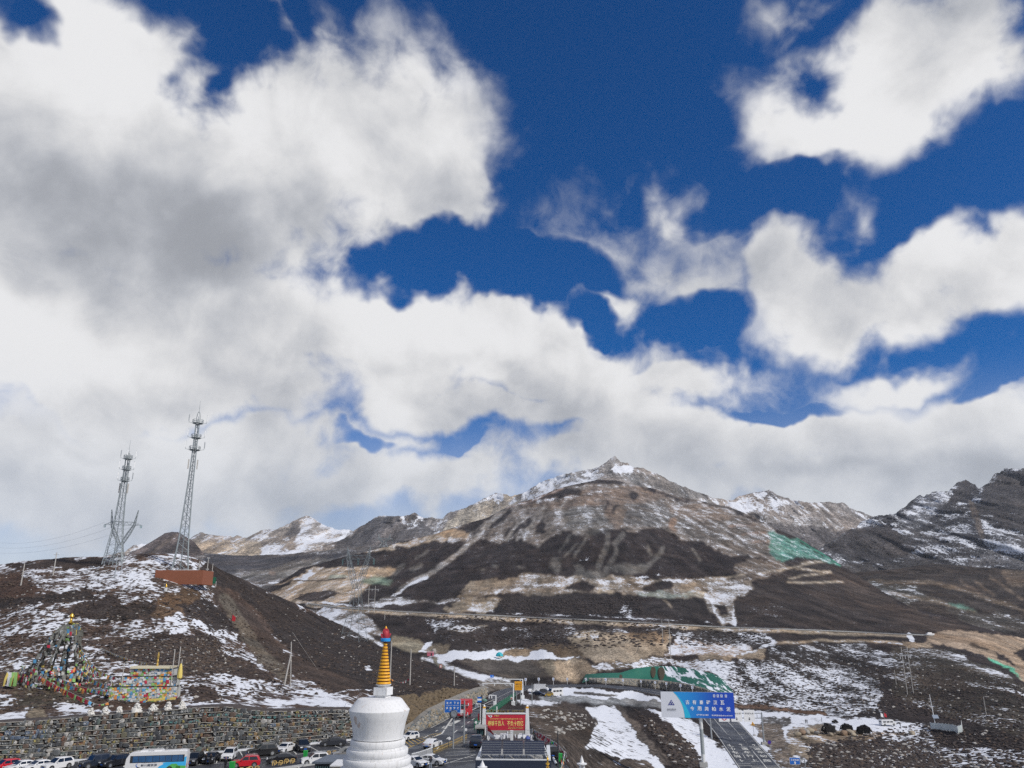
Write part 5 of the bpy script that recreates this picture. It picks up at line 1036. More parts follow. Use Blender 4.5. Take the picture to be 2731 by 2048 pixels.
# fire engine coming up the road
P = road_pt(1236, 1912); fe = thing('lorry', 'red lorry with a pale cab front coming up the road behind the blue sign', 'lorry', P, math.atan2(-.985, -.17)); fe.scale = (.8, .92, .95)
L, Wd, H = 7.5, 2.6, 3.5
MB().box((-1.0, 0, 1.95), (5.4, Wd, 2.9)).build('cargo_body', M_red, fe); MB().prism([(1.8, .5), (1.8, 3.1), (3.3, 3.1), (3.7, 1.9), (3.75, .5)], Wd, o=(0, -Wd / 2, 0)).build('cab', M_red, fe)
MB().box((3.57, 0, 2.45), (.06, Wd * .86, .95), M=Matrix.Rotation(R(-18), 3, 'Y')).build('windscreen', M_glass, fe); MB().box((3.78, 0, 1.45), (.06, Wd * .9, .7)).build('front_panel', M_wht, fe); MB().box((3.80, 0, .8), (.1, Wd, .35)).build('bumper', M_red, fe)
for sd in (-1, 1):
    MB().box((3.8, sd * 1.0, .85), (.06, .3, .2)).build('headlight', M_lamp, fe); MB().box((2.6, sd * (Wd / 2 + .01), 2.4), (.9, .02, .8)).build('side_window', M_glass, fe); MB().box((3.5, sd * 1.5, 2.4), (.1, .25, .5)).build('mirror', M_dark, fe)
    for x in (2.6, -2.0): w_ = MB().tube((x, sd * 1.0, .52), (x, sd * 1.31, .52), .52, 16).build('wheel', M_tyre, fe, True); MB().tube((x, sd * 1.2, .52), (x, sd * 1.325, .52), .28, 10).build('rim', M_rim, w_)
# coach
P = on_z(417, 2060, .012); bus = thing('coach', 'white coach with sky blue and green livery in the car park', 'bus', P, math.atan2(-.20, -.98)); bus.scale = (.75, .75, .83)
L, Wd, H = 9.6, 2.5, 3.15; hx = L / 2
def coach_shell():
    pr = [(-hx, .35), (-hx, 2.6), (-hx + .12, 2.98), (-hx + .45, 3.08), (hx - 1.3, 3.02), (hx - .6, 2.9), (hx - .1, 2.2), (hx, 1.1), (hx, .35)]; n = len(pr); cx, cz = 0, 1.7
    vs = []
    for y, k in ((-Wd / 2, .975), (-Wd / 2 + .1, 1), (Wd / 2 - .1, 1), (Wd / 2, .975)): vs += [(x, y, cz + (z - cz) * k) for x, z in pr]
    return MB().add(vs, [tuple(range(n))[::-1], tuple(3 * n + i for i in range(n))] + [(j * n + i, j * n + (i + 1) % n, (j + 1) * n + (i + 1) % n, (j + 1) * n + i) for j in range(3) for i in range(n)])
coach_shell().build('body', PAINT['white'], bus, True)
M_bglass = mat('coach_glass', (.035, .10, .22), .12, 0, .5, scale=.9, spec=.8); yv = Wd / 2
MB().box((-.15, 0, 2.06), (8.5, Wd + .012, .98)).build('window_band', M_dark, bus)
for sd in (-1, 1):
    for k, (x, w_) in enumerate(((3.25, .85), (2.25, 1.0), (1.15, 1.05), (0.05, 1.0), (-.95, .85), (-1.9, .9), (-2.9, .9), (-3.8, .75))): MB().box((x, sd * (yv + .012), 2.07), (w_, .012, .84)).build('side_window', M_bglass, bus)
def flat_side(poly, m, nm, off, side=1): return MB().prism([(x, z) for x, z in poly], .006, o=(0, (yv + off) * side - (.006 if side > 0 else 0), 0)).build(nm, m, bus)
M_sky = mat('sky_blue_livery', (.05, .42, .78), .4, var=.1); M_grn = mat('green_livery', (.10, .42, .10), .4, var=.3, scale=1.2); M_dgr = mat('dark_green_livery', (.05, .20, .03), .4, var=.3)
for sd in (1,):
    flat_side([(-4.75, .42), (.4, .42), (-.3, .75), (-.6, 1.05), (-1.2, 1.3), (-1.0, 1.5), (-2.2, 1.62), (-3.3, 1.78), (-4.75, 2.3)], M_sky, 'blue_stripe', .004, sd)
    flat_side([(-4.75, .40), (-.2, .40), (-1.0, .62), (-1.7, .8), (-2.0, 1.05), (-2.5, 1.3), (-3.2, 1.32), (-3.6, 1.05), (-4.75, 1.0)], M_grn, 'green_stripe', .012, sd)
    flat_side([(-3.9, .45), (-3.2, .45), (-3.2, .98), (-3.9, .98)], M_dgr, 'hatch', .02, sd)
MB().box((1.0, 0, 3.12), (3.6, 1.7, .22), taper=.9).build('air_conditioner', PAINT['white'], bus); MB().box((-3.9, 0, 3.11), (.8, 1.2, .1)).build('roof_hatch', PAINT['white'], bus)
MB().quad((hx - .52, -1.1, 2.82), (hx - .52, 1.1, 2.82), (hx - .01, 1.15, 1.45), (hx - .01, -1.15, 1.45)).build('windscreen', M_glass, bus, loc=(.035, 0, 0))
for sd in (-1, 1):
    w2 = MB().path([(hx - .5, sd * 1.1, 2.75), (hx + .3, sd * 1.35, 2.6), (hx + .45, sd * 1.4, 2.1)], .035).build('mirror_arm', M_dark, bus); MB().box((hx + .45, sd * 1.42, 1.9), (.12, .22, .5)).build('mirror', M_dark, bus)
    MB().box((hx + .01, sd * .9, .8), (.04, .4, .2)).build('headlight', M_lamp, bus); MB().box((-hx - .01, sd * 1.0, 1.0), (.04, .25, .5)).build('tail_light', M_tail, bus)
    for x in (2.7, -2.2): w_ = MB().tube((x, sd * .95, .5), (x, sd * 1.265, .5), .5, 18).build('wheel', M_tyre, bus, True); MB().tube((x, sd * 1.1, .5), (x, sd * 1.28, .5), .28, 10).build('rim', M_rim, w_)
M_ink = mat('dark_print', (.06, .07, .10), .6); MY = Matrix.Rotation(R(180), 4, 'Z') @ UPR
lettering('新川藏旅游', 1, M_ink, bus, (1.05, yv + .03, 1.22), .01, MY, fit=(2.5, .34))
ms = MB(); script_line(ms, -1.1, 1.1, 0, .09, 0, 4, False); ms.build('small_lettering', M_ink, bus, loc=(1.0, yv + .025, 1.56), kind='stuff')
MB().prism([(.25 * math.cos(a), .25 * math.sin(a)) for a in np.linspace(-1.9, 1.9, 12)] + [(.12 + .20 * math.cos(a) - .17, .20 * math.sin(a) + .03) for a in np.linspace(1.7, -1.7, 12)], .01).build('crescent_emblem', M_blue, bus, loc=(2.85, yv + .02, 1.25))
ms = MB(); script_line(ms, -.5, .5, 0, .12, 0, 9, False); ms.build('small_lettering', M_ink, bus, loc=(1.0, .87, 3.14), kind='stuff')

# ------------------------------------------------------------------ people
def clothes(name, top, legs, skin=(.28, .16, .11)):
    m, nt, b = new_mat(name); tc = N(nt, 'ShaderNodeTexCoord'); s = N(nt, 'ShaderNodeSeparateXYZ'); nt.links.new(tc.outputs['Object'], s.inputs[0])
    c = mix_rgb(nt, ramp(nt, s.outputs[2], .86, .88), legs, top); c = mix_rgb(nt, ramp(nt, s.outputs[2], 1.455, 1.47), c, skin); c = mix_rgb(nt, ramp(nt, s.outputs[2], .10, .08), c, (.02, .02, .02))
    n = noise_n(nt, tc.outputs['Object'], 9, 4); nt.links.new(mix_rgb(nt, 1, c, math_n(nt, 'MULTIPLY_ADD', n, .7, .65), 'MULTIPLY'), b.inputs['Base Color']); b.inputs['Roughness'].default_value = .85; return m
M_hair = mat('black_hair', (.012, .010, .009), .6)
def person(label, loc, face, m, pose='stand', group=None, hood=False, s=1.0):
    t = thing('person', label, 'person', loc, face, group); t.scale = (s * .84,) * 3
    if pose == 'up': LA = [(.26, .12, 1.22), (.14, .30, 1.44)]; RA = [(-.26, .12, 1.22), (-.12, .30, 1.46)]
    elif pose == 'front': LA = [(.27, .04, 1.13), (.10, .26, 1.12)]; RA = [(-.27, .04, 1.13), (-.10, .26, 1.14)]
    elif pose == 'bend': LA = [(.24, .35, 1.0), (.16, .5, .8)]; RA = [(-.24, .35, 1.0), (-.14, .5, .82)]
    else: LA = [(.27, -.03, 1.13), (.28, .06, .88)]; RA = [(-.27, -.03, 1.13), (-.28, .06, .88)]
    b = .3 if pose == 'bend' else 0
    V = [(0, 0, .93), (0, b * .4, 1.12), (0, b, 1.34), (0, b, 1.46), (0, b + .02, 1.54), (0, b + .03, 1.66), (.10, 0, .86), (.12, .03, .48), (.13, -.03, .08), (.14, .12, .04), (-.10, 0, .86), (-.12, .03, .48), (-.13, -.03, .08), (-.14, .12, .04), (.19, b, 1.38), LA[0], LA[1], (-.19, b, 1.38), RA[0], RA[1]]
    E = [(0, 1), (1, 2), (2, 3), (3, 4), (4, 5), (0, 6), (6, 7), (7, 8), (8, 9), (0, 10), (10, 11), (11, 12), (12, 13), (2, 14), (14, 15), (15, 16), (2, 17), (17, 18), (18, 19)]
    rad = [.16, .15, .17, .06, .085, .085, .10, .075, .055, .05, .10, .075, .055, .05, .085, .06, .045, .085, .06, .045]
    me = bpy.data.meshes.new('body'); me.from_pydata(V, E, []); o = bpy.data.objects.new('body', me); COL.objects.link(o); o.parent = t
    sk = o.modifiers.new('skin', 'SKIN'); 
    if not me.skin_vertices: me.attributes  # layer is created with the modifier below
    o.modifiers.new('sub', 'SUBSURF').levels = 1; o.modifiers['sub'].render_levels = 1
    bm = bmesh.new(); bm.from_mesh(me); lay = bm.verts.layers.skin.verify()
    for i, v in enumerate(bm.verts): v[lay].radius = (rad[i], rad[i] * (.75 if i in (1, 2) else 1)); v[lay].use_root = i == 0
    bm.to_mesh(me); bm.free(); me.materials.append(m)
    MB().lathe([(.10, 1.60), (.115, 1.66), (.10, 1.73), (.05, 1.765), (.01, 1.77)], 10).build('hood' if hood else 'hair', m if hood else M_hair, t, True, loc=(0, b, 0))
    fm = MB()
    for sx in (-.032, .032): fm.box((sx, b + .115, 1.665), (.02, .01, .012))
    fm.build('eyes', M_hair, t); MB().box((0, b + .122, 1.64), (.022, .03, .035)).build('nose', mat('skin', (.28, .16, .11), .6), t)
    return t
C_blk = clothes('black_clothes', (.014, .014, .017), (.012, .012, .014)); C_jean = clothes('jacket_and_jeans', (.02, .022, .03), (.28, .32, .38))
person('person in black lifting a phone in front of the black saloon, left one', on_z(548, 2040, .01), R(150), C_blk, 'up')
person('person in black lifting a phone in front of the black saloon, right one', on_z(560, 2041, .01), R(190), C_blk, 'up')
person('person in a long black coat standing left of the green bin', on_z(600, 2053, .01), R(160), C_blk, 'stand', hood=True)
person('man in dark jacket and pale jeans beside the white saloon near the stupa', on_z(1148, 2050, .01), R(20), C_jean, 'front')
person('person in dark clothes bending over at the flag hung fence', on_z(1427, 1972, .01), R(60), C_blk, 'bend')
for i, (x, y, lb) in enumerate(((2149, 1930, 'person in black on the snow, left of a pair'), (2153, 1930, 'person in black on the snow, right of a pair'), (2192, 1925, 'lone person in black standing on the snow behind the biggest yak statue'))): person(lb, hp(x, y), R(30 * i), C_blk, 'stand')
person('person in dark clothes on the snow right of the open white van', hp(2402, 1938), R(100), C_blk, 'bend')
# ------------------------------------------------------------------ white stupa
def mpp(b, py):
    """metres per photo pixel for something standing at b, seen at image row py"""
    yn = (PH / 2 - py) / FOC; return b.y / (CP - yn * SP_) / FOC
def zrow(b, py): return top_at(b, 0, py).z
SY = 60.0; sx0 = float((1011.5 - PW / 2) / FOC * SY / (CP + .4265 * SP_)); sb = Vector((sx0, SY, 0))
st = thing('stupa', 'tall white stupa with a yellow ringed spire and red crown in the foreground', 'stupa', sb)
m, nt_, b = new_mat('limewash'); tc = N(nt_, 'ShaderNodeTexCoord'); o_ = tc.outputs['Object']
n1 = noise_n(nt_, o_, .8, 6, .62, .5); n2 = noise_n(nt_, o_, 5, 5, .65); mp = N(nt_, 'ShaderNodeMapping'); mp.inputs['Scale'].default_value = (3.5, 3.5, .5); nt_.links.new(o_, mp.inputs[0]); n3 = noise_n(nt_, mp.outputs[0], 1.6, 5, .6)
c = mix_rgb(nt_, 1, (.70, .70, .70), math_n(nt_, 'MULTIPLY_ADD', n2, .12, .92), 'MULTIPLY'); c = mix_rgb(nt_, math_n(nt_, 'MULTIPLY', ramp(nt_, n3, .50, .72), .6), c, (.46, .45, .43))
c = mix_rgb(nt_, ramp(nt_, n1, .63, .67), c, (.50, .42, .37)); nt_.links.new(c, b.inputs['Base Color']); b.inputs['Roughness'].default_value = .8
bp = N(nt_, 'ShaderNodeBump'); bp.inputs['Strength'].default_value = .12; bp.inputs['Distance'].default_value = .05; nt_.links.new(n2, bp.inputs['Height']); nt_.links.new(bp.outputs[0], b.inputs['Normal']); M_lime = m
def prof(rows): return [(hw * mpp(sb, y), zrow(sb, y)) for y, hw in rows]
MB().lathe(prof([(1968, 66), (1955, 66.8), (1935, 70), (1915, 74.5), (1894, 80.3), (1892, 80.3), (1864, 59), (1862, 56), (1860, 40), (1859.5, 14)]), 40).build('dome', M_lime, st, True)
for (y0, y1, hw, lab) in ((1970, 1987, 72.6, 0), (1994, 2011, 81.5, 0), (2018, 2036, 90, 0), (2044, 2062, 97, 0), (2072, 2092, 105, 0)):
    MB().lathe(prof([(y1, hw * .985), (y1 - 4, hw), (y0 + 4, hw), (y0, hw * .975), (y0 - .5, hw * .6)]), 40, wob=.006).build('ledge_ring', M_lime, st, True)
for (y0, y1, hw) in ((1985, 1998, 70.5), (2009, 2022, 79.5), (2034, 2048, 87.5), (2060, 2076, 95)): MB().lathe(prof([(y1, hw), (y0, hw)]), 40, wob=.004).build('drum', M_lime, st, True)
MB().lathe([(6.1, 0), (6.1, 2.2), (5.2, 2.3), (5.2, 4.6), (3.0, zrow(sb, 2088))], 4).build('plinth', M_lime, st, rot=(0, 0, R(45)))
hx = .3; k = mpp(sb, 1850)
for (y0, y1, hw) in ((1832, 1853, 24.5), (1852, 1866, 19.5)):
    z0, z1 = zrow(sb, y1), zrow(sb, y0); MB().box((.22, 0, (z0 + z1) / 2), (hw * 1.55 * k, hw * 1.55 * k, z1 - z0), R(-17)).build('harmika', M_lime, st)
AX = lambda y: (1011.5 + (1966 - y) / 297 * 7.5 - 1011.5) * .0  # axis kept plumb
ax = .22; MB().lathe(prof([(1833, 13), (1829, 17), (1826, 20.5), (1824.5, 20.5)]), 24, (ax, 0, 0)).build('bowl', M_lime, st, True)
M_ring = mat('spire_yellow', (.75, .36, .012), .55, var=.15, scale=4); M_core = mat('spire_oxblood', (.10, .018, .012), .7)
MB().lathe(prof([(1826, 16), (1712, 4)]), 16, (ax, 0, 0)).build('spire_core', M_core, st, True)
for i in range(13):
    yb = 1823.5 - i * 8.55; hw = 19.8 - i * 1.2; MB().lathe(prof([(yb, hw * .96), (yb - .8, hw), (yb - 5.4, hw * .93), (yb - 5.8, hw * .8)]), 20, (ax, 0, 0)).build('ring', M_ring, st, True)
for i in range(4):
    a = R(45 + 90 * i); MB().tube((ax + .07 * math.cos(a), .07 * math.sin(a), zrow(sb, 1716)), (ax + .1 * math.cos(a), .1 * math.sin(a), zrow(sb, 1708)), .025, 6).build('strut', M_ring, st)
MB().lathe(prof([(1710.5, 12.8), (1709, 13.2), (1703, 13.2), (1702, 12.4)]), 20, (ax, 0, 0)).build('parasol', mat('parasol_blue', (.01, .26, .66), .5), st, True)
zc_, kk = zrow(sb, 1701.5), mpp(sb, 1690); pr = [(-9, 0), (-13.5, 9), (-12, 12), (-7.5, 8.5), (-8, 16), (-5, 23), (0, 25), (5, 23), (8, 16), (7.5, 8.5), (12, 12), (13.5, 9), (9, 0)]
MB().prism([(x * kk, z * kk) for x, z in pr], .34, o=(ax, -.17, zc_)).build('crown', mat('crown_red', (.40, .03, .045), .6), st); MB().lathe([(.19, zc_), (.26, zc_ + .2), (.24, zc_ + .45), (.1, zc_ + .62)], 14, (ax, 0, 0)).build('crown_core', _MC['crown_red'], st, True)
MB().lathe([(.05, zrow(sb, 1680)), (.095, zrow(sb, 1676.5)), (.075, zrow(sb, 1674)), (.02, zrow(sb, 1669.5))], 10, (ax, 0, 0)).build('finial', M_ring, st, True)

# ------------------------------------------------------------------ lattice masts and pylons
def lattice(mb, secs, rl_, rb, n=1, legs=None, ring=True):
    """square lattice: secs = [(z, half width, cx, cy)]"""
    for (z0, w0, x0, y0), (z1, w1, x1, y1) in zip(secs[:-1], secs[1:]):
        for k in range(n):
            a, b_ = k / n, (k + 1) / n; L = lambda t: (z0 + (z1 - z0) * t, w0 + (w1 - w0) * t, x0 + (x1 - x0) * t, y0 + (y1 - y0) * t)
            za, wa, xa, ya = L(a); zb_, wb_, xb, yb = L(b_); C = ((-1, -1), (1, -1), (1, 1), (-1, 1))
            P = [Vector((xa + i * wa, ya + j * wa, za)) for i, j in C]; Q = [Vector((xb + i * wb_, yb + j * wb_, zb_)) for i, j in C]
            for i in range(4):
                j = (i + 1) % 4; mb.tube(P[i], Q[j], rb, 3, cap=False); mb.tube(P[j], Q[i], rb, 3, cap=False)
                if ring: mb.tube(Q[i], Q[j], rb, 3, cap=False)
                (legs[i] if legs else mb).tube(P[i], Q[i], rl_, 5, cap=False)
def mast(label, bx, by, rows, plats, rod, dome_rows, hill_=hill, n=3, solid=(.12, .045), panels=()):
    b = hill_.hit(bx, by); t = thing('telecom_mast', label, 'mast', b, R(20)); Z = lambda y: zrow(b, y) - b.z
    legs = [MB() for _ in range(4)]; br = MB(); lattice(br, [(Z(y), hw * mpp(b, y) * .75, 0, 0) for y, hw in rows], solid[0], solid[1], n, legs)
    for l in legs: l.build('leg', M_lat, t)
    br.build('bracing', M_lat, t, kind='stuff')
    MB().tube((0, 0, Z(rows[0][0])), (0, 0, Z(rows[-1][0])), .13, 6).build('cable_run', M_lat, t)
    for i, (y, hw) in enumerate(plats):
        w = hw * mpp(b, y); z = Z(y); mb = MB(); nn = 8; C = [(math.cos(2 * math.pi * k / nn), math.sin(2 * math.pi * k / nn)) for k in range(nn)]
        for k in range(nn):
            p, q = Vector((C[k][0] * w * .62, C[k][1] * w * .62, z)), Vector((C[(k + 1) % nn][0] * w * .62, C[(k + 1) % nn][1] * w * .62, z))
            for dz in (0, .55, 1.1): mb.tube(p + Vector((0, 0, dz)), q + Vector((0, 0, dz)), .07, 4, cap=False)
            mb.tube(p, p + Vector((0, 0, 1.1)), .06, 4); mb.tube((0, 0, z - .5), p, .06, 4)
            if k % 2 == 0: mb.tube(p, (C[k][0] * w, C[k][1] * w, z + .3), .06, 4)
        mb.lathe([(w * .30, z - .12), (w * .62, z - .04), (w * .62, z + .04), (w * .3, z)], 8, cap=False); mb.build('platform', M_lat, t)
        for k in range(0, nn, 2):
            x, y_ = C[k][0] * w, C[k][1] * w; an = MB().tube((x, y_, z + .1), (x, y_, z + 2.9), .05, 5).build('antenna_pole', M_lat, t); MB().box((x * 1.04, y_ * 1.04, z + 1.7), (.22, .22, 1.9), 2 * math.pi * k / nn).build('antenna', M_wht if (k + i) % 3 else M_steel, an)
    for (y, off) in panels:
        for sd in (-1, 1): MB().box((sd * off * mpp(b, y), 0, Z(y)), (.35, .4, 3.0)).build('antenna', M_concp, t)
    zd0, zd1, wd = Z(dome_rows[0]), Z(dome_rows[1]), dome_rows[2] * mpp(b, dome_rows[1]); mb = MB()
    for k in range(8):
        a = 2 * math.pi * k / 8; pts = [(wd * r * math.cos(a), wd * r * math.sin(a), zd0 + (zd1 - zd0) * h) for r, h in ((1, 0), (1, .45), (.75, .72), (.35, .92), (0, 1))]; mb.path([Vector(p) for p in pts], .06, 4)
    mb.build('top_cage', M_lat, t); MB().tube((0, 0, zd1), (0, 0, Z(rod)), .07, 5, .03).build('lightning_rod', M_lat, t)
    return t, b
mast('left lattice telecom mast with three antenna platforms on the hill crest', 300, 1507, [(1507, 31), (1476, 26), (1430, 19), (1391, 14), (1345, 11), (1297, 8.6), (1255, 7), (1224, 6.5)], [(1283, 17), (1253, 17.5), (1224, 17.5)], 1174, (1224, 1207, 5), panels=((1302, 10),), n=2)
t_, b_ = mast('taller lattice telecom mast rising from the brick red enclosure', 480, 1522, [(1522, 27), (1469, 19), (1426, 15), (1383, 13), (1340, 10.8), (1297, 8.6), (1250, 7.2), (1200, 6), (1165, 5.6), (1129, 5.4)], [(1200, 23), (1168, 20.5), (1129, 22)], 1069, (1129, 1097, 5), n=2, solid=(.17, .05), panels=((1238, 11),))
# brick red enclosure
M_brick = mat('terracotta_wall', (.24, .085, .045), .85, var=.2, scale=1.5)
b = at(476, 1545, hill.depth(476, 1545) - 5); k = mpp(b, 1530); en = thing('brick_enclosure', 'terracotta red walled enclosure around the foot of the taller mast', 'enclosure', b)
zt = 22 * k
for nm, x0, x1, y0, y1 in (('front_wall', -63, 62, 0, .3), ('back_wall', -63, 62, 8, .3)): MB().box(((x0 + x1) / 2 * k, y0, zt / 2 - .6), ((x1 - x0) * k, y1, zt + 1.6)).build(nm, M_brick, en)
for x in (-63, 62): MB().box((x * k, 4, zt / 2 - .6), (.3, 8, zt + 1.6)).build('side_wall', M_brick, en)
MB().box((9 * k, 3, zt + .2), (44 * k, 2.6, .5)).build('container_roof', M_wht, en); MB().box((9 * k, 3, zt / 2), (43 * k, 2.5, zt)).build('container', M_blue, en)
# green mesh fence beside it
b = hill.hit(555, 1556); k = mpp(b, 1550); gf = thing('mesh_fence', 'small green mesh fence right of the red enclosure on the hill', 'fence', b)
for i in range(8): MB().box(((-17 + i * 5) * k, 0, 8 * k), (5 * k * .92, .04, 16 * k)).build('panel', M_gfence, gf); MB().tube(((-19.5 + i * 5) * k, 0, -.5), ((-19.5 + i * 5) * k, 0, 17.5 * k), .06, 5).build('post', M_gfence, gf)
# cup shaped power pylon
def cup_pylon(label, bx, by, sheet_hit, ytop, ywaist, yarm, hw_base, hw_waist, arm_hw, rz, foot=0, r=(.085, .042), b=None):
    b = b or sheet_hit(bx, by); t = thing('power_pylon', label, 'pylon', b, rz); Z = lambda y: zrow(b, y) - b.z; k = mpp(b, yarm)
    legs = [MB() for _ in range(4)]; br = MB(); zw = Z(ywaist); za = Z(yarm); wb_ = hw_base * k; ww = hw_waist * k
    lattice(br, [(-1.0, wb_, 0, 0), (zw * .12, wb_ * .9, 0, 0), (zw * .35, wb_ * .72, 0, 0), (zw * .65, wb_ * .5, 0, 0), (zw, ww, 0, 0)], r[0], r[1], 1, legs)
    for l in legs: l.build('leg', M_lat, t)
    br.build('body_bracing', M_lat, t, kind='stuff'); aw = arm_hw * k
    for sd in (-1, 1):
        mb = MB(); x1 = sd * aw * .60; lattice(mb, [(zw, ww * .55, sd * ww * .5, 0), ((zw + za) / 2, ww * .75, sd * (ww * .5 + aw * .6) / 2, 0), (za, ww * .45, x1, 0)], r[0], r[1], 2); mb.build('upper_arm', M_lat, t, kind='stuff')
        mb = MB(); lattice(mb, [(za, ww * .45, x1, 0), (Z(ytop), .08, sd * aw * .72, 0)], r[1] * 1.3, r[1], 3); mb.build('earth_wire_peak', M_lat, t, kind='stuff')
    mb = MB(); h = 1.4 * (hw_base / 25)
    nseg = 12; X = np.linspace(-aw, aw, nseg + 1)
    for i in range(nseg):
        x0, x1 = X[i], X[i + 1]; e0, e1 = (1 - max(0, abs(x0) / aw - .6) / .4), (1 - max(0, abs(x1) / aw - .6) / .4)
        for y_ in (-ww * .4, ww * .4):
            mb.tube((x0, y_ * e0, za + h * e0), (x1, y_ * e1, za + h * e1), r[0] * .8, 4, cap=False); mb.tube((x0, y_ * e0, za), (x1, y_ * e1, za), r[0] * .8, 4, cap=False); mb.tube((x0, y_ * e0, za + (h * e0 if i % 2 else 0)), (x1, y_ * e1, za + (0 if i % 2 else h * e1)), r[1], 3, cap=False)
    mb.build('crossarm', M_lat, t, kind='stuff')
    for x in (-aw * .97, 0, aw * .97):
        mb = MB(); L = 15 * k * (1 if hw_base > 20 else .5)
        for sx in (-.25, .25): mb.tube((x + sx, 0, za), (x + sx * .6, 0, za - L), .10, 5)
        mb.build('insulator', mat('insulator_teal', (.10, .20, .20), .4), t)
    return t, b
pyl, pb = cup_pylon('big cup shaped power pylon standing on the flank of the heath hill', 944, 1704, hill.hit, 1459, 1570, 1491, 26, 9, 46, R(-14))
cup_pylon('power pylon with raised arms half hidden in front of the left mast', 314, 1500, hill.hit, 1360, 1452, 1400, 17, 6, 46, R(12), r=(.08, .04))
b = at(1024, 1459, float(main.tps(1024, 1466)) * 1.02); cup_pylon('tiny far pylon on the ridge behind the big one', 0, 0, None, 1424, 1446, 1437, 12, 5, 22, 0, r=(.28, .16), b=b)

# ------------------------------------------------------------------ poles on the slopes
def pole(label, base, px, ytop, r=.14, m=M_concp, arms=(), group=None, lean=0.0, name='utility_pole', cat='pole'):
    t = thing(name, label, cat, base, 0, group); h = zrow(base, ytop) - base.z; MB().tube((0, 0, -.6), (lean, 0, h), r * 1.15, 7, r * .75).build('shaft', m, t, True)
    for (f_, w) in arms:
        MB().box((lean * f_, 0, h * f_), (w, .09, .09)).build('crossarm', M_steel, t)
        for x in (-w / 2 + .08, w / 2 - .08): MB().tube((x + lean * f_, 0, h * f_), (x + lean * f_, 0, h * f_ + .35), .06, 5).build('insulator', M_wht, t)
    return t
H_ = hill.hit
pole('concrete pole without crossarm farthest left on the heath hill', H_(55.5, 1561), 63, 1502, .15)
pole('pole with a crossarm standing out against the sky on the left crest', H_(141.5, 1534), 149, 1473, .15, arms=((.9, 1.6),))
pole('thin pole with a grey box in front of the left mast', H_(305, 1542), 311, 1481, .13, M_steel)
pole('short grey pole right of the left mast on the snow', H_(322, 1530), 326, 1500, .10, M_steel)
pole('pale pole in front of the right end of the red enclosure', H_(525, 1566), 534, 1496, .15)
pole('pole with side brackets behind the green mesh fence', H_(549, 1553), 553, 1486, .14, arms=((.95, .9), (.5, .8)))
pole('rightmost pole beside the green mesh fence', H_(564, 1540), 567, 1503, .13)
pole('thin dark pole in front of the red enclosure', H_(486, 1551), 493, 1506, .07, M_dark)
pole('thin post marking the track at the right shoulder of the hill', H_(575, 1565), 574, 1550, .06, M_wht)
t = pole('pole pair with a long guy wire in the middle of the heath slope', H_(757, 1828), 772, 1745, .16, lean=.9); MB().tube((1.2, .5, -.3), (.8, 0, 8.2), .10, 6).build('brace_pole', M_concp, t); p2 = H_(848, 1788) - t.location; MB().tube((.9, 0, 10), p2, .035, 4).build('guy_wire', M_concp, t)
pole('tall bare pole just right of the stupa spire', H_(1040, 1815), 1044, 1710, .17); pole('bare pole right of the tall one beside the stupa', H_(1093, 1826), 1097, 1732, .16); pole('short dark pole on the slope above the rubble wall', H_(1211, 1828), 1212, 1777, .14)
# red flag, yellow burner
t = pole('dark stick with a red flag on the heath slope', H_(617, 1663), 622, 1633, .06, M_dark, name='flagpole', cat='flag'); h = zrow(H_(617, 1663), 1633) - H_(617, 1663).z; MB().prism([(.05, h * .25), (.9, h * .18), (1.0, h * .55), (.1, h * .8)], .04).build('flag', M_red, t)
b = H_(442, 1577); t = thing('incense_burner', 'small yellow topped shrine post on the slope below the red enclosure', 'shrine', b); k = mpp(b, 1565); MB().box((0, 0, 5 * k), (5 * k, 5 * k, 11 * k)).build('base', M_lime, t); MB().lathe([(3.4 * k, 10 * k), (3.8 * k, 12 * k), (1.6 * k, 16 * k), (.5 * k, 19 * k), (.1, 22 * k)], 10).build('top', M_gold, t, True)
def h_poles(label, p1, p2, y1, arms, r=.15, m=M_concp):
    t = thing('double_pole', label, 'pole', p1); d = p2 - p1; h1 = zrow(p1, y1) - p1.z
    MB().tube((0, 0, -.5), (0, 0, h1), r, 6, r * .8).build('shaft', m, t); MB().tube(d - Vector((0, 0, .5)), (d.x, d.y, h1), r, 6, r * .8).build('shaft', m, t)
    for f_, ov in arms:
        a, c = Vector((0, 0, h1 * f_)), Vector((d.x, d.y, h1 * f_)); e = (c - a) * ov; MB().tube(a - e, c + e, r * .6, 4).build('crossarm', M_steel, t)
        if ov:
            for q in (a - e, (a + c) / 2, c + e): MB().tube(q, q - Vector((0, 0, 1.6)), r * .5, 4).build('insulator', M_wht, t)
    return t
h_poles('double power pole standing beside the long track behind the big pylon', hp(981, 1634), hp(998, 1633), 1562, ((.87, .5), (.5, 0)), .22)
h_poles('double power pole above the tan quarry face', hp(1768, 1714), hp(1789, 1756), 1652, ((.95, 0),), .17)
h_poles('double power pole with crossarms on the snowy slope at the right', hp(2420, 1850), hp(2435.5, 1846), 1725, ((.82, .35),), .17)
pole('single pole left of the double pole on the right slope', hp(2390, 1822), 2385, 1786, .14); pole('lone pole farthest right on the dark slope', hp(2630, 1903), 2621, 1858, .12); pole('short thin pole by the track left of the right hand double pole', hp(1820, 1748), 1819, 1728, .14); pole('small pole beside the long track right of the double pole', hp(1026, 1650), 1026, 1628, .2)

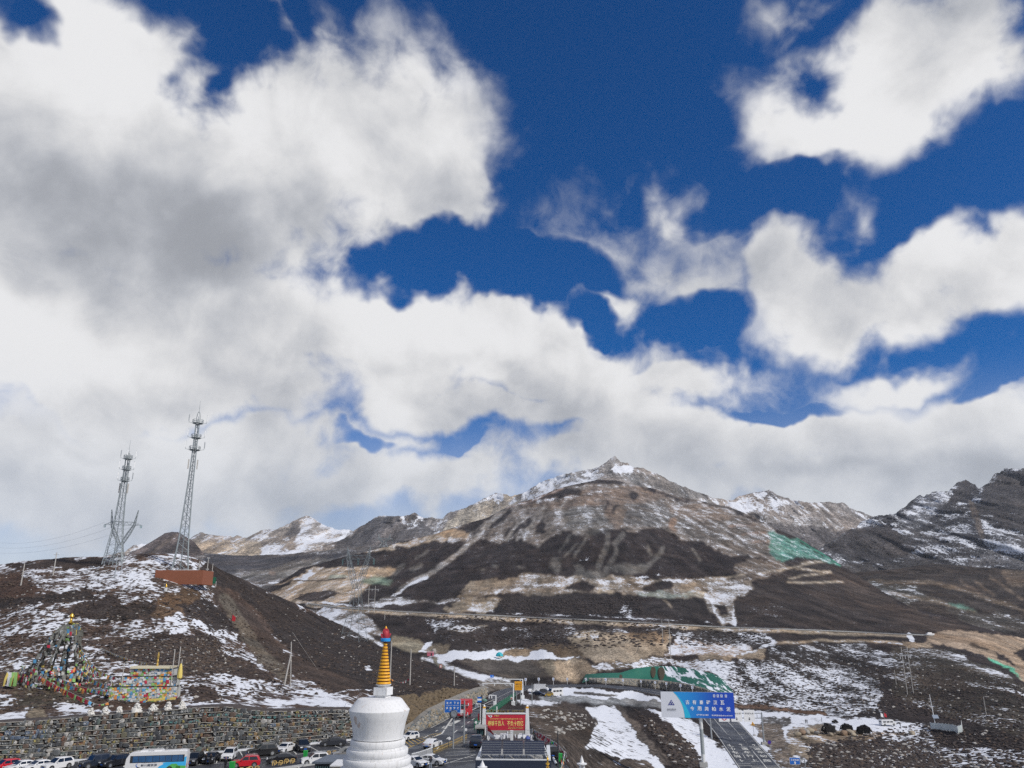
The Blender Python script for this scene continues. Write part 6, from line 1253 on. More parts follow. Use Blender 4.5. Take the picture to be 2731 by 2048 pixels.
# ------------------------------------------------------------------ prayer flags
FCOL = {'blue': (.09, .30, .52), 'white': (.62, .62, .62), 'red': (.46, .03, .06), 'green': (.25, .46, .14), 'yellow': (.66, .52, .14), 'orange': (.68, .27, .07)}
M_flag = {k_: mat('flag_' + k_, v_, .9, var=.3, scale=3) for k_, v_ in FCOL.items()}; FK = list(FCOL)
M_fade = mat('flag_faded', (.40, .40, .37), .9, var=.4, scale=4); M_flag['faded'] = M_fade; M_flag['grey'] = mat('flag_grey', (.20, .20, .18), .9, var=.5, scale=3)
def flag_q(mb, p, w, h, rnd, ax=Vector((1, 0, 0)), sw=.25):
    n_ = Vector((rnd.uniform(-sw, sw), rnd.uniform(-sw, sw), 0)) * h; a, b_ = p, p + ax * w; d = Vector((0, 0, -h))
    mb.add([a, b_, b_ + d * .5 + n_ * .7, a + d * .5 + n_ * .5, b_ + d + n_, a + d + n_ * .6], [(0, 1, 2, 3), (3, 2, 4, 5)])
def flag_set(parent, mbs):
    for k_, q in mbs.items():
        if q.v: q.build(k_ + '_flags', M_flag[k_], parent, kind='stuff')
def flag_string(label, p, q, sag, fs, seed, cols=FK, dens=1.0, group='strings of prayer flags', cord=.03):
    rnd = random.Random(seed); t = thing('prayer_flag_string', label, 'prayer flags', p, 0, group); n_ = 24; P = [p.lerp(q, i / n_) - Vector((0, 0, sag * 4 * (i / n_) * (1 - i / n_))) - p for i in range(n_ + 1)]
    MB().path(P, cord, 4).build('cord', M_fade, t); mbs = {k_: MB() for k_ in M_flag}; L = (q - p).length; nf = int(L / fs * dens)
    for i in range(nf):
        u = i / nf * n_; j = min(int(u), n_ - 1); a = P[j].lerp(P[j + 1], u - j); ax = (P[j + 1] - P[j]).normalized()
        flag_q(mbs[cols[i % len(cols)] if rnd.random() < .8 else rnd.choice(FK)], a, fs * rnd.uniform(.8, 1.1), fs * rnd.uniform(.7, 1.3), rnd, ax, .45)
    flag_set(t, mbs); return t
# cone shaped frame hung with flags
b = H_(152, 1822); k = mpp(b, 1750); fr = thing('prayer_flag_tent', 'cone shaped timber frame hung with faded prayer flags and topped with gold', 'prayer flag frame', b)
RB = [(1828, 82, -6), (1800, 72, -6), (1770, 62, -5), (1720, 43, -1), (1690, 30, 4), (1665, 14, 9)]
ring = [(zrow(b, y) - b.z, hw * k, dx * k) for y, hw, dx in RB]; rnd = random.Random(3); nr = 12; mbs = {k_: MB() for k_ in M_flag}
for i in range(nr):
    a = 2 * math.pi * i / nr + .13; pts = [Vector((dx + r * math.cos(a), r * math.sin(a) * .9, z)) for z, r, dx in ring]; MB().path(pts, .17, 5).build('rafter', M_wood, fr)
    for j in range(len(pts) - 1):
        L = (pts[j + 1] - pts[j]).length; nn = int(L / .26)
        for s_ in range(nn):
            if rnd.random() < (.42 if j < 3 else .8): flag_q(mbs[rnd.choices(['grey', 'white', 'green', 'yellow', 'blue', 'red'], (.84, .06, .03, .02, .03, .02))[0]], pts[j].lerp(pts[j + 1], s_ / nn) + Vector((rnd.uniform(-.25, .25), -.22, .1)), rnd.uniform(.25, .6), rnd.uniform(.4, .9), rnd)
for z, r, dx in ring[1:5]:
    MB().path([Vector((dx + r * math.cos(2 * math.pi * i / 24), r * math.sin(2 * math.pi * i / 24) * .9, z)) for i in range(25)], .11, 4).build('hoop', M_wood, fr)
for i in range(150):
    a = rnd.uniform(0, 6.283); z, r, dx = ring[-1]; z2, r2, dx2 = ring[-2]; u = rnd.random(); flag_q(mbs[rnd.choices(['grey', 'white', 'blue', 'yellow', 'green'], (.8, .06, .08, .03, .03))[0]], Vector((dx + (r + (r2 - r) * u) * math.cos(a), (r + (r2 - r) * u) * math.sin(a), z + (z2 - z) * u + .3)), .45, .9, rnd)
for i in range(260):
    a = rnd.uniform(-.4, 3.6) + math.pi; z, r, dx = ring[0]; u = rnd.random() ** 1.3; rr_ = r * (1.02 + .25 * u); z_ = 3.2 * (1 - u) - .2
    flag_q(mbs[rnd.choices(FK + ['faded', 'grey'], (.11, .09, .08, .08, .08, .08, .2, .3))[0]], Vector((dx + rr_ * math.cos(a), rr_ * math.sin(a) * .85, z_)), rnd.uniform(.28, .5), rnd.uniform(.35, .65), rnd, Vector((math.cos(a + 1.57), math.sin(a + 1.57), rnd.uniform(-.4, .4))))
for i in range(16): x = (-84 + i * 1.5) * k; flag_q(mbs[('yellow', 'white', 'green', 'green', 'red')[i % 5]], Vector((x, -5.8, 2.2)), .5, 2.2, rnd)
flag_set(fr, mbs); zt = ring[-1][0]; MB().tube((0, 0, 0), (.7, 0, zt), .22, 6).build('centre_pole', M_wood, fr)
MB().lathe([(.3, zt), (.42, zt + .3), (.2, zt + .55), (.22, zt + .8), (.15, zt + .95), (.42, zt + 1.3), (.38, zt + 1.6), (.05, zt + 2.0)], 12, (.75, 0, 0)).build('finial', M_gold, fr, True)
# stepped shrine wrapped in flags
b = H_(379, 1873); k = mpp(b, 1850); sh = thing('prayer_flag_shrine', 'stepped block shrine wrapped in rows of prayer flags with a gold roof edge', 'shrine', b, R(5)); mbs = {k_: MB() for k_ in M_flag}; rnd = random.Random(8)
tiers = [(1876, 1832, -87, 84, 0), (1833, 1806, -68, 76, .7), (1807, 1785, -47, 62, 1.4)]; m_t = mat('shrine_cloth', (.42, .42, .39), .9, var=.35, scale=2)
for (y1, y0, xa, xb, dy) in tiers:
    z1, z0 = zrow(b, y0) - b.z, zrow(b, y1) - b.z; MB().box(((xa + xb) / 2 * k, dy + 1.2, (z0 + z1) / 2 - .3), ((xb - xa) * k, 2.4, z1 - z0 + .6)).build('tier', m_t, sh)
    MB().box(((xa + xb) / 2 * k, dy + 1.2, z1 + .05), ((xb - xa) * k + .2, 2.6, .1)).build('ledge', M_wood, sh)
    z = z1 - .02
    while z > z0 + .1:
        x = xa * k; run = rnd.random() < .5; i0 = rnd.randrange(6); fsz = rnd.uniform(.30, .5); i = 0
        while x < xb * k:
            w = fsz * rnd.uniform(.8, 1.3); colr = FK[(i0 + i) % 6] if run and rnd.random() < .45 else rnd.choices(FK + ['faded'], (.08, .36, .05, .05, .04, .05, .38))[0]
            flag_q(mbs[colr], Vector((x, dy - .06 - rnd.uniform(0, .12), z + rnd.uniform(-.06, .06))), w, fsz * rnd.uniform(.7, 1.25), rnd, Vector((1, 0, rnd.uniform(-.08, .08))), .18); x += w * 1.02; i += 1
        z -= fsz * rnd.uniform(.55, .8)
flag_set(sh, mbs); zt = zrow(b, 1785) - b.z; MB().box((7 * k, 2.2, zt + .22), (109 * k, 2.6, .34)).build('roof_edge', mat('gilt_sheet', (.90, .80, .55), .4, .5, .1), sh)  # gilt roof edge lightened, its bright glint put into the colour
MB().lathe([(.22, 0), (.2, .4), (.1, .6), (.22, .9), (.1, 1.2), (.2, 1.5), (.16, 1.9), (.03, 2.3)], 10, (14 * k, 2.4, zt + .3)).build('finial', mat('dull_gilt', (.40, .27, .07), .5, .5), sh, True)
for x, h in ((-89, 3.6), (88, 6.5), (80, 8.5), (-62, 6.0), (66, 8.0)): MB().tube((x * k, .5, -.4), (x * k, .5, h), .08, 5).build('post', M_concp, sh)
mb = MB(); mb.lathe([(.15, 3.4), (.42, 3.7), (.36, 4.6), (.2, 5.6), (.06, 5.9)], 8, (88 * k, .2, 0)); mb.build('yellow_sash', M_flag['yellow'], sh, True); MB().box((50 * k, -.12, .45), (72 * k, .1, .35), M=Matrix.Rotation(R(-3), 3, 'Y')).build('yellow_hem', M_flag['yellow'], sh)
A = lambda x, y, dz, d=0: H_(x, min(y, 1890)) + Vector((0, -d, dz))
def zpt(x, y, base_y, d=0):
    c = H_(x, base_y); q = top_at(c, x, y); return Vector((c.x, c.y - d, q.z))
flag_string('flag string from the frame top down to the left corner of the shrine', zpt(190, 1712, 1815), zpt(300, 1805, 1848), 1.2, .55, 1); flag_string('flag string sagging from the middle of the frame to the shrine', zpt(196, 1775, 1825), zpt(298, 1822, 1856), 1.0, .6, 2)
flag_string('flag string from the foot of the frame to the shrine, upper of two', zpt(110, 1800, 1838), zpt(292, 1838, 1866), .8, .62, 3); flag_string('mostly red flag string crossing below the frame', zpt(100, 1802, 1842), zpt(236, 1868, 1882), .2, .7, 4, ['red', 'red', 'orange', 'red', 'green'], 1.3)
flag_string('flag string with yellow and blue flags at mid height right of the frame', zpt(205, 1785, 1830), zpt(290, 1830, 1862), .4, .6, 5); flag_string('short bright flag string ending at the lower left shrine post', zpt(236, 1868, 1884), zpt(291, 1870, 1880), .5, .5, 6); flag_string('dense flag string lying over the slope between frame and shrine', zpt(150, 1808, 1842), zpt(288, 1846, 1870), .3, .6, 7)
flag_string('lone flag string running up the slope from the shrine finial', zpt(268, 1727, 1732), zpt(388, 1768, 1800), .4, .28, 8, ['yellow', 'white', 'faded'], .7, cord=.04); flag_string('orange and blue flag string nearest the top of the frame', zpt(186, 1722, 1815), zpt(262, 1798, 1845), .6, .55, 9)
flag_string('red and white flag string between two poles right of the stupa', zpt(1040, 1806, 1815), zpt(1095, 1803, 1826), 1.4, .55, 10, ['red', 'white', 'red', 'faded'], 1.2)

# ------------------------------------------------------------------ billboards and signs
# red propaganda wall
b = on_z(1349, 1960, 0); k = mpp(b, 1935); rw_ = thing('red_billboard_wall', 'red slogan wall between two white pillars with yellow caps', 'billboard', b); Z = lambda y: zrow(b, y) - b.z
MB().box((0, 0, Z(1947) / 2), (105 * k, .5, Z(1947))).build('concrete_base', M_conc, rw_); zA, zB = Z(1947), Z(1904)
MB().box((0, 0, (zA + zB) / 2), (105 * k, .46, zB - zA)).build('panel', mat('slogan_red', (.50, .022, .045), .5, var=.06), rw_); MB().box((0, 0, Z(1902.3)), (106 * k, .62, 3.4 * k)).build('cornice', M_white, rw_)
M_sy = mat('slogan_yellow', (.95, .80, .22), .5); pl = -.245
lettering('得罪千百人', 1, M_sy, rw_, (-26 * k, pl, Z(1928.5)), .006, fit=(44 * k, 12.4 * k)); lettering('不负十四亿', 1, M_sy, rw_, (25 * k, pl, Z(1928.5)), .006, fit=(43 * k, 12.4 * k))
ms = MB(); script_line(ms, -43 * k, 43 * k, Z(1917.5), .20, pl, 2); script_line(ms, 6 * k, 45 * k, Z(1938.6), .06, pl, 5, False); script_line(ms, 6 * k, 45 * k, Z(1942), .15, pl, 3, False); script_line(ms, -32 * k, -18 * k, Z(1909.5), .22, pl, 4, False); ms.build('small_lettering', M_sy, rw_, kind='stuff')
ms = MB(); ms.prism([(-49 * k, Z(1906.5)), (-44 * k, Z(1908)), (-37 * k, Z(1907)), (-36.5 * k, Z(1910.5)), (-40 * k, Z(1913)), (-45 * k, Z(1911.5))], .012, o=(0, pl, 0)); ms.build('winged_emblem', M_wht, rw_); MB().box((-41 * k, pl - .01, Z(1909.7)), (2.6 * k, .012, 2.4 * k)).build('emblem_centre', M_ink, rw_)
for sd, x in ((-1, -58), (1, 57.5)):
    MB().box((x * k, 0, Z(1889) / 2), (12.5 * k, 12 * k, Z(1889)), taper=.62).build('pillar', M_lime, rw_); MB().box((x * k, 0, Z(1886.5)), (7.2 * k, 7.2 * k, 5 * k), taper=.9).build('yellow_cap', M_yel, rw_); MB().lathe([(3.4 * k, 0), (3 * k, 1.6 * k), (.5 * k, 4.5 * k)], 10, (x * k, 0, Z(1884))).build('cap_tip', M_white, rw_)
mg = MB(); rnd = random.Random(21)
for i in range(7):
    x = (-46 + i * 8.3) * k
    for j in range(5): mg.box((x + rnd.uniform(-2.4, 2.4) * k, 0, Z(1897) + rnd.uniform(-2, 2) * k), (rnd.choice((.6, 4.2)) * k, .12, rnd.choice((.7, 4.6)) * k))
script_line(mg, 16 * k, 50 * k, Z(1897.5), .33, 0, 6); mg.build('gilded_characters', mat('tarnished_gilt', (.42, .32, .10), .4, .6, .2), rw_, kind='stuff')
mb = MB(); mb.tube((-50 * k, .1, Z(1900.5)), (50 * k, .1, Z(1900.5)), .03, 4); mb.tube((-50 * k, .1, Z(1893.5)), (50 * k, .1, Z(1893.5)), .025, 4); mb.build('frame_bar', M_steel, rw_)
# blue and white billboard
YB = 178.0; pbm = at(1877, 2041, YB); bl = thing('blue_billboard', 'big blue and white cement advertisement on a single thick pole', 'billboard', Vector((pbm.x, YB, pbm.z)), R(-9)); b = bl.location; k = mpp(b, 1880)
cx = (1864.5 - 1871) * k; zl, zh = zrow(b, 1914.5) - b.z, zrow(b, 1845.5) - b.z; BWd = 190.5 * k; BH = zh - zl
MB().box((cx, 0, (zl + zh) / 2), (BWd, .7, BH)).build('frame', M_steel, bl)
def bface(nm, poly, m, off): return MB().prism([(cx + x * BWd / 2, zl + BH * z) for x, z in poly], .02, o=(0, -.37 - off, 0)).build(nm, m, bl)
bface('white_field', [(-1, 0), (1, 0), (1, 1), (-1, 1)], mat('vinyl_white', (.62, .63, .67), .5, var=.05, scale=.4), 0)
ARC = [(-.66 + .01, 1.0), (-.56, .86), (-.475, .68), (-.42, .5), (-.385, .3), (-.37, .12), (-.368, 0)]
m, nt_, bb = new_mat('vinyl_blue'); tc = N(nt_, 'ShaderNodeTexCoord'); s_ = N(nt_, 'ShaderNodeSeparateXYZ'); nt_.links.new(tc.outputs['Object'], s_.inputs[0]); nt_.links.new(mix_rgb(nt_, ramp(nt_, s_.outputs[0], -BWd * .32, BWd * .30), (.01, .26, .62), (.004, .055, .42)), bb.inputs['Base Color']); bb.inputs['Roughness'].default_value = .45
bface('blue_field', ARC + [(1, 0), (1, 1)], m, .012); bface('cyan_band', ARC + [(-.20, 0), (-.24, .2), (-.32, .45), (-.42, .66), (-.52, .84), (-.62, .985)], mat('vinyl_cyan', (.01, .42, .62), .45, var=.05), .026)
M_vw = mat('vinyl_lettering', (.80, .80, .80), .5); M_vb = mat('vinyl_dark_blue', (.010, .014, .22), .5)
Lz = lambda f_: zl + BH * f_
for ch, fx in zip('古有秦砖汉瓦', np.linspace(-.27, .68, 6)): lettering(ch, 1, M_vw, bl, (cx + fx * BWd / 2, -.44, Lz(.61)), .015, fit=(.105 * BWd / 2, .165 * BH))
for ch, fx in zip('今用尧柏水泥', np.linspace(-.15, .83, 6)): lettering(ch, 1, M_vw, bl, (cx + fx * BWd / 2, -.44, Lz(.365)), .015, fit=(.11 * BWd / 2, .165 * BH))
lettering('生产基地:甘川路段', 1, M_vw, bl, (cx + .12 * BWd / 2, -.44, Lz(.125)), .01, fit=(.33 * BWd / 2, .06 * BH)); lettering('联系销售电话:0836-6523999', 1, M_vw, bl, (cx + .65 * BWd / 2, -.44, Lz(.115)), .01, fit=(.56 * BWd / 2, .06 * BH))
lettering('尧柏集团', 1, M_ink, bl, (cx - .72 * BWd / 2, -.44, Lz(.32)), .0, fit=(.25 * BWd / 2, .06 * BH)); ms = MB(); script_line(ms, cx - .845 * BWd / 2, cx - .60 * BWd / 2, Lz(.27), .09, -.44, 9, False); ms.build('small_lettering', M_ink, bl, kind='stuff')
for i, fx in enumerate((.47, .57, .67, .79)):
    me_ = MB(); me_.box((0, 0, 0), (.055 * BWd / 2, .012, .075 * BH)); q = me_.build('product_mark', M_vw, bl, loc=(cx + fx * BWd / 2, -.44, Lz(.88))); MB().box((0, -.01, .0), (.03 * BWd / 2, .008, .04 * BH)).build('mark_centre', m, q); MB().box((0, 0, -.06 * BH), (.06 * BWd / 2, .012, .012 * BH)).build('mark_line', M_vw, q)
def logo(cx_, cz_, u):
    D_ = [[(0, 1.75), (.42, 1.1), (.2, .85), (-.2, .85), (-.42, 1.1)], [(-.52, .85), (-.18, .40), (-.3, .0), (-.72, -.05), (-1.0, .22)], [(.52, .85), (1.0, .22), (.72, -.05), (.3, 0), (.18, .40)], [(-1.15, -.05), (-.75, -.48), (-.85, -1.0), (-1.7, -1.0)], [(1.15, -.05), (1.7, -1.0), (.85, -1.0), (.75, -.48)], [(0, .02), (.5, -.42), (.45, -1.0), (-.45, -1.0), (-.5, -.42)]]
    for d_ in D_: MB().prism([(cx_ + x * u, cz_ + z * u * .95) for x, z in d_], .012, o=(0, -.44, 0)).build('emblem_piece', M_vb, bl)
logo(cx - .715 * BWd / 2, Lz(.56), .052 * BWd / 2)
m, nt_, bb = new_mat('stained_steel'); tc = N(nt_, 'ShaderNodeTexCoord'); s_ = N(nt_, 'ShaderNodeSeparateXYZ'); nt_.links.new(tc.outputs['Object'], s_.inputs[0]); wv = noise_n(nt_, tc.outputs['Object'], .45, 5, .6); band = math_n(nt_, 'PINGPONG', math_n(nt_, 'MULTIPLY', s_.outputs[2], .22), 1.0)
c = mix_rgb(nt_, ramp(nt_, band, .42, .5), (.55, .55, .54), (.26, .28, .28)); nt_.links.new(mix_rgb(nt_, ramp(nt_, wv, .60, .66), c, (.20, .07, .05)), bb.inputs['Base Color']); bb.inputs['Roughness'].default_value = .6
MB().tube((0, .3, -1.5), (0, .3, zl + .3), 5.1 * k, 18, 4.7 * k).build('pole', m, bl, True); MB().box((0, .3, .1), (1.6, 1.6, .9)).build('footing', M_conc, bl)
for x in (-.8, -.4, 0, .4, .8): MB().box((cx + x * BWd / 2, .5, (zl + zh) / 2), (.2, .3, BH * 1.01)).build('rib', M_steel, bl)
# blue warning sign on a single post by the road
b = on_z(1208, 1997, 0); k = mpp(b, 1890); sg = thing('blue_road_sign', 'blue downhill warning sign with white Chinese and English lines on a post', 'road sign', b, R(-6)); Z = lambda y: zrow(b, y) - b.z
MB().tube((0, .12, -.3), (0, .12, Z(1869)), .13, 10).build('post', M_steel, sg, True); zc1 = Z(1883.3); MB().box((-3 * k, 0, zc1), (43.5 * k, .06, 32.5 * k)).build('border', M_wht, sg); MB().box((-3 * k, -.035, zc1), (42 * k, .02, 31 * k)).build('panel', M_blue, sg)
for ch, x in zip('连续下坡', (-17, -8, 3, 12)): lettering(ch, 1, M_wht, sg, (x * k - .03, -.055, Z(1874.8)), .02, fit=(5.6 * k, 6 * k))
for ch, x in zip('谨慎驾驶', (-17.5, -8, 2.5, 12)): lettering(ch, 1, M_wht, sg, (x * k - .03, -.055, Z(1888.6)), .02, fit=(5.6 * k, 6.2 * k))
lettering('Continuous  Down  Slope', 1, M_wht, sg, (-3 * k, -.055, Z(1881.3)), .006, fit=(34 * k, 2.6 * k)); lettering('Drive  Carefully', 1, M_wht, sg, (-1.5 * k, -.055, Z(1895.0)), .006, fit=(22 * k, 2.8 * k))
MB().lathe([(.55, -.06), (.62, 0), (.55, .06)], 14, cap=False).build('mirror_rim', M_dark, sg, rot=(R(90), 0, 0), loc=(.05, -.15, Z(1904))); MB().lathe([(.0, 0), (.3, .03), (.5, 0)], 14, cap=False).build('mirror', M_steel, sg, rot=(R(90), 0, 0), loc=(.05, -.12, Z(1904)))
# grey mast with two short brackets beside it, round signs on the rail
b = on_z(1237, 1982, 0); pole('tall grey steel post right of the blue warning sign', b, 1238, 1868, .15, M_steel, arms=((.88, 1.4), (.66, 1.2)), name='steel_post')
def round_sign(label, base, ytop, r, m, facing=0): t = thing('round_sign', label, 'road sign', base); h = zrow(base, ytop) - base.z; MB().tube((0, .05, -.2), (0, .05, h), .04, 6).build('post', M_steel, t); MB().tube((0, -.03, h - r), (0, .0, h - r), r, 16).build('rim', M_wht, t); MB().tube((0, -.05, h - r), (0, -.03, h - r), r * .8, 16).build('disc', m, t); return t
round_sign('white round sign on a thin post at the yellow railing, nearest us', on_z(1198, 1990, 0), 1965, .22, M_wht); round_sign('white round sign on a thin post beside the tall grey post', on_z(1242, 1968, 0), 1942, .22, M_wht); round_sign('white round sign by the green guard fence near the kiosk', on_z(1269, 1950, 0), 1923, .22, M_wht)
# lane sign gantry over the lower road
b = low_pt(2038, 1984); gn = thing('lane_sign_gantry', 'steel gantry with white lane boards over the lower road', 'road sign', b); k = mpp(b, 1908); Z = lambda y: zrow(b, y) - b.z; X = lambda x: (x - 2034.5) * k
MB().tube((0, 0, -.5), (0, 0, Z(1900)), .27, 10, .22).build('post', M_steel, gn, True); MB().box((0, 0, .2), (1.6, 1.2, .6)).build('footing', M_conc, gn); MB().tube((X(1898), 0, -1.0), (X(1896), 0, Z(1900)), .24, 10, .2).build('post', M_steel, gn, True)
for y in (1902, 1915): MB().tube((X(1894), 0, Z(y)), (X(2036), 0, Z(y)), .13, 8).build('beam', M_steel, gn)
for x in (2022, 1991, 1976): MB().tube((X(x), 0, Z(1902)), (X(x), 0, Z(1915)), .07, 6).build('tie', M_steel, gn)
M_dk = mat('sign_print', (.06, .06, .07), .6)
for xa, xb, txt in ((1986, 2014.5, '爬坡车道'), (1952, 1981, '小型车道'), (1919, 1947.5, '')):
    MB().box(((X(xa) + X(xb)) / 2, -.28, Z(1908.5)), ((xb - xa) * k, .1, 29 * k)).build('board', M_wht, gn); xm_ = (X(xa) + X(xb)) / 2
    if txt: lettering(txt, 1, M_dk, gn, (xm_, -.34, Z(1902.5)), .005, fit=(23 * k, 4.6 * k)); MB().prism([(-.1, .3), (.1, .3), (.1, -.15), (.35, -.05), (0, -.6), (-.35, -.05), (-.1, -.15)], .02).build('arrow', M_dk, gn, loc=(xm_, -.35, Z(1915.5)), )
    else: MB().tube((xm_, -.36, Z(1914)), (xm_, -.33, Z(1914)), .75, 18).build('ban_ring', M_red, gn); MB().tube((xm_, -.37, Z(1914)), (xm_, -.34, Z(1914)), .5, 18).build('ban_disc', M_wht, gn)
b = low_pt(2150, 2062); t = thing('climbing_lane_sign', 'small blue climbing lane sign on a post at the bottom right', 'road sign', b); k = mpp(b, 2030); Z = lambda y: zrow(b, y) - b.z
MB().tube((0, .1, -.5), (0, .1, Z(2025)), .12, 8).build('post', M_steel, t); MB().box((-27 * k, 0, Z(2029.5)), (28 * k, .06, 17 * k)).build('border', M_wht, t); MB().box((-27 * k, -.04, Z(2029.5)), (26.6 * k, .03, 15.6 * k)).build('panel', M_blue, t); lettering('爬坡车道', 1, M_wht, t, (-27 * k, -.07, Z(2026.5)), .015, fit=(21 * k, 4.8 * k)); MB().prism([(-.1, .3), (.1, .3), (.1, 0), (.32, 0), (0, -.4), (-.32, 0), (-.1, 0)], .02).build('arrow', M_wht, t, loc=(-27 * k, -.075, Z(2033.5)))
for y in (2026, 2032): MB().tube((-27 * k, .08, Z(y)), (0, .1, Z(y)), .05, 5).build('bracket', M_steel, t)
b = low_pt(2057, 2013); t = thing('no_parking_sign', 'round violet blue sign on a thin post beside the lower road', 'road sign', b); h = zrow(b, 1979.5) - b.z; MB().tube((0, .05, -.3), (-.2, .05, h), .05, 6).build('post', M_steel, t); MB().tube((-.22, -.03, h), (-.22, .01, h), .48, 18).build('disc', mat('violet_sign', (.05, .02, .26), .5), t)
b = low_pt(2012, 1961); t = thing('triangle_sign', 'yellow triangular warning sign on a thin post beside the lower road', 'road sign', b); h = zrow(b, 1926) - b.z; MB().tube((0, .05, -.3), (-.25, .05, h - .3), .06, 6).build('post', M_steel, t); MB().prism([(-.85, -.95), (.4, -.95), (-.22, .25)], .05).build('triangle', M_yel, t, loc=(0, -.02, h)); MB().prism([(-.45, -.75), (0, -.75), (-.22, -.3)], .02).build('symbol', M_dk, t, loc=(0, -.045, h)); MB().box((0, 0, .1), (.8, .5, .3)).build('footing', M_conc, t)
# yellow board at the bend with its posts, L-shaped camera masts
b = road_pt(1383, 1879); t = thing('yellow_road_board', 'orange yellow warning board on two posts at the bend', 'road sign', b); k = mpp(b, 1830); Z = lambda y: zrow(b, y) - b.z
for x in (-5.4, 5.0): MB().tube((x * k, .1, -.5), (x * k, .1, Z(1822)), .12, 8).build('post', M_steel, t)
MB().box((-.5 * k, 0, Z(1828.8)), (20 * k, .06, 22.4 * k)).build('panel', mat('sign_amber', (.78, .36, .02), .5, var=.05), t); lettering('连续下坡', 1, M_dk, t, (-.5 * k, -.05, Z(1824.6)), .01, fit=(14.5 * k, 3.6 * k)); ms = MB(); script_line(ms, -8 * k, 7 * k, Z(1830.2), .16, -.05, 3, False); script_line(ms, -7 * k, 6 * k, Z(1834.5), .10, -.05, 5, False); ms.build('small_lettering', M_dk, t, kind='stuff')
def l_mast(label, base, px, ytop, xarm, r=.16, m=M_white, box=True, cam_=True):
    t = thing('camera_mast', label, 'mast', base); h = zrow(base, ytop) - base.z; k = mpp(base, ytop); L = (xarm - px) * k; MB().tube((0, 0, -.5), (0, 0, h), r, 10, r * .8).build('post', m, t, True); MB().tube((0, 0, h - .1), (L, 0, h - .05), r * .6, 8).build('arm', m, t, True); MB().box((0, 0, .4), (r * 5, r * 5, 1.2)).build('footing', m, t)
    if box: MB().box((-.3, -.1, h * .42), (.5, .35, 1.5)).build('cabinet', m, t)
    if cam_:
        for f_ in (.97, .6): MB().box((L * f_, -.1, h - .45), (.25, .6, .5)).build('camera', m, t)
    MB().tube((0, 0, h - 1.2), (L * .15, 0, h - .1), r * .3, 5).build('brace', m, t); return t
l_mast('white camera mast with a long arm reaching left over the far bend, nearer one', road_pt(1369, 1880), 1369, 1822, 1286, .22, box=False); l_mast('white camera mast right of the amber board with an arm to the left', road_pt(1394, 1863), 1394, 1811, 1334, .24)
l_mast('white camera mast with a short left arm above the red wall', on_z(1317, 1930, 0) if False else road_pt(1322, 1897), 1318, 1853.5, 1300, .17); l_mast('thin white lamp mast beside the left pillar of the red wall', on_z(1281, 1944, 0), 1281, 1876, 1268, .12, box=False)
pole('grey lamp post on the snow right of the amber board', road_pt(1419, 1879) if False else hp(1419, 1880), 1418, 1823, .12, M_steel, name='steel_post')
b = on_z(1284, 1946, 0); t = thing('direction_sign', 'small blue and white direction panel on a dark post left of the red wall', 'road sign', b); k = mpp(b, 1865); Z = lambda y: zrow(b, y) - b.z; MB().tube((0, 0, -.3), (0, 0, Z(1854)), .13, 8).build('post', M_dark, t)
for y, m_ in ((1860.5, M_blue), (1865.5, M_wht), (1870.3, M_blue)): MB().box((-6 * k, -.12, Z(y)), (11 * k, .08, 4.4 * k)).build('panel', m_, t)
b = road_pt(1292, 1900); t = thing('green_sign', 'small dull green round topped sign on a thin post above the red wall', 'road sign', b); h = zrow(b, 1862) - b.z; MB().tube((0, 0, -.5), (0, 0, h), .08, 6).build('post', M_steel, t); MB().lathe([(.6, -.02), (.62, .2), (.3, .45), (.05, .6)], 10).build('top', mat('dull_green', (.12, .22, .18), .6), t, True, loc=(0, 0, h - .6))
b = on_z(1276, 1948, 0); t = thing('red_notice', 'narrow dark red notice on a post left of the red wall', 'sign', b); Z = lambda y: zrow(b, y) - b.z; k = mpp(b, 1912); MB().tube((0, .06, 0), (0, .06, Z(1921)), .05, 6).build('post', M_steel, t); MB().box((0, 0, Z(1912)), (4.6 * k, .06, 17 * k)).build('panel', mat('maroon', (.20, .02, .03), .5), t)
b = road_pt(1361, 1868); t = thing('warning_hoarding', 'red and white triangle warning board leaning on the green guard fence', 'road sign', b); k = mpp(b, 1862); Z = lambda y: zrow(b, y) - b.z; MB().box((0, -.2, Z(1862)), (12.5 * k, .05, 6.5 * k)).build('panel', M_wht, t)
for x in (-3, 3): MB().prism([((x - 2.4) * k, -2.2 * k), ((x + 2.4) * k, -2.2 * k), (x * k, 2.4 * k)], .03).build('triangle', M_red, t, loc=(0, -.27, Z(1862)))
for x in (-5, 5): MB().tube((x * k, -.1, -.3), (x * k, -.1, Z(1860)), .05, 5).build('leg', M_steel, t)
b = road_pt(1206, 1910); t = thing('hazard_board', 'pale red and white square board leaning on the rubble wall', 'road sign', rw_pt(1173, .12) + r0 + Vector((0, -.5, 0))); MB().box((0, 0, .75), (.95, .08, 1.25)).build('panel', mat('faded_red_board', (.55, .20, .16), .6, var=.35, scale=3), t); MB().box((0, -.06, .75), (.5, .03, .7)).build('symbol', M_wht, t)
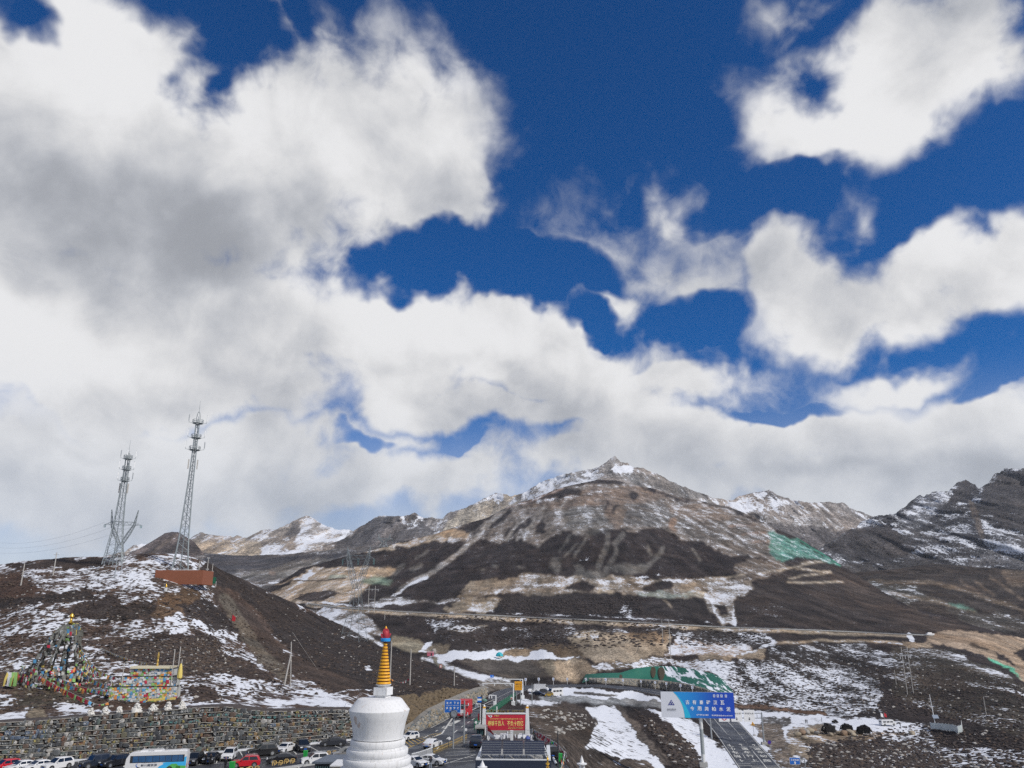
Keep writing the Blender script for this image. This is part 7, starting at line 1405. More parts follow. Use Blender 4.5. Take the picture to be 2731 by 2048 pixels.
# chevron boards round the bend
for i, (x, y) in enumerate(((1402, 1812), (1437, 1811), (1476, 1811), (1513, 1811), (1563, 1811.5), (1616, 1812), (1662, 1814), (1710, 1817), (1748, 1820), (1778, 1823), (1816, 1828), (1848, 1833))):
    yb = float(np.interp(x, [1402, 1500, 1600, 1700, 1766, 1830, 1880], [1828, 1824, 1824.5, 1831, 1840, 1854, 1871])); b = hp(x, yb); h = zrow(b, y) - b.z
    lab = ['first', 'second', 'third', 'fourth', 'fifth', 'sixth', 'seventh', 'eighth', 'ninth', 'tenth', 'eleventh', 'twelfth'][i]
    t = thing('chevron_sign', lab + ' chevron board from the left on the outside of the far bend', 'road sign', b, 0, 'chevron boards around the bend'); MB().tube((0, .06, -.3), (0, .06, h + .3), .08, 6).build('post', M_wht, t); MB().box((0, 0, h), (.95, .05, 1.2)).build('panel', M_wht, t); MB().prism([(-.3, 0), (.1, .5), (.35, .5), (-.02, 0), (.35, -.5), (.1, -.5)], .03).build('arrow', M_blue, t, loc=(0, -.05, h))
# ------------------------------------------------------------------ fences, kiosk, solar roof, bins, hoops
GF = [(1263, 1946), (1290, 1923), (1318, 1900), (1340, 1882.5), (1357, 1870), (1372, 1859)]
gl = [road_pt(x + 2, y) for x, y in dens_pts(GF, 3)]; t = thing('green_guard_fence', 'green corrugated guard fence along the right side of the road', 'guard rail', gl[0]); o0 = gl[0]
for a, b in zip(gl[:-1], gl[1:]):
    d = b - a; L = d.length; n_ = max(2, int(L / 2.6)); ang = math.atan2(d.y, d.x)
    for i in range(n_):
        p = a.lerp(b, (i + .5) / n_) - o0; mb = MB(); mb.box(p + Vector((0, 0, .8)), (L / n_ * .98, .05, 1.3), ang)
        for s_ in (-1, 0, 1): mb.box(p + Vector((0, 0, .8 + s_ * .42)), (L / n_ * .97, .12, .2), ang)
        mb.build('panel', M_gfence, t); q = a.lerp(b, i / n_) - o0; MB().box(q + Vector((0, .1, .8)), (.14, .14, 1.7)).build('post', M_gfence, t)
# low yellow rail beside the road in front of the car park
YR = [(1156, 2012), (1180, 2002), (1205, 1991), (1228, 1980), (1246, 1972)]; yl = [on_z(x, y, .02) for x, y in YR]; t = thing('yellow_railing', 'low rusty yellow railing between road and car park', 'railing', yl[0]); o0 = yl[0]; M_ry = mat('rusty_yellow', (.42, .29, .08), .6, var=.4, scale=2)
for a, b in zip(yl[:-1], yl[1:]):
    n_ = 8
    for z in (.35, .72): MB().tube(a - o0 + Vector((0, 0, z)), b - o0 + Vector((0, 0, z)), .035, 5).build('rail', M_ry, t)
    for i in range(n_): p = a.lerp(b, i / n_) - o0; MB().tube(p, p + Vector((0, 0, .8)), .035, 4).build('upright', M_ry, t)
WR = [(1098, 2022), (1118, 2017), (1138, 2010), (1154, 2003)]; wl = [on_z(x, y + 9, .02) for x, y in WR]; t = thing('white_railing', 'white picket railing behind the two white saloons', 'railing', wl[0]); o0 = wl[0]
for a, b in zip(wl[:-1], wl[1:]):
    for z in (.15, .95): MB().tube(a - o0 + Vector((0, 0, z)), b - o0 + Vector((0, 0, z)), .04, 5).build('rail', M_white, t)
    for i in range(9): p = a.lerp(b, i / 9) - o0; MB().tube(p, p + Vector((0, 0, 1.05)), .035, 4).build('picket', M_white, t)
# kiosk
b = on_z(1281, 1972, 0); k = mpp(b, 1955); t = thing('kiosk', 'small dark glazed kiosk with a flat grey roof left of the red wall', 'kiosk', b); h = zrow(b, 1942) - b.z
MB().box((0, 1.2, h / 2), (21 * k, 2.4, h)).build('body', mat('kiosk_wall', (.05, .045, .045), .6), t); MB().box((-1 * k, 1.1, h + .1), (27 * k, 3.4, .2)).build('roof', M_conc, t)
for x in (-6, 1, 7): MB().box((x * k, -.03, h * .62), (5 * k, .04, h * .5)).build('window', mat('kiosk_glass', (.05, .10, .11), .15, 0, .3), t)
MB().box((8 * k, 1.2, h * .5), (2.5 * k, 2.5, h)).build('brown_post', mat('brown_panel', (.09, .06, .045), .7), t)
# flags on short poles before the red wall
b = on_z(1298, 1979, 0); t = thing('flag_stand', 'drooping red and white flags on a pale pole before the red wall', 'flag', b); Z = lambda y: zrow(b, y) - b.z; k = mpp(b, 1950); MB().tube((0, 0, 0), (0, 0, Z(1933)), .09, 8).build('pole', M_steel, t); MB().box((5 * k, -.1, Z(1968) / 1.0), (4.5 * k, .25, Z(1962))).build('white_post', M_white, t)
MB().add([(1 * k, -.1, Z(1936)), (8 * k, -.5, Z(1942)), (20 * k, -.7, Z(1957)), (16 * k, -.4, Z(1959)), (2 * k, -.1, Z(1948))], [(0, 1, 2, 3, 4)]).build('red_flag', M_red, t); MB().add([(2 * k, -.2, Z(1948)), (12 * k, -.5, Z(1954)), (24 * k, -.8, Z(1965)), (22 * k, -.6, Z(1970)), (4 * k, -.2, Z(1962))], [(0, 1, 2, 3, 4)]).build('white_flag', M_wht, t)
# small things on the terrace before the red wall
b = on_z(1365, 1977, 0); t = thing('bollard', 'white square bollard on the terrace before the red wall', 'bollard', b); MB().box((0, 0, .75), (.45, .3, 1.5)).build('post', M_white, t); MB().box((0, 0, 1.53), (.5, .36, .1)).build('cap', M_white, t)
b = on_z(1353, 1964, 0); t = thing('hydrant', 'small grey hydrant standing at the foot of the red wall', 'hydrant', b); MB().lathe([(.16, 0), (.14, .5), (.2, .55), (.12, .75), (.03, .8)], 10).build('body', M_steel, t, True); MB().tube((-.2, 0, .45), (.2, 0, .45), .07, 8).build('outlet', M_steel, t)
mb = MB(); rnd = random.Random(31)
sb_ = thing('snow_heap', 'line of dirty snow lumps at the foot of the red wall', 'snow', on_z(1350, 1966, 0))
for i in range(26): x, y = rnd.uniform(-3, 4.2), rnd.uniform(-2.2, .6); mb = stone_mb(rnd.uniform(.5, 1.1), .2, .5, rnd); mb.build('snow_lump', mat('old_snow', (.62, .63, .66), .9, var=.2), sb_, loc=(x, y, 0), rot=(R(-80), 0, rnd.uniform(0, 6)))
b = on_z(1407, 1972, 0); t = thing('blue_bundle', 'small blue bundle lying at the right pillar of the red wall', 'bundle', b); MB().lathe([(.1, 0), (.42, .08), (.38, .3), (.18, .5), (.03, .55)], 9, wob=.08).build('sack', mat('blue_tarp', (.06, .09, .30), .7), t, True); MB().tube((-.15, 0, .52), (.15, .1, .58), .05, 6).build('tied_neck', M_dark, t)
# solar roof building
b = on_z(1369, 2052, 0); YF = y_of_z(1369, 2025, 3.6); so = thing('solar_roof_building', 'flat roofed navy building carrying three rows of solar panels', 'building', Vector((at(1369, 2025, YF).x, YF, 0)), R(-2)); k = YF / (CP + .49 * SP_) / FOC; ZR = 3.6
W2 = 100 * k; DP = 9.5; M_navy = mat('navy_cladding', (.022, .030, .055), .55, var=.2, scale=.5); MB().box((0, DP / 2, 1.55), (2 * W2, DP, 3.1)).build('body', M_navy, so); MB().box((0, DP / 2, 3.15), (2 * W2, DP, .1)).build('roof', M_conc, so)
MB().box((0, .0, 2.2), (2 * W2 + .1, .15, 2.6)).build('fascia', M_navy, so); MB().box((0, .12, 3.55), (2 * W2, .25, .12)).build('parapet', M_white, so)
for x in (-W2 + .2, W2 - .2): MB().box((x, DP / 2, 3.4), (.4, DP, .5)).build('parapet', M_white, so)
MB().box((0, .45, 3.22), (2 * W2 - .8, .5, .1)).build('gutter', M_white, so)
for i in range(9): MB().box((-W2 + .55 + i * (2 * W2 - 1.1) / 8, .3, 3.4), (.05, .5, .36)).build('rib', M_steel, so)
m, nt_, bb = new_mat('photovoltaic'); tc = N(nt_, 'ShaderNodeTexCoord'); br = N(nt_, 'ShaderNodeTexBrick'); br.inputs['Scale'].default_value = 1.0; br.offset = 0; br.inputs['Color1'].default_value = (.016, .018, .03, 1); br.inputs['Color2'].default_value = (.022, .024, .036, 1); br.inputs['Mortar'].default_value = (.09, .09, .10, 1); br.inputs['Mortar Size'].default_value = .012; br.inputs['Brick Width'].default_value = .16; br.inputs['Row Height'].default_value = .16; nt_.links.new(tc.outputs['Object'], br.inputs['Vector']); nt_.links.new(br.outputs[0], bb.inputs['Base Color']); bb.inputs['Roughness'].default_value = .25
for j in range(3):
    pw = (2 * W2 - 1.3) / 3; xc = -W2 + .65 + pw * (j + .5); ar = bpy.data.objects.new('solar_array', None); COL.objects.link(ar); ar.parent = so; ar.location = (xc - .2 + j * .12, .9, 3.95); ar.rotation_euler = (R(17), 0, R(1.5))
    for r_ in range(6):
        MB().box((0, .27 + r_ * .56, 0), (pw * .96, .46, .05)).build('solar_panel', m, ar); MB().box((0, .02 + r_ * .56, .01), (pw * .97, .04, .06)).build('panel_edge', M_steel, ar)
    for x in (-pw * .4, 0, pw * .4): MB().box((x, 1.7, -.06), (.06, 3.4, .06)).build('rail', M_steel, ar); MB().tube((x, .1, 0), (x, .1, -.75), .03, 5).build('leg', M_dark, ar); MB().tube((x, 3.2, 0), (x, 2.9, -1.6), .03, 5).build('leg', M_dark, ar)
# barrel and gate on the right of the roof
mb = MB(); 
t = thing('white_ladder', 'white ladder like frame leaning at the right end of the solar roof', 'ladder', Vector((so.location.x + W2 - .2, YF + 1.0, 3.5)))
for s_ in (-.16, .16): MB().tube((s_, 0, 0), (s_ - .6, 4.2, .9), .05, 6).build('stile', M_white, t)
for i in range(7): f_ = i / 6.5; MB().tube((-.16 - .6 * f_, 4.2 * f_, .9 * f_), (.16 - .6 * f_, 4.2 * f_, .9 * f_), .035, 5).build('rung', M_white, t)
# flag hung fence on the edge of the car park at the right
FE = [(1420, 1963), (1440, 1975), (1462, 1989), (1484, 2004), (1500, 2020), (1512, 2040)]; fl = [on_z(x, y, 0) for x, y in FE]; t = thing('flag_hung_fence', 'railing hung with dark red prayer flags at the right edge of the car park', 'railing', fl[0]); o0 = fl[0]; mbs = {k_: MB() for k_ in M_flag}
for a, b in zip(fl[:-1], fl[1:]):
    for z in (.5, 1.05): MB().tube(a - o0 + Vector((0, 0, z)), b - o0 + Vector((0, 0, z)), .045, 5).build('rail', M_steel, t)
    d = (b - a).normalized()
    for i in range(4): p = a.lerp(b, i / 4) - o0; MB().tube(p, p + Vector((0, 0, 1.15)), .05, 5).build('post', M_steel, t)
    for i in range(46): flag_q(mbs[rnd.choices(['red', 'faded', 'blue', 'green', 'white'], (.55, .2, .1, .08, .07))[0]], a.lerp(b, rnd.random()) - o0 + Vector((rnd.uniform(-.1, .1), rnd.uniform(-.15, .05), rnd.uniform(.5, 1.15))), rnd.uniform(.25, .5), rnd.uniform(.3, .6), rnd, d, .3)
flag_set(t, mbs)
kb = thing('edge_kerb', 'snow topped concrete kerb below the flag hung fence', 'kerb', fl[1]); MB().path([p - fl[1] + Vector((-1.4, -.3, .12)) for p in fl[1:]], .17, 6).build('kerb_stone', M_white, kb)
b = on_z(1446, 1975, .1); t = thing('traffic_cone', 'orange cone like cover by the flag hung fence', 'cone', b); MB().lathe([(.28, 0), (.2, .1), (.06, .8), (.03, .85)], 10).build('cone', mat('cone_orange', (.70, .10, .02), .5), t, True); MB().box((0, 0, .03), (.6, .6, .06)).build('base', M_black, t)
def bin_(label, P, s=1.0):
    t = thing('wheelie_bin', label, 'bin', P, 0, 'green bins'); s *= .72; t.scale = (s, s, s); MB().box((0, 0, .55), (.52, .55, .95), taper=1.18).build('body', M_green, t); MB().box((0, .02, 1.07), (.68, .72, .08)).build('lid', M_green, t); MB().tube((-.28, .38, 1.0), (.28, .38, 1.0), .03, 6).build('handle', M_green, t)
    for x in (-.25, .25): MB().tube((x - .03, .3, .1), (x + .03, .3, .1), .1, 10).build('wheel', M_black, t)
bin_('green bin in front of the red off-road car', on_z(618, 2056, .01), 1.35); bin_('green bin between the black saloon and the white off-road car', on_z(814, 2021, .01), 1.15); bin_('green bin farthest back at the flag hung fence', on_z(1475, 1997, .01), 1.15); bin_('green bin right of the golden finial', on_z(1494, 2033, .01), 1.35)
def hoop(label, P, rz, n=2):
    t = thing('rail_hoops', label, 'barrier', P, rz, 'yellow hoop barriers'); t.scale = (.8, .8, .75); m_ = mat('cream_yellow', (.62, .43, .16), .5, var=.2)
    for i in range(n):
        x = (i - (n - 1) / 2) * 1.0; MB().path([Vector(p) for p in ((x - .3, 0, 0), (x - .3, 0, .55), (x - .22, 0, .7), (x + .22, 0, .7), (x + .3, 0, .55), (x + .3, 0, .25), (x + .1, 0, .15), (x, 0, .3), (x, 0, -.0))], .06, 6).build('hoop', m_, t, True)
    MB().tube((-(n - 1) / 2 - .3, 0, .4), ((n - 1) / 2 + .3, 0, .4), .05, 6).build('crossbar', m_, t)
hoop('yellow hoop barrier before the nose of the black saloon', on_z(740, 2041, .2), R(14)); hoop('yellow hoop barrier below the door of the black saloon', on_z(772, 2036, .2), R(14)); hoop('yellow hoop barrier before the red off-road car, left', on_z(652, 2060, .2), R(14)); hoop('yellow hoop barrier before the red off-road car, right', on_z(676, 2056, .2), R(14)); hoop('yellow hoop barrier left of the silver grey car', on_z(884, 2014, .1), R(14)); hoop('yellow hoop barrier far back against the stone wall', on_z(777, 1991, .3), R(10))
# dark roofed shed and pale wall below the stupa
b = Vector((at(868, 2033, 86).x, 86, 0)); zr = at(868, 2034, 86).z; k = mpp(b, 2034); t = thing('shed', 'dark roofed shed with a slatted green front left of the stupa', 'shed', b, R(-8)); MB().box((0, 1.8, zr / 2), (58 * k, 3.6, zr)).build('body', M_dark, t); MB().box((.1, 1.5, zr + .1), (66 * k, 4.4, .18), M=Matrix.Rotation(R(-2), 3, 'Y')).build('roof', mat('shed_roof', (.12, .14, .17), .6), t)
for i in range(7): MB().box((-24 * k + i * 6.2 * k, -.05, zr * .78), (2.8 * k, .08, zr * .3)).build('slat', mat('pale_green_slat', (.25, .38, .34), .6), t)
b = Vector((at(920, 2045, 82).x, 82, 0)); zr = at(920, 2036, 82).z; k = mpp(b, 2040); t = thing('cream_wall', 'cream plastered wall top between the shed and the stupa', 'wall', b); MB().box((2 * k, 0, zr / 2), (64 * k, 3.0, zr)).build('plaster', mat('cream_plaster', (.42, .38, .31), .85, var=.2), t); MB().box((2 * k, 0, zr + .05), (66 * k, 3.2, .1)).build('coping', M_lime, t)
# finials on the near roofs
b = Vector((at(1286.5, 2040, 66).x, 66, 0)); zt = at(1286, 2027.5, 66).z; k = mpp(b, 2040); t = thing('roof_finial', 'white bell shaped finial on a disc below the solar roof', 'finial', b); MB().lathe([(13.2 * k, zt - 17.2 * k), (13.2 * k, zt - 15.6 * k), (8 * k, zt - 14.8 * k), (6.4 * k, zt - 12 * k), (4.2 * k, zt - 7 * k), (2.2 * k, zt - 4 * k), (1.6 * k, zt - 1.5 * k), (.2 * k, zt)], 20).build('bell', M_lime, t, True); MB().tube((0, 0, 0), (0, 0, zt - 17 * k), 9 * k, 12).build('pillar', M_lime, t, True)
b = Vector((at(1552, 2040, 66).x, 66, 0)); zt = at(1552, 2014, 66).z; k = mpp(b, 2035); t = thing('lantern_finial', 'white stone lantern top at the foot of the slope right of the car park', 'finial', b); MB().lathe([(13.5 * k, zt - 22 * k), (13.5 * k, zt - 19.6 * k), (6 * k, zt - 18 * k), (5 * k, zt - 14 * k), (3.2 * k, zt - 8 * k), (1.6 * k, zt - 4 * k), (.2 * k, zt)], 20).build('roof', M_lime, t, True)
for i in range(4): a = R(45 + 90 * i); MB().tube((6.5 * k * math.cos(a), 6.5 * k * math.sin(a), zt - 34 * k), (6.5 * k * math.cos(a), 6.5 * k * math.sin(a), zt - 21 * k), 2.2 * k, 8).build('column', M_lime, t)
MB().tube((0, 0, 0), (0, 0, zt - 32 * k), 10 * k, 12).build('pillar', M_lime, t, True)
b = Vector((at(1460.5, 2030, 60).x, 60, 0)); zt = at(1460, 2014, 60).z; k = mpp(b, 2030); t = thing('golden_finial', 'golden knobbed finial on a gilded roof at the bottom edge', 'finial', b); MB().lathe([(1.2 * k, zt - 33 * k), (4.4 * k, zt - 30 * k), (4.8 * k, zt - 28 * k), (2 * k, zt - 25.5 * k), (2.2 * k, zt - 24 * k), (5.4 * k, zt - 21.8 * k), (5.2 * k, zt - 19.5 * k), (1.8 * k, zt - 17 * k), (2 * k, zt - 14 * k), (3.2 * k, zt - 9 * k), (2.4 * k, zt - 7.5 * k), (1.3 * k, zt - 4 * k), (.2 * k, zt)], 16).build('knobs', M_gold, t, True); MB().lathe([(30 * k, zt - 50 * k), (14 * k, zt - 39 * k), (1.5 * k, zt - 31.5 * k)], 8).build('gilded_roof', M_gold, t); MB().tube((0, 0, 0), (0, 0, zt - 50 * k), 18 * k, 8).build('pillar', M_lime, t)
for i in range(8): a = 2 * math.pi * i / 8; MB().tube((30 * k * math.cos(a), 30 * k * math.sin(a), zt - 49.5 * k), (1.5 * k * math.cos(a), 1.5 * k * math.sin(a), zt - 31 * k), .8 * k, 6).build('hip_rib', M_white, t)
# dark pole with hanging flags by the golden finial
b = Vector((at(1489, 2048, 78).x, 78, 0)); t = thing('flag_mast', 'thin black mast right of the golden finial with coloured flags', 'mast', b); MB().tube((0, 0, 0), (0, 0, top_at(b, 0, 1950).z), .07, 8, .05).build('post', M_dark, t)
flag_string('bright flag string hanging from the rock to the black mast', at(1506, 2003, 84), at(1490, 2052, 78), .5, .34, 12, ['orange', 'white', 'blue', 'orange', 'green', 'white'], 1.2); flag_string('flag string drooping right of the black mast', at(1494, 2018, 78), at(1512, 2058, 80), .3, .34, 13, ['red', 'white', 'faded', 'orange'], 1.2)
# overhead wires
def wire(label, p, q, sag, r=.02): t = thing('overhead_wire', label, 'wire', p, 0, 'overhead wires'); P = [p.lerp(q, i / 20) - p - Vector((0, 0, sag * 4 * (i / 20) * (1 - i / 20))) for i in range(21)]; MB().path(P, r, 4).build('cable', M_dark, t)
wire('wire sagging from the heath slope across the blue warning sign', at(1095, 1876, 130), at(1283, 1912, 125), 1.0); wire('wire running from the kiosk across the red slogan wall', at(1283, 1912, 125), at(1512, 1950, 140), .8); wire('wire from the hill to the back of the stupa', at(955, 1840, 150), at(1000, 1862, 75), .5, .03)
for i, x in enumerate((-1, 0, 1)):
    wire(('left', 'middle', 'right')[i] + ' conductor leading from the big pylon over the valley', pb + Vector((x * 6.4, x * -1.4, 29)), at(1500 + x * 20, 1660, 640), 18, .035)
    wire(('lowest', 'middle', 'highest')[i] + ' conductor leaving the left pylon towards the left edge', at(318 + x * 40, 1398 + x * 5, 250), at(-60, 1452 + x * 16, 330), 4, .02)
# ------------------------------------------------------------------ yak statues and the van on the snow
def shaggy(label, px, py, w_px, face, s_=1.0, lying=False, snowy=False):
    b = hp(px, py); k = mpp(b, py - 12); Lr = w_px * k * .8; t = thing('yak_statue', label, 'yak statue', b, face, 'black yak statues on the snow'); u = Lr / 2.6
    V = [(0, 0, 1.05), (.65, 0, 1.28), (1.0, 0, .98), (1.35, 0, .62), (1.55, 0, .42), (-.6, 0, 1.08), (-1.1, 0, 1.0), (-1.32, 0, .72), (-1.36, 0, .35), (.75, .25, .6), (.78, .27, .05), (.75, -.25, .6), (.72, -.27, .05), (-.85, .25, .6), (-.88, .27, .05), (-.85, -.25, .6), (-.82, -.27, .05)]
    E = [(0, 1), (1, 2), (2, 3), (3, 4), (0, 5), (5, 6), (6, 7), (7, 8), (1, 9), (9, 10), (1, 11), (11, 12), (5, 13), (13, 14), (5, 15), (15, 16)]
    rad = [.60, .60, .40, .26, .14, .58, .36, .14, .12, .17, .10, .17, .10, .19, .10, .19, .10]
    if lying: V = [(x, y, max(.12, z - .5)) for x, y, z in V]
    me = bpy.data.meshes.new('body'); me.from_pydata([Vector(v) * u for v in V], E, []); o = bpy.data.objects.new('body', me); COL.objects.link(o); o.parent = t; o.modifiers.new('skin', 'SKIN'); o.modifiers.new('sub', 'SUBSURF').levels = 2; o.modifiers['sub'].render_levels = 2
    bm = bmesh.new(); bm.from_mesh(me); lay = bm.verts.layers.skin.verify()
    for i, v in enumerate(bm.verts): v[lay].radius = (rad[i] * u, rad[i] * u); v[lay].use_root = i == 0
    bm.to_mesh(me); bm.free(); mf = mat('black_fleece', (.010, .009, .010), .95, var=.5, scale=1.5); me.materials.append(mf)
    mb = MB(); rr2 = random.Random(px)
    for i in range(520):
        x = rr2.uniform(-1.25, 1.15); sd = rr2.choice((-1, 1)); z0 = rr2.uniform(.35, 1.35) - (.4 if lying else 0); y = sd * (.60 - .25 * max(0, z0 - .8)) * (1 if abs(x) < .9 else .75); L = rr2.uniform(.25, .55); w = .06
        if z0 < .1: continue
        mb.add([Vector((x - w, y, z0)) * u, Vector((x + w, y, z0)) * u, Vector((x + rr2.uniform(-.08, .08), y * 1.12, max(.06, z0 - L))) * u], [(0, 1, 2)])
    mb.build('fleece', mf, t, kind='stuff')
    mh = mat('horn', (.45, .42, .36), .5); hz = .78 - (.5 if lying else 0)
    for sd in (-1, 1): MB().path([Vector(p) * u for p in ((1.25, sd * .12, hz), (1.30, sd * .38, hz + .05), (1.28, sd * .48, hz + .25), (1.22, sd * .44, hz + .42))], .05 * u, 6).build('horn', mh, t, True); MB().box((1.42 * u, sd * .14 * u, (hz - .12) * u), (.05 * u, .03 * u, .05 * u)).build('eye', M_dark, t); MB().tube(Vector((1.2, sd * .2, hz - .1)) * u, Vector((1.18, sd * .38, hz - .2)) * u, .07 * u, 6, .03 * u).build('ear', mf, t)
    MB().lathe([(.15, 0), (.17, .08), (.12, .16)], 10).build('muzzle', mat('muzzle_grey', (.30, .28, .26), .8), t, True, loc=Vector((1.52, 0, max(.12, .36 - (.5 if lying else 0)))) * u, rot=(0, R(80), 0)).scale = (u, u, u)
    if snowy:
        mb = MB()
        for i in range(40): mb.box(Vector((rr2.uniform(-.6, .9), rr2.uniform(-.3, .3), 1.60 - rr2.uniform(0, .12))) * u, (.16 * u, .16 * u, .08 * u), rr2.uniform(0, 3))
        mb.build('snow_on_back', mat('old_snow', (.62, .63, .66), .9, var=.2), t, kind='stuff')
    return t
shaggy('biggest black yak statue at the left of the row on the snow', 2210, 1956, 46, R(197)); shaggy('middle black yak statue with snow on its back', 2259, 1950, 36, R(170), snowy=True); shaggy('right black yak statue behind the tan boulders', 2305, 1957, 42, R(-20)); shaggy('small black yak lying behind the biggest yak statue', 2227, 1928, 20, R(10), lying=True, snowy=True)
boxy('van', 'white van with open dark side doors and flags on its roof on the snow', 2368, 1935, (1, .1), 5.6, 2.1, 2.1, PAINT['white'], 'van', .9, f=hp, group=None, win=(2, 3)).scale = (.95, .95, .95)
b = hp(2357, 1936); t = thing('roof_flags', 'small red and white flags standing on the roof of the open van', 'flag', hp(2357, 1935) + Vector((0, 0, 2.0)));
for x, m_ in ((-.6, M_wht), (.6, M_red)): MB().tube((x, 0, 0), (x, 0, 2.3), .04, 5).build('pole', M_steel, t); MB().prism([(x, .9), (x + .9, .6), (x + .8, 1.7), (x, 2.2)], .04).build('flag', m_, t)
rnd = random.Random(77)
M_bould = [mat('tan_boulder', (.33, .28, .21), .9, var=.3, scale=1.2, bump=.4), mat('rusty_boulder', (.22, .15, .10), .9, var=.3, scale=1.2, bump=.4), mat('grey_boulder', (.30, .28, .25), .9, var=.3, scale=1.2, bump=.4)]
def boulder_mb(s):
    mb = MB(); bm = bmesh.new(); bmesh.ops.create_icosphere(bm, subdivisions=2, radius=1); sd = rnd.uniform(0, 99)
    vs = np.array([v.co for v in bm.verts]); n_ = fbm(vs[:, 0] * 1.1 + sd, vs[:, 1] * 1.1, vs[:, 2] * 1.1, 3); fs = [tuple(v.index for v in f.verts) for f in bm.faces]; bm.free()
    return mb.add([Vector(v) * (1 + .45 * n_[i]) * s for i, v in enumerate(vs)], fs)
for i, (x, y, r) in enumerate(((2128, 1962, 1.5), (2140, 1957, 1.9), (2150, 1956, 1.7), (2162, 1953, 1.8), (2172, 1951, 1.6), (2178, 1957, 1.3), (2240, 1958, 1.4), (2252, 1959, 1.8), (2266, 1957, 2.0), (2292, 1954, 1.5), (2276, 1962, 1.2), (2215, 1961, 1.3), (2146, 1970, 1.2), (2432, 1958, 1.6))):
    o = boulder_mb(r * .68).build('boulder', M_bould[i % 3 if i < 8 else 0], None, True, loc=hp(x, y) + Vector((0, 0, r * .25))); o.scale = (1.3, .9, .75); o.rotation_euler = (0, 0, i)
    tag(o, ['tan boulder at the left end of the row beside the lower road', 'large tan boulder second from the left end of the boulder row', 'grey boulder left of the biggest yak statue, lower of its pair', 'tan boulder left of the biggest yak statue on the bank', 'rusty boulder touching the tail side of the biggest yak', 'grey boulder below the rear of the biggest yak statue', 'tan boulder between the biggest and the middle yak statue', 'rusty boulder in front of the middle yak statue', 'wide pale boulder right before the middle yak statue', 'tan boulder between the middle and the right yak statue', 'small tan boulder low between the middle and right yak statues', 'small tan boulder under the chest of the biggest yak statue', 'small tan boulder lowest on the bank left of the yaks', 'lone tan boulder right of the open white van'][i], 'boulder', 'boulders along the bank')
# glazed pen with a solar lamp
b = hp(2525, 1950); k = mpp(b, 1940); t = thing('glass_pen', 'low pen of pale translucent panels on the right slope', 'fence', b); m_ = mat('pale_panel', (.46, .52, .52), .3, var=.3, scale=.8)
Pn = [hp(2483, 1944), hp(2515, 1947), hp(2542, 1950), hp(2556, 1955), hp(2567, 1951), hp(2566, 1937)]
for i, (a, c) in enumerate(zip(Pn[:-1], Pn[1:])):
    d = c - a; n_ = 3
    for j in range(n_): q = a.lerp(c, (j + .5) / n_) - b; MB().box(q + Vector((0, 0, 1.0)), (d.length / n_ * .94, .05, 2.0), math.atan2(d.y, d.x)).build('panel', m_, t); MB().tube(a.lerp(c, j / n_) - b - Vector((0, 0, .3)), a.lerp(c, j / n_) - b + Vector((0, 0, 2.2)), .07, 5).build('post', M_wht, t)
t = pole('white lamp pole with a small solar panel above the glass pen', hp(2496, 1938), 2487, 1852, .12, M_wht, name='lamp_pole', lean=-.6); MB().box((.2, -.3, zrow(hp(2496, 1938), 1911) - hp(2496, 1938).z), (2.0, .1, 1.3), M=Matrix.Rotation(R(-35), 3, 'X')).build('solar_panel', mat('pale_solar', (.12, .17, .25), .3), t)
# tents and huts at the snowy platform
b = hp(1332, 1750); t = thing('dome_tent', 'turquoise dome tent on the snowy platform', 'tent', b); MB().lathe([(2.2, 0), (2.1, .8), (1.5, 1.7), (.7, 2.15), (.05, 2.3)], 14).build('canopy', mat('turquoise_cloth', (.02, .38, .45), .6), t, True); MB().prism([(-.6, 0), (.6, 0), (0, 1.3)], .1, o=(0, -2.15, .05)).build('door_flap', mat('teal_cloth', (.01, .2, .26), .6), t)
b = hp(1148, 1749); t = thing('pink_hut', 'small pink hut at the left end of the snowy platform', 'hut', b); MB().box((0, 0, .8), (3.4, 2.4, 1.7)).build('wall', mat('pink_panel', (.48, .12, .17), .7), t); MB().prism([(-1.9, 1.65), (1.9, 1.65), (1.6, 2.2), (-1.6, 2.2)], 2.7, o=(0, -1.35, 0)).build('roof', mat('pale_pink', (.55, .28, .30), .7), t); MB().box((.6, -1.22, .7), (.7, .05, 1.3)).build('door', M_dark, t)
b = hp(1312, 1807); t = thing('blue_container', 'small bright blue container beside the snowy side road', 'container', b); t.scale = (.62, .6, .5); MB().box((0, 0, 1.0), (2.4, 1.8, 1.9)).build('body', mat('container_blue', (.02, .14, .55), .5), t); MB().box((0, 0, 2.0), (2.5, 1.9, .12)).build('roof', mat('container_blue', (.02, .14, .55), .5), t); MB().box((.5, -.92, .9), (.7, .04, 1.5)).build('door', mat('pale_blue', (.2, .35, .6), .5), t)
b = hp(1157, 1741); o = boulder_mb(1.6).build('boulder', M_bould[2], None, True, loc=b + Vector((0, 0, .6))); tag(o, 'single pale boulder above the pink hut', 'boulder')
b = hp(2481, 1694); t = thing('white_vehicle', 'tiny white vehicle at the right end of the long track', 'car', b); MB().box((0, 0, .8), (5.5, 2, 1.0)).build('body', M_wht, t); MB().box((-.4, 0, 1.6), (3.2, 1.8, .8), taper=.8).build('cabin', M_wht, t)
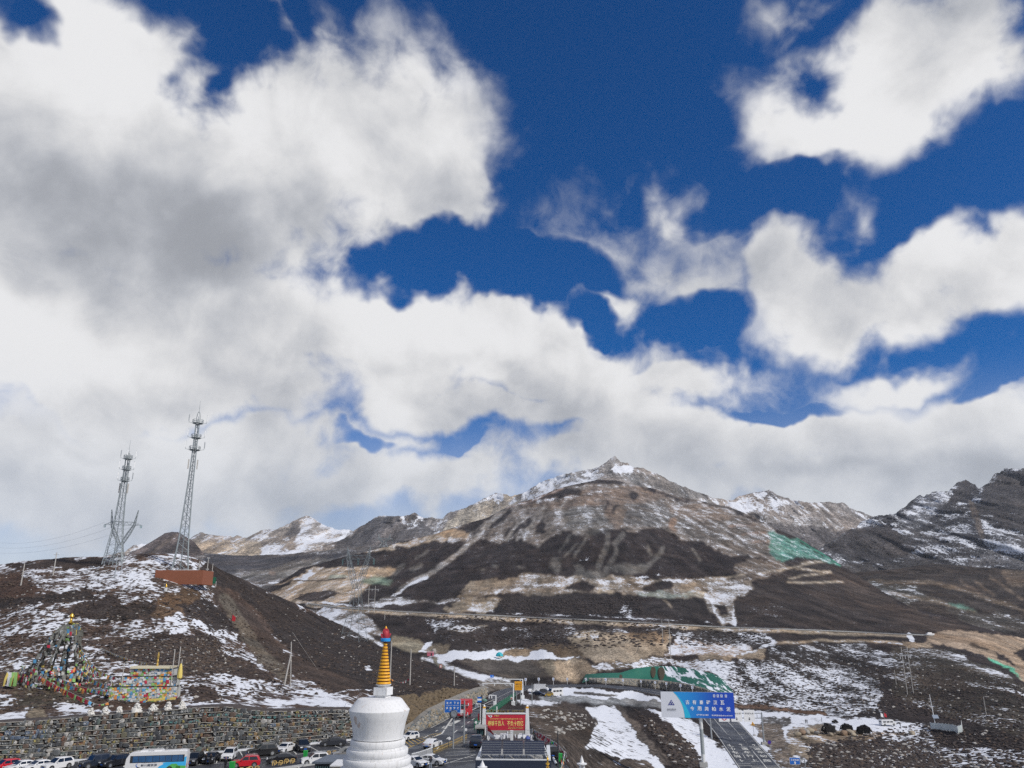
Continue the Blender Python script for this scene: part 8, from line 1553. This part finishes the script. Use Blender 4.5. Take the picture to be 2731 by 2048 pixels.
# loose pale rocks and tussocks (ground cover)
def scatter(name, m, n_, region, sz, zsq, sheet, k=.9995, seed=1, sub=1):
    r_ = random.Random(seed); bm = bmesh.new(); bmesh.ops.create_icosphere(bm, subdivisions=sub, radius=1); bv = np.array([v.co for v in bm.verts]); bf = np.array([[v.index for v in f.verts] for f in bm.faces]); bm.free(); VS, FS = [], []; c = 0
    while c < n_:
        poly, wgt = r_.choice(region); xs_ = [p[0] for p in poly]; ys_ = [p[1] for p in poly]; x, y = r_.uniform(min(xs_), max(xs_)), r_.uniform(min(ys_), max(ys_))
        if not poly_mask(np.array([x]), np.array([y]), poly)[0]: continue
        P = np.array(at(x, y, sheet.depth(x, y))); s = r_.uniform(*sz); q = bv * (1 + np.random.RandomState(c).uniform(-.35, .35, (len(bv), 1))) * np.array([s * r_.uniform(.8, 1.7), s * r_.uniform(.8, 1.7), s * zsq * r_.uniform(.7, 1.4)]); a = r_.uniform(0, 6.28); q = q @ np.array([[math.cos(a), math.sin(a), 0], [-math.sin(a), math.cos(a), 0], [0, 0, 1]])
        VS.append(q + P + np.array([0, 0, s * zsq * .25])); FS.append(bf + c * len(bv)); c += 1
    V = np.concatenate(VS); F_ = np.concatenate(FS); me = bpy.data.meshes.new(name); me.from_pydata(V.tolist(), [], F_.tolist()); me.materials.append(m); o = bpy.data.objects.new(name, me); COL.objects.link(o); o['kind'] = 'stuff'; return o
M_shrub = mat('dark_shrub', (.046, .036, .033), .95, var=.4, scale=1.2); M_shrub2 = mat('brown_shrub', (.085, .06, .044), .95, var=.4, scale=1.2); M_straw = mat('straw_tussock', (.135, .10, .06), .95, var=.4, scale=1.2); M_prock = mat('pale_rock', (.36, .34, .31), .9, var=.3, scale=1)
RS_ = [([(1950, 1760), (2400, 1760), (2500, 1910), (2200, 1900), (1930, 1880)], 1), ([(2450, 1930), (2731, 1960), (2731, 2060), (2150, 2060), (2160, 1985)], 1), ([(2150, 1985), (2460, 1975), (2560, 2060), (2170, 2060)], 1), ([(1690, 1890), (1850, 1990), (1880, 2050), (1800, 2040)], 1), ([(2380, 1730), (2731, 1830), (2731, 1960), (2450, 1900)], 1)]
scatter('shrubs', M_shrub, 5200, RS_, (.22, .55), .6, main, seed=2); scatter('brown_shrubs', M_shrub2, 2500, RS_, (.2, .5), .6, main, seed=3); scatter('scattered_rocks', M_prock, 500, RS_ + [([(1420, 1890), (1560, 1900), (1600, 1940), (1480, 1960)], 1)], (.2, .6), .7, main, seed=4)
RM = [([(1010, 1640), (1500, 1650), (2050, 1690), (2050, 1720), (1480, 1730), (1200, 1710)], 1), ([(1330, 1600), (1700, 1590), (1720, 1640), (1350, 1640)], 1)]
scatter('shrubs', M_shrub, 2600, RM, (.5, 1.1), .55, main, seed=9)
RH = [([(560, 1520), (909, 1670), (1280, 1830), (1100, 1860), (800, 1760), (640, 1600)], 1), ([(-60, 1530), (520, 1500), (700, 1700), (900, 1850), (500, 1880), (-60, 1900)], 1), ([(270, 1735), (560, 1690), (640, 1790), (450, 1800)], 1)]
scatter('shrubs', M_shrub, 4500, RH, (.15, .4), .5, hill, seed=5); scatter('brown_shrubs', M_shrub2, 4500, RH, (.15, .4), .45, hill, seed=6); scatter('pale_stones', M_prock, 700, RH, (.1, .3), .6, hill, seed=7)
scatter('straw_tussocks', M_straw, 1800, [([(1090, 1905), (1110, 1868), (1180, 1838), (1290, 1842), (1250, 1855), (1190, 1880), (1140, 1905)], 1), ([(1040, 1865), (1105, 1855), (1115, 1915), (1060, 1940)], 1)], (.25, .6), .8, hill, seed=8)

# ------------------------------------------------------------------ thin mountain air
bpy.context.view_layer.update()
lo, hi = Vector((-90, -6, 0)), Vector((90, 30, CAMZ + 6))
for o in bpy.data.objects:
    if o.type == 'MESH' and o.get('kind') == 'structure':
        for c in o.bound_box:
            p = o.matrix_world @ Vector(c); lo = Vector(map(min, lo, p)); hi = Vector(map(max, hi, p))
hz = MB().box((0, 0, 0), (hi - lo) + Vector((40, 40, 2.4)))
m = bpy.data.materials.new('haze_air'); m.use_nodes = True; nt_ = m.node_tree; nt_.nodes.remove(nt_.nodes['Principled BSDF']); v = N(nt_, 'ShaderNodeVolumePrincipled'); v.inputs['Color'].default_value = (.86, .91, 1.0, 1); v.inputs['Density'].default_value = 2.6e-5; v.inputs['Anisotropy'].default_value = .2
nt_.links.new(v.outputs[0], nt_.nodes['Material Output'].inputs['Volume']); hz.build('haze', m, None, loc=(lo + hi) / 2)['kind'] = 'stuff'
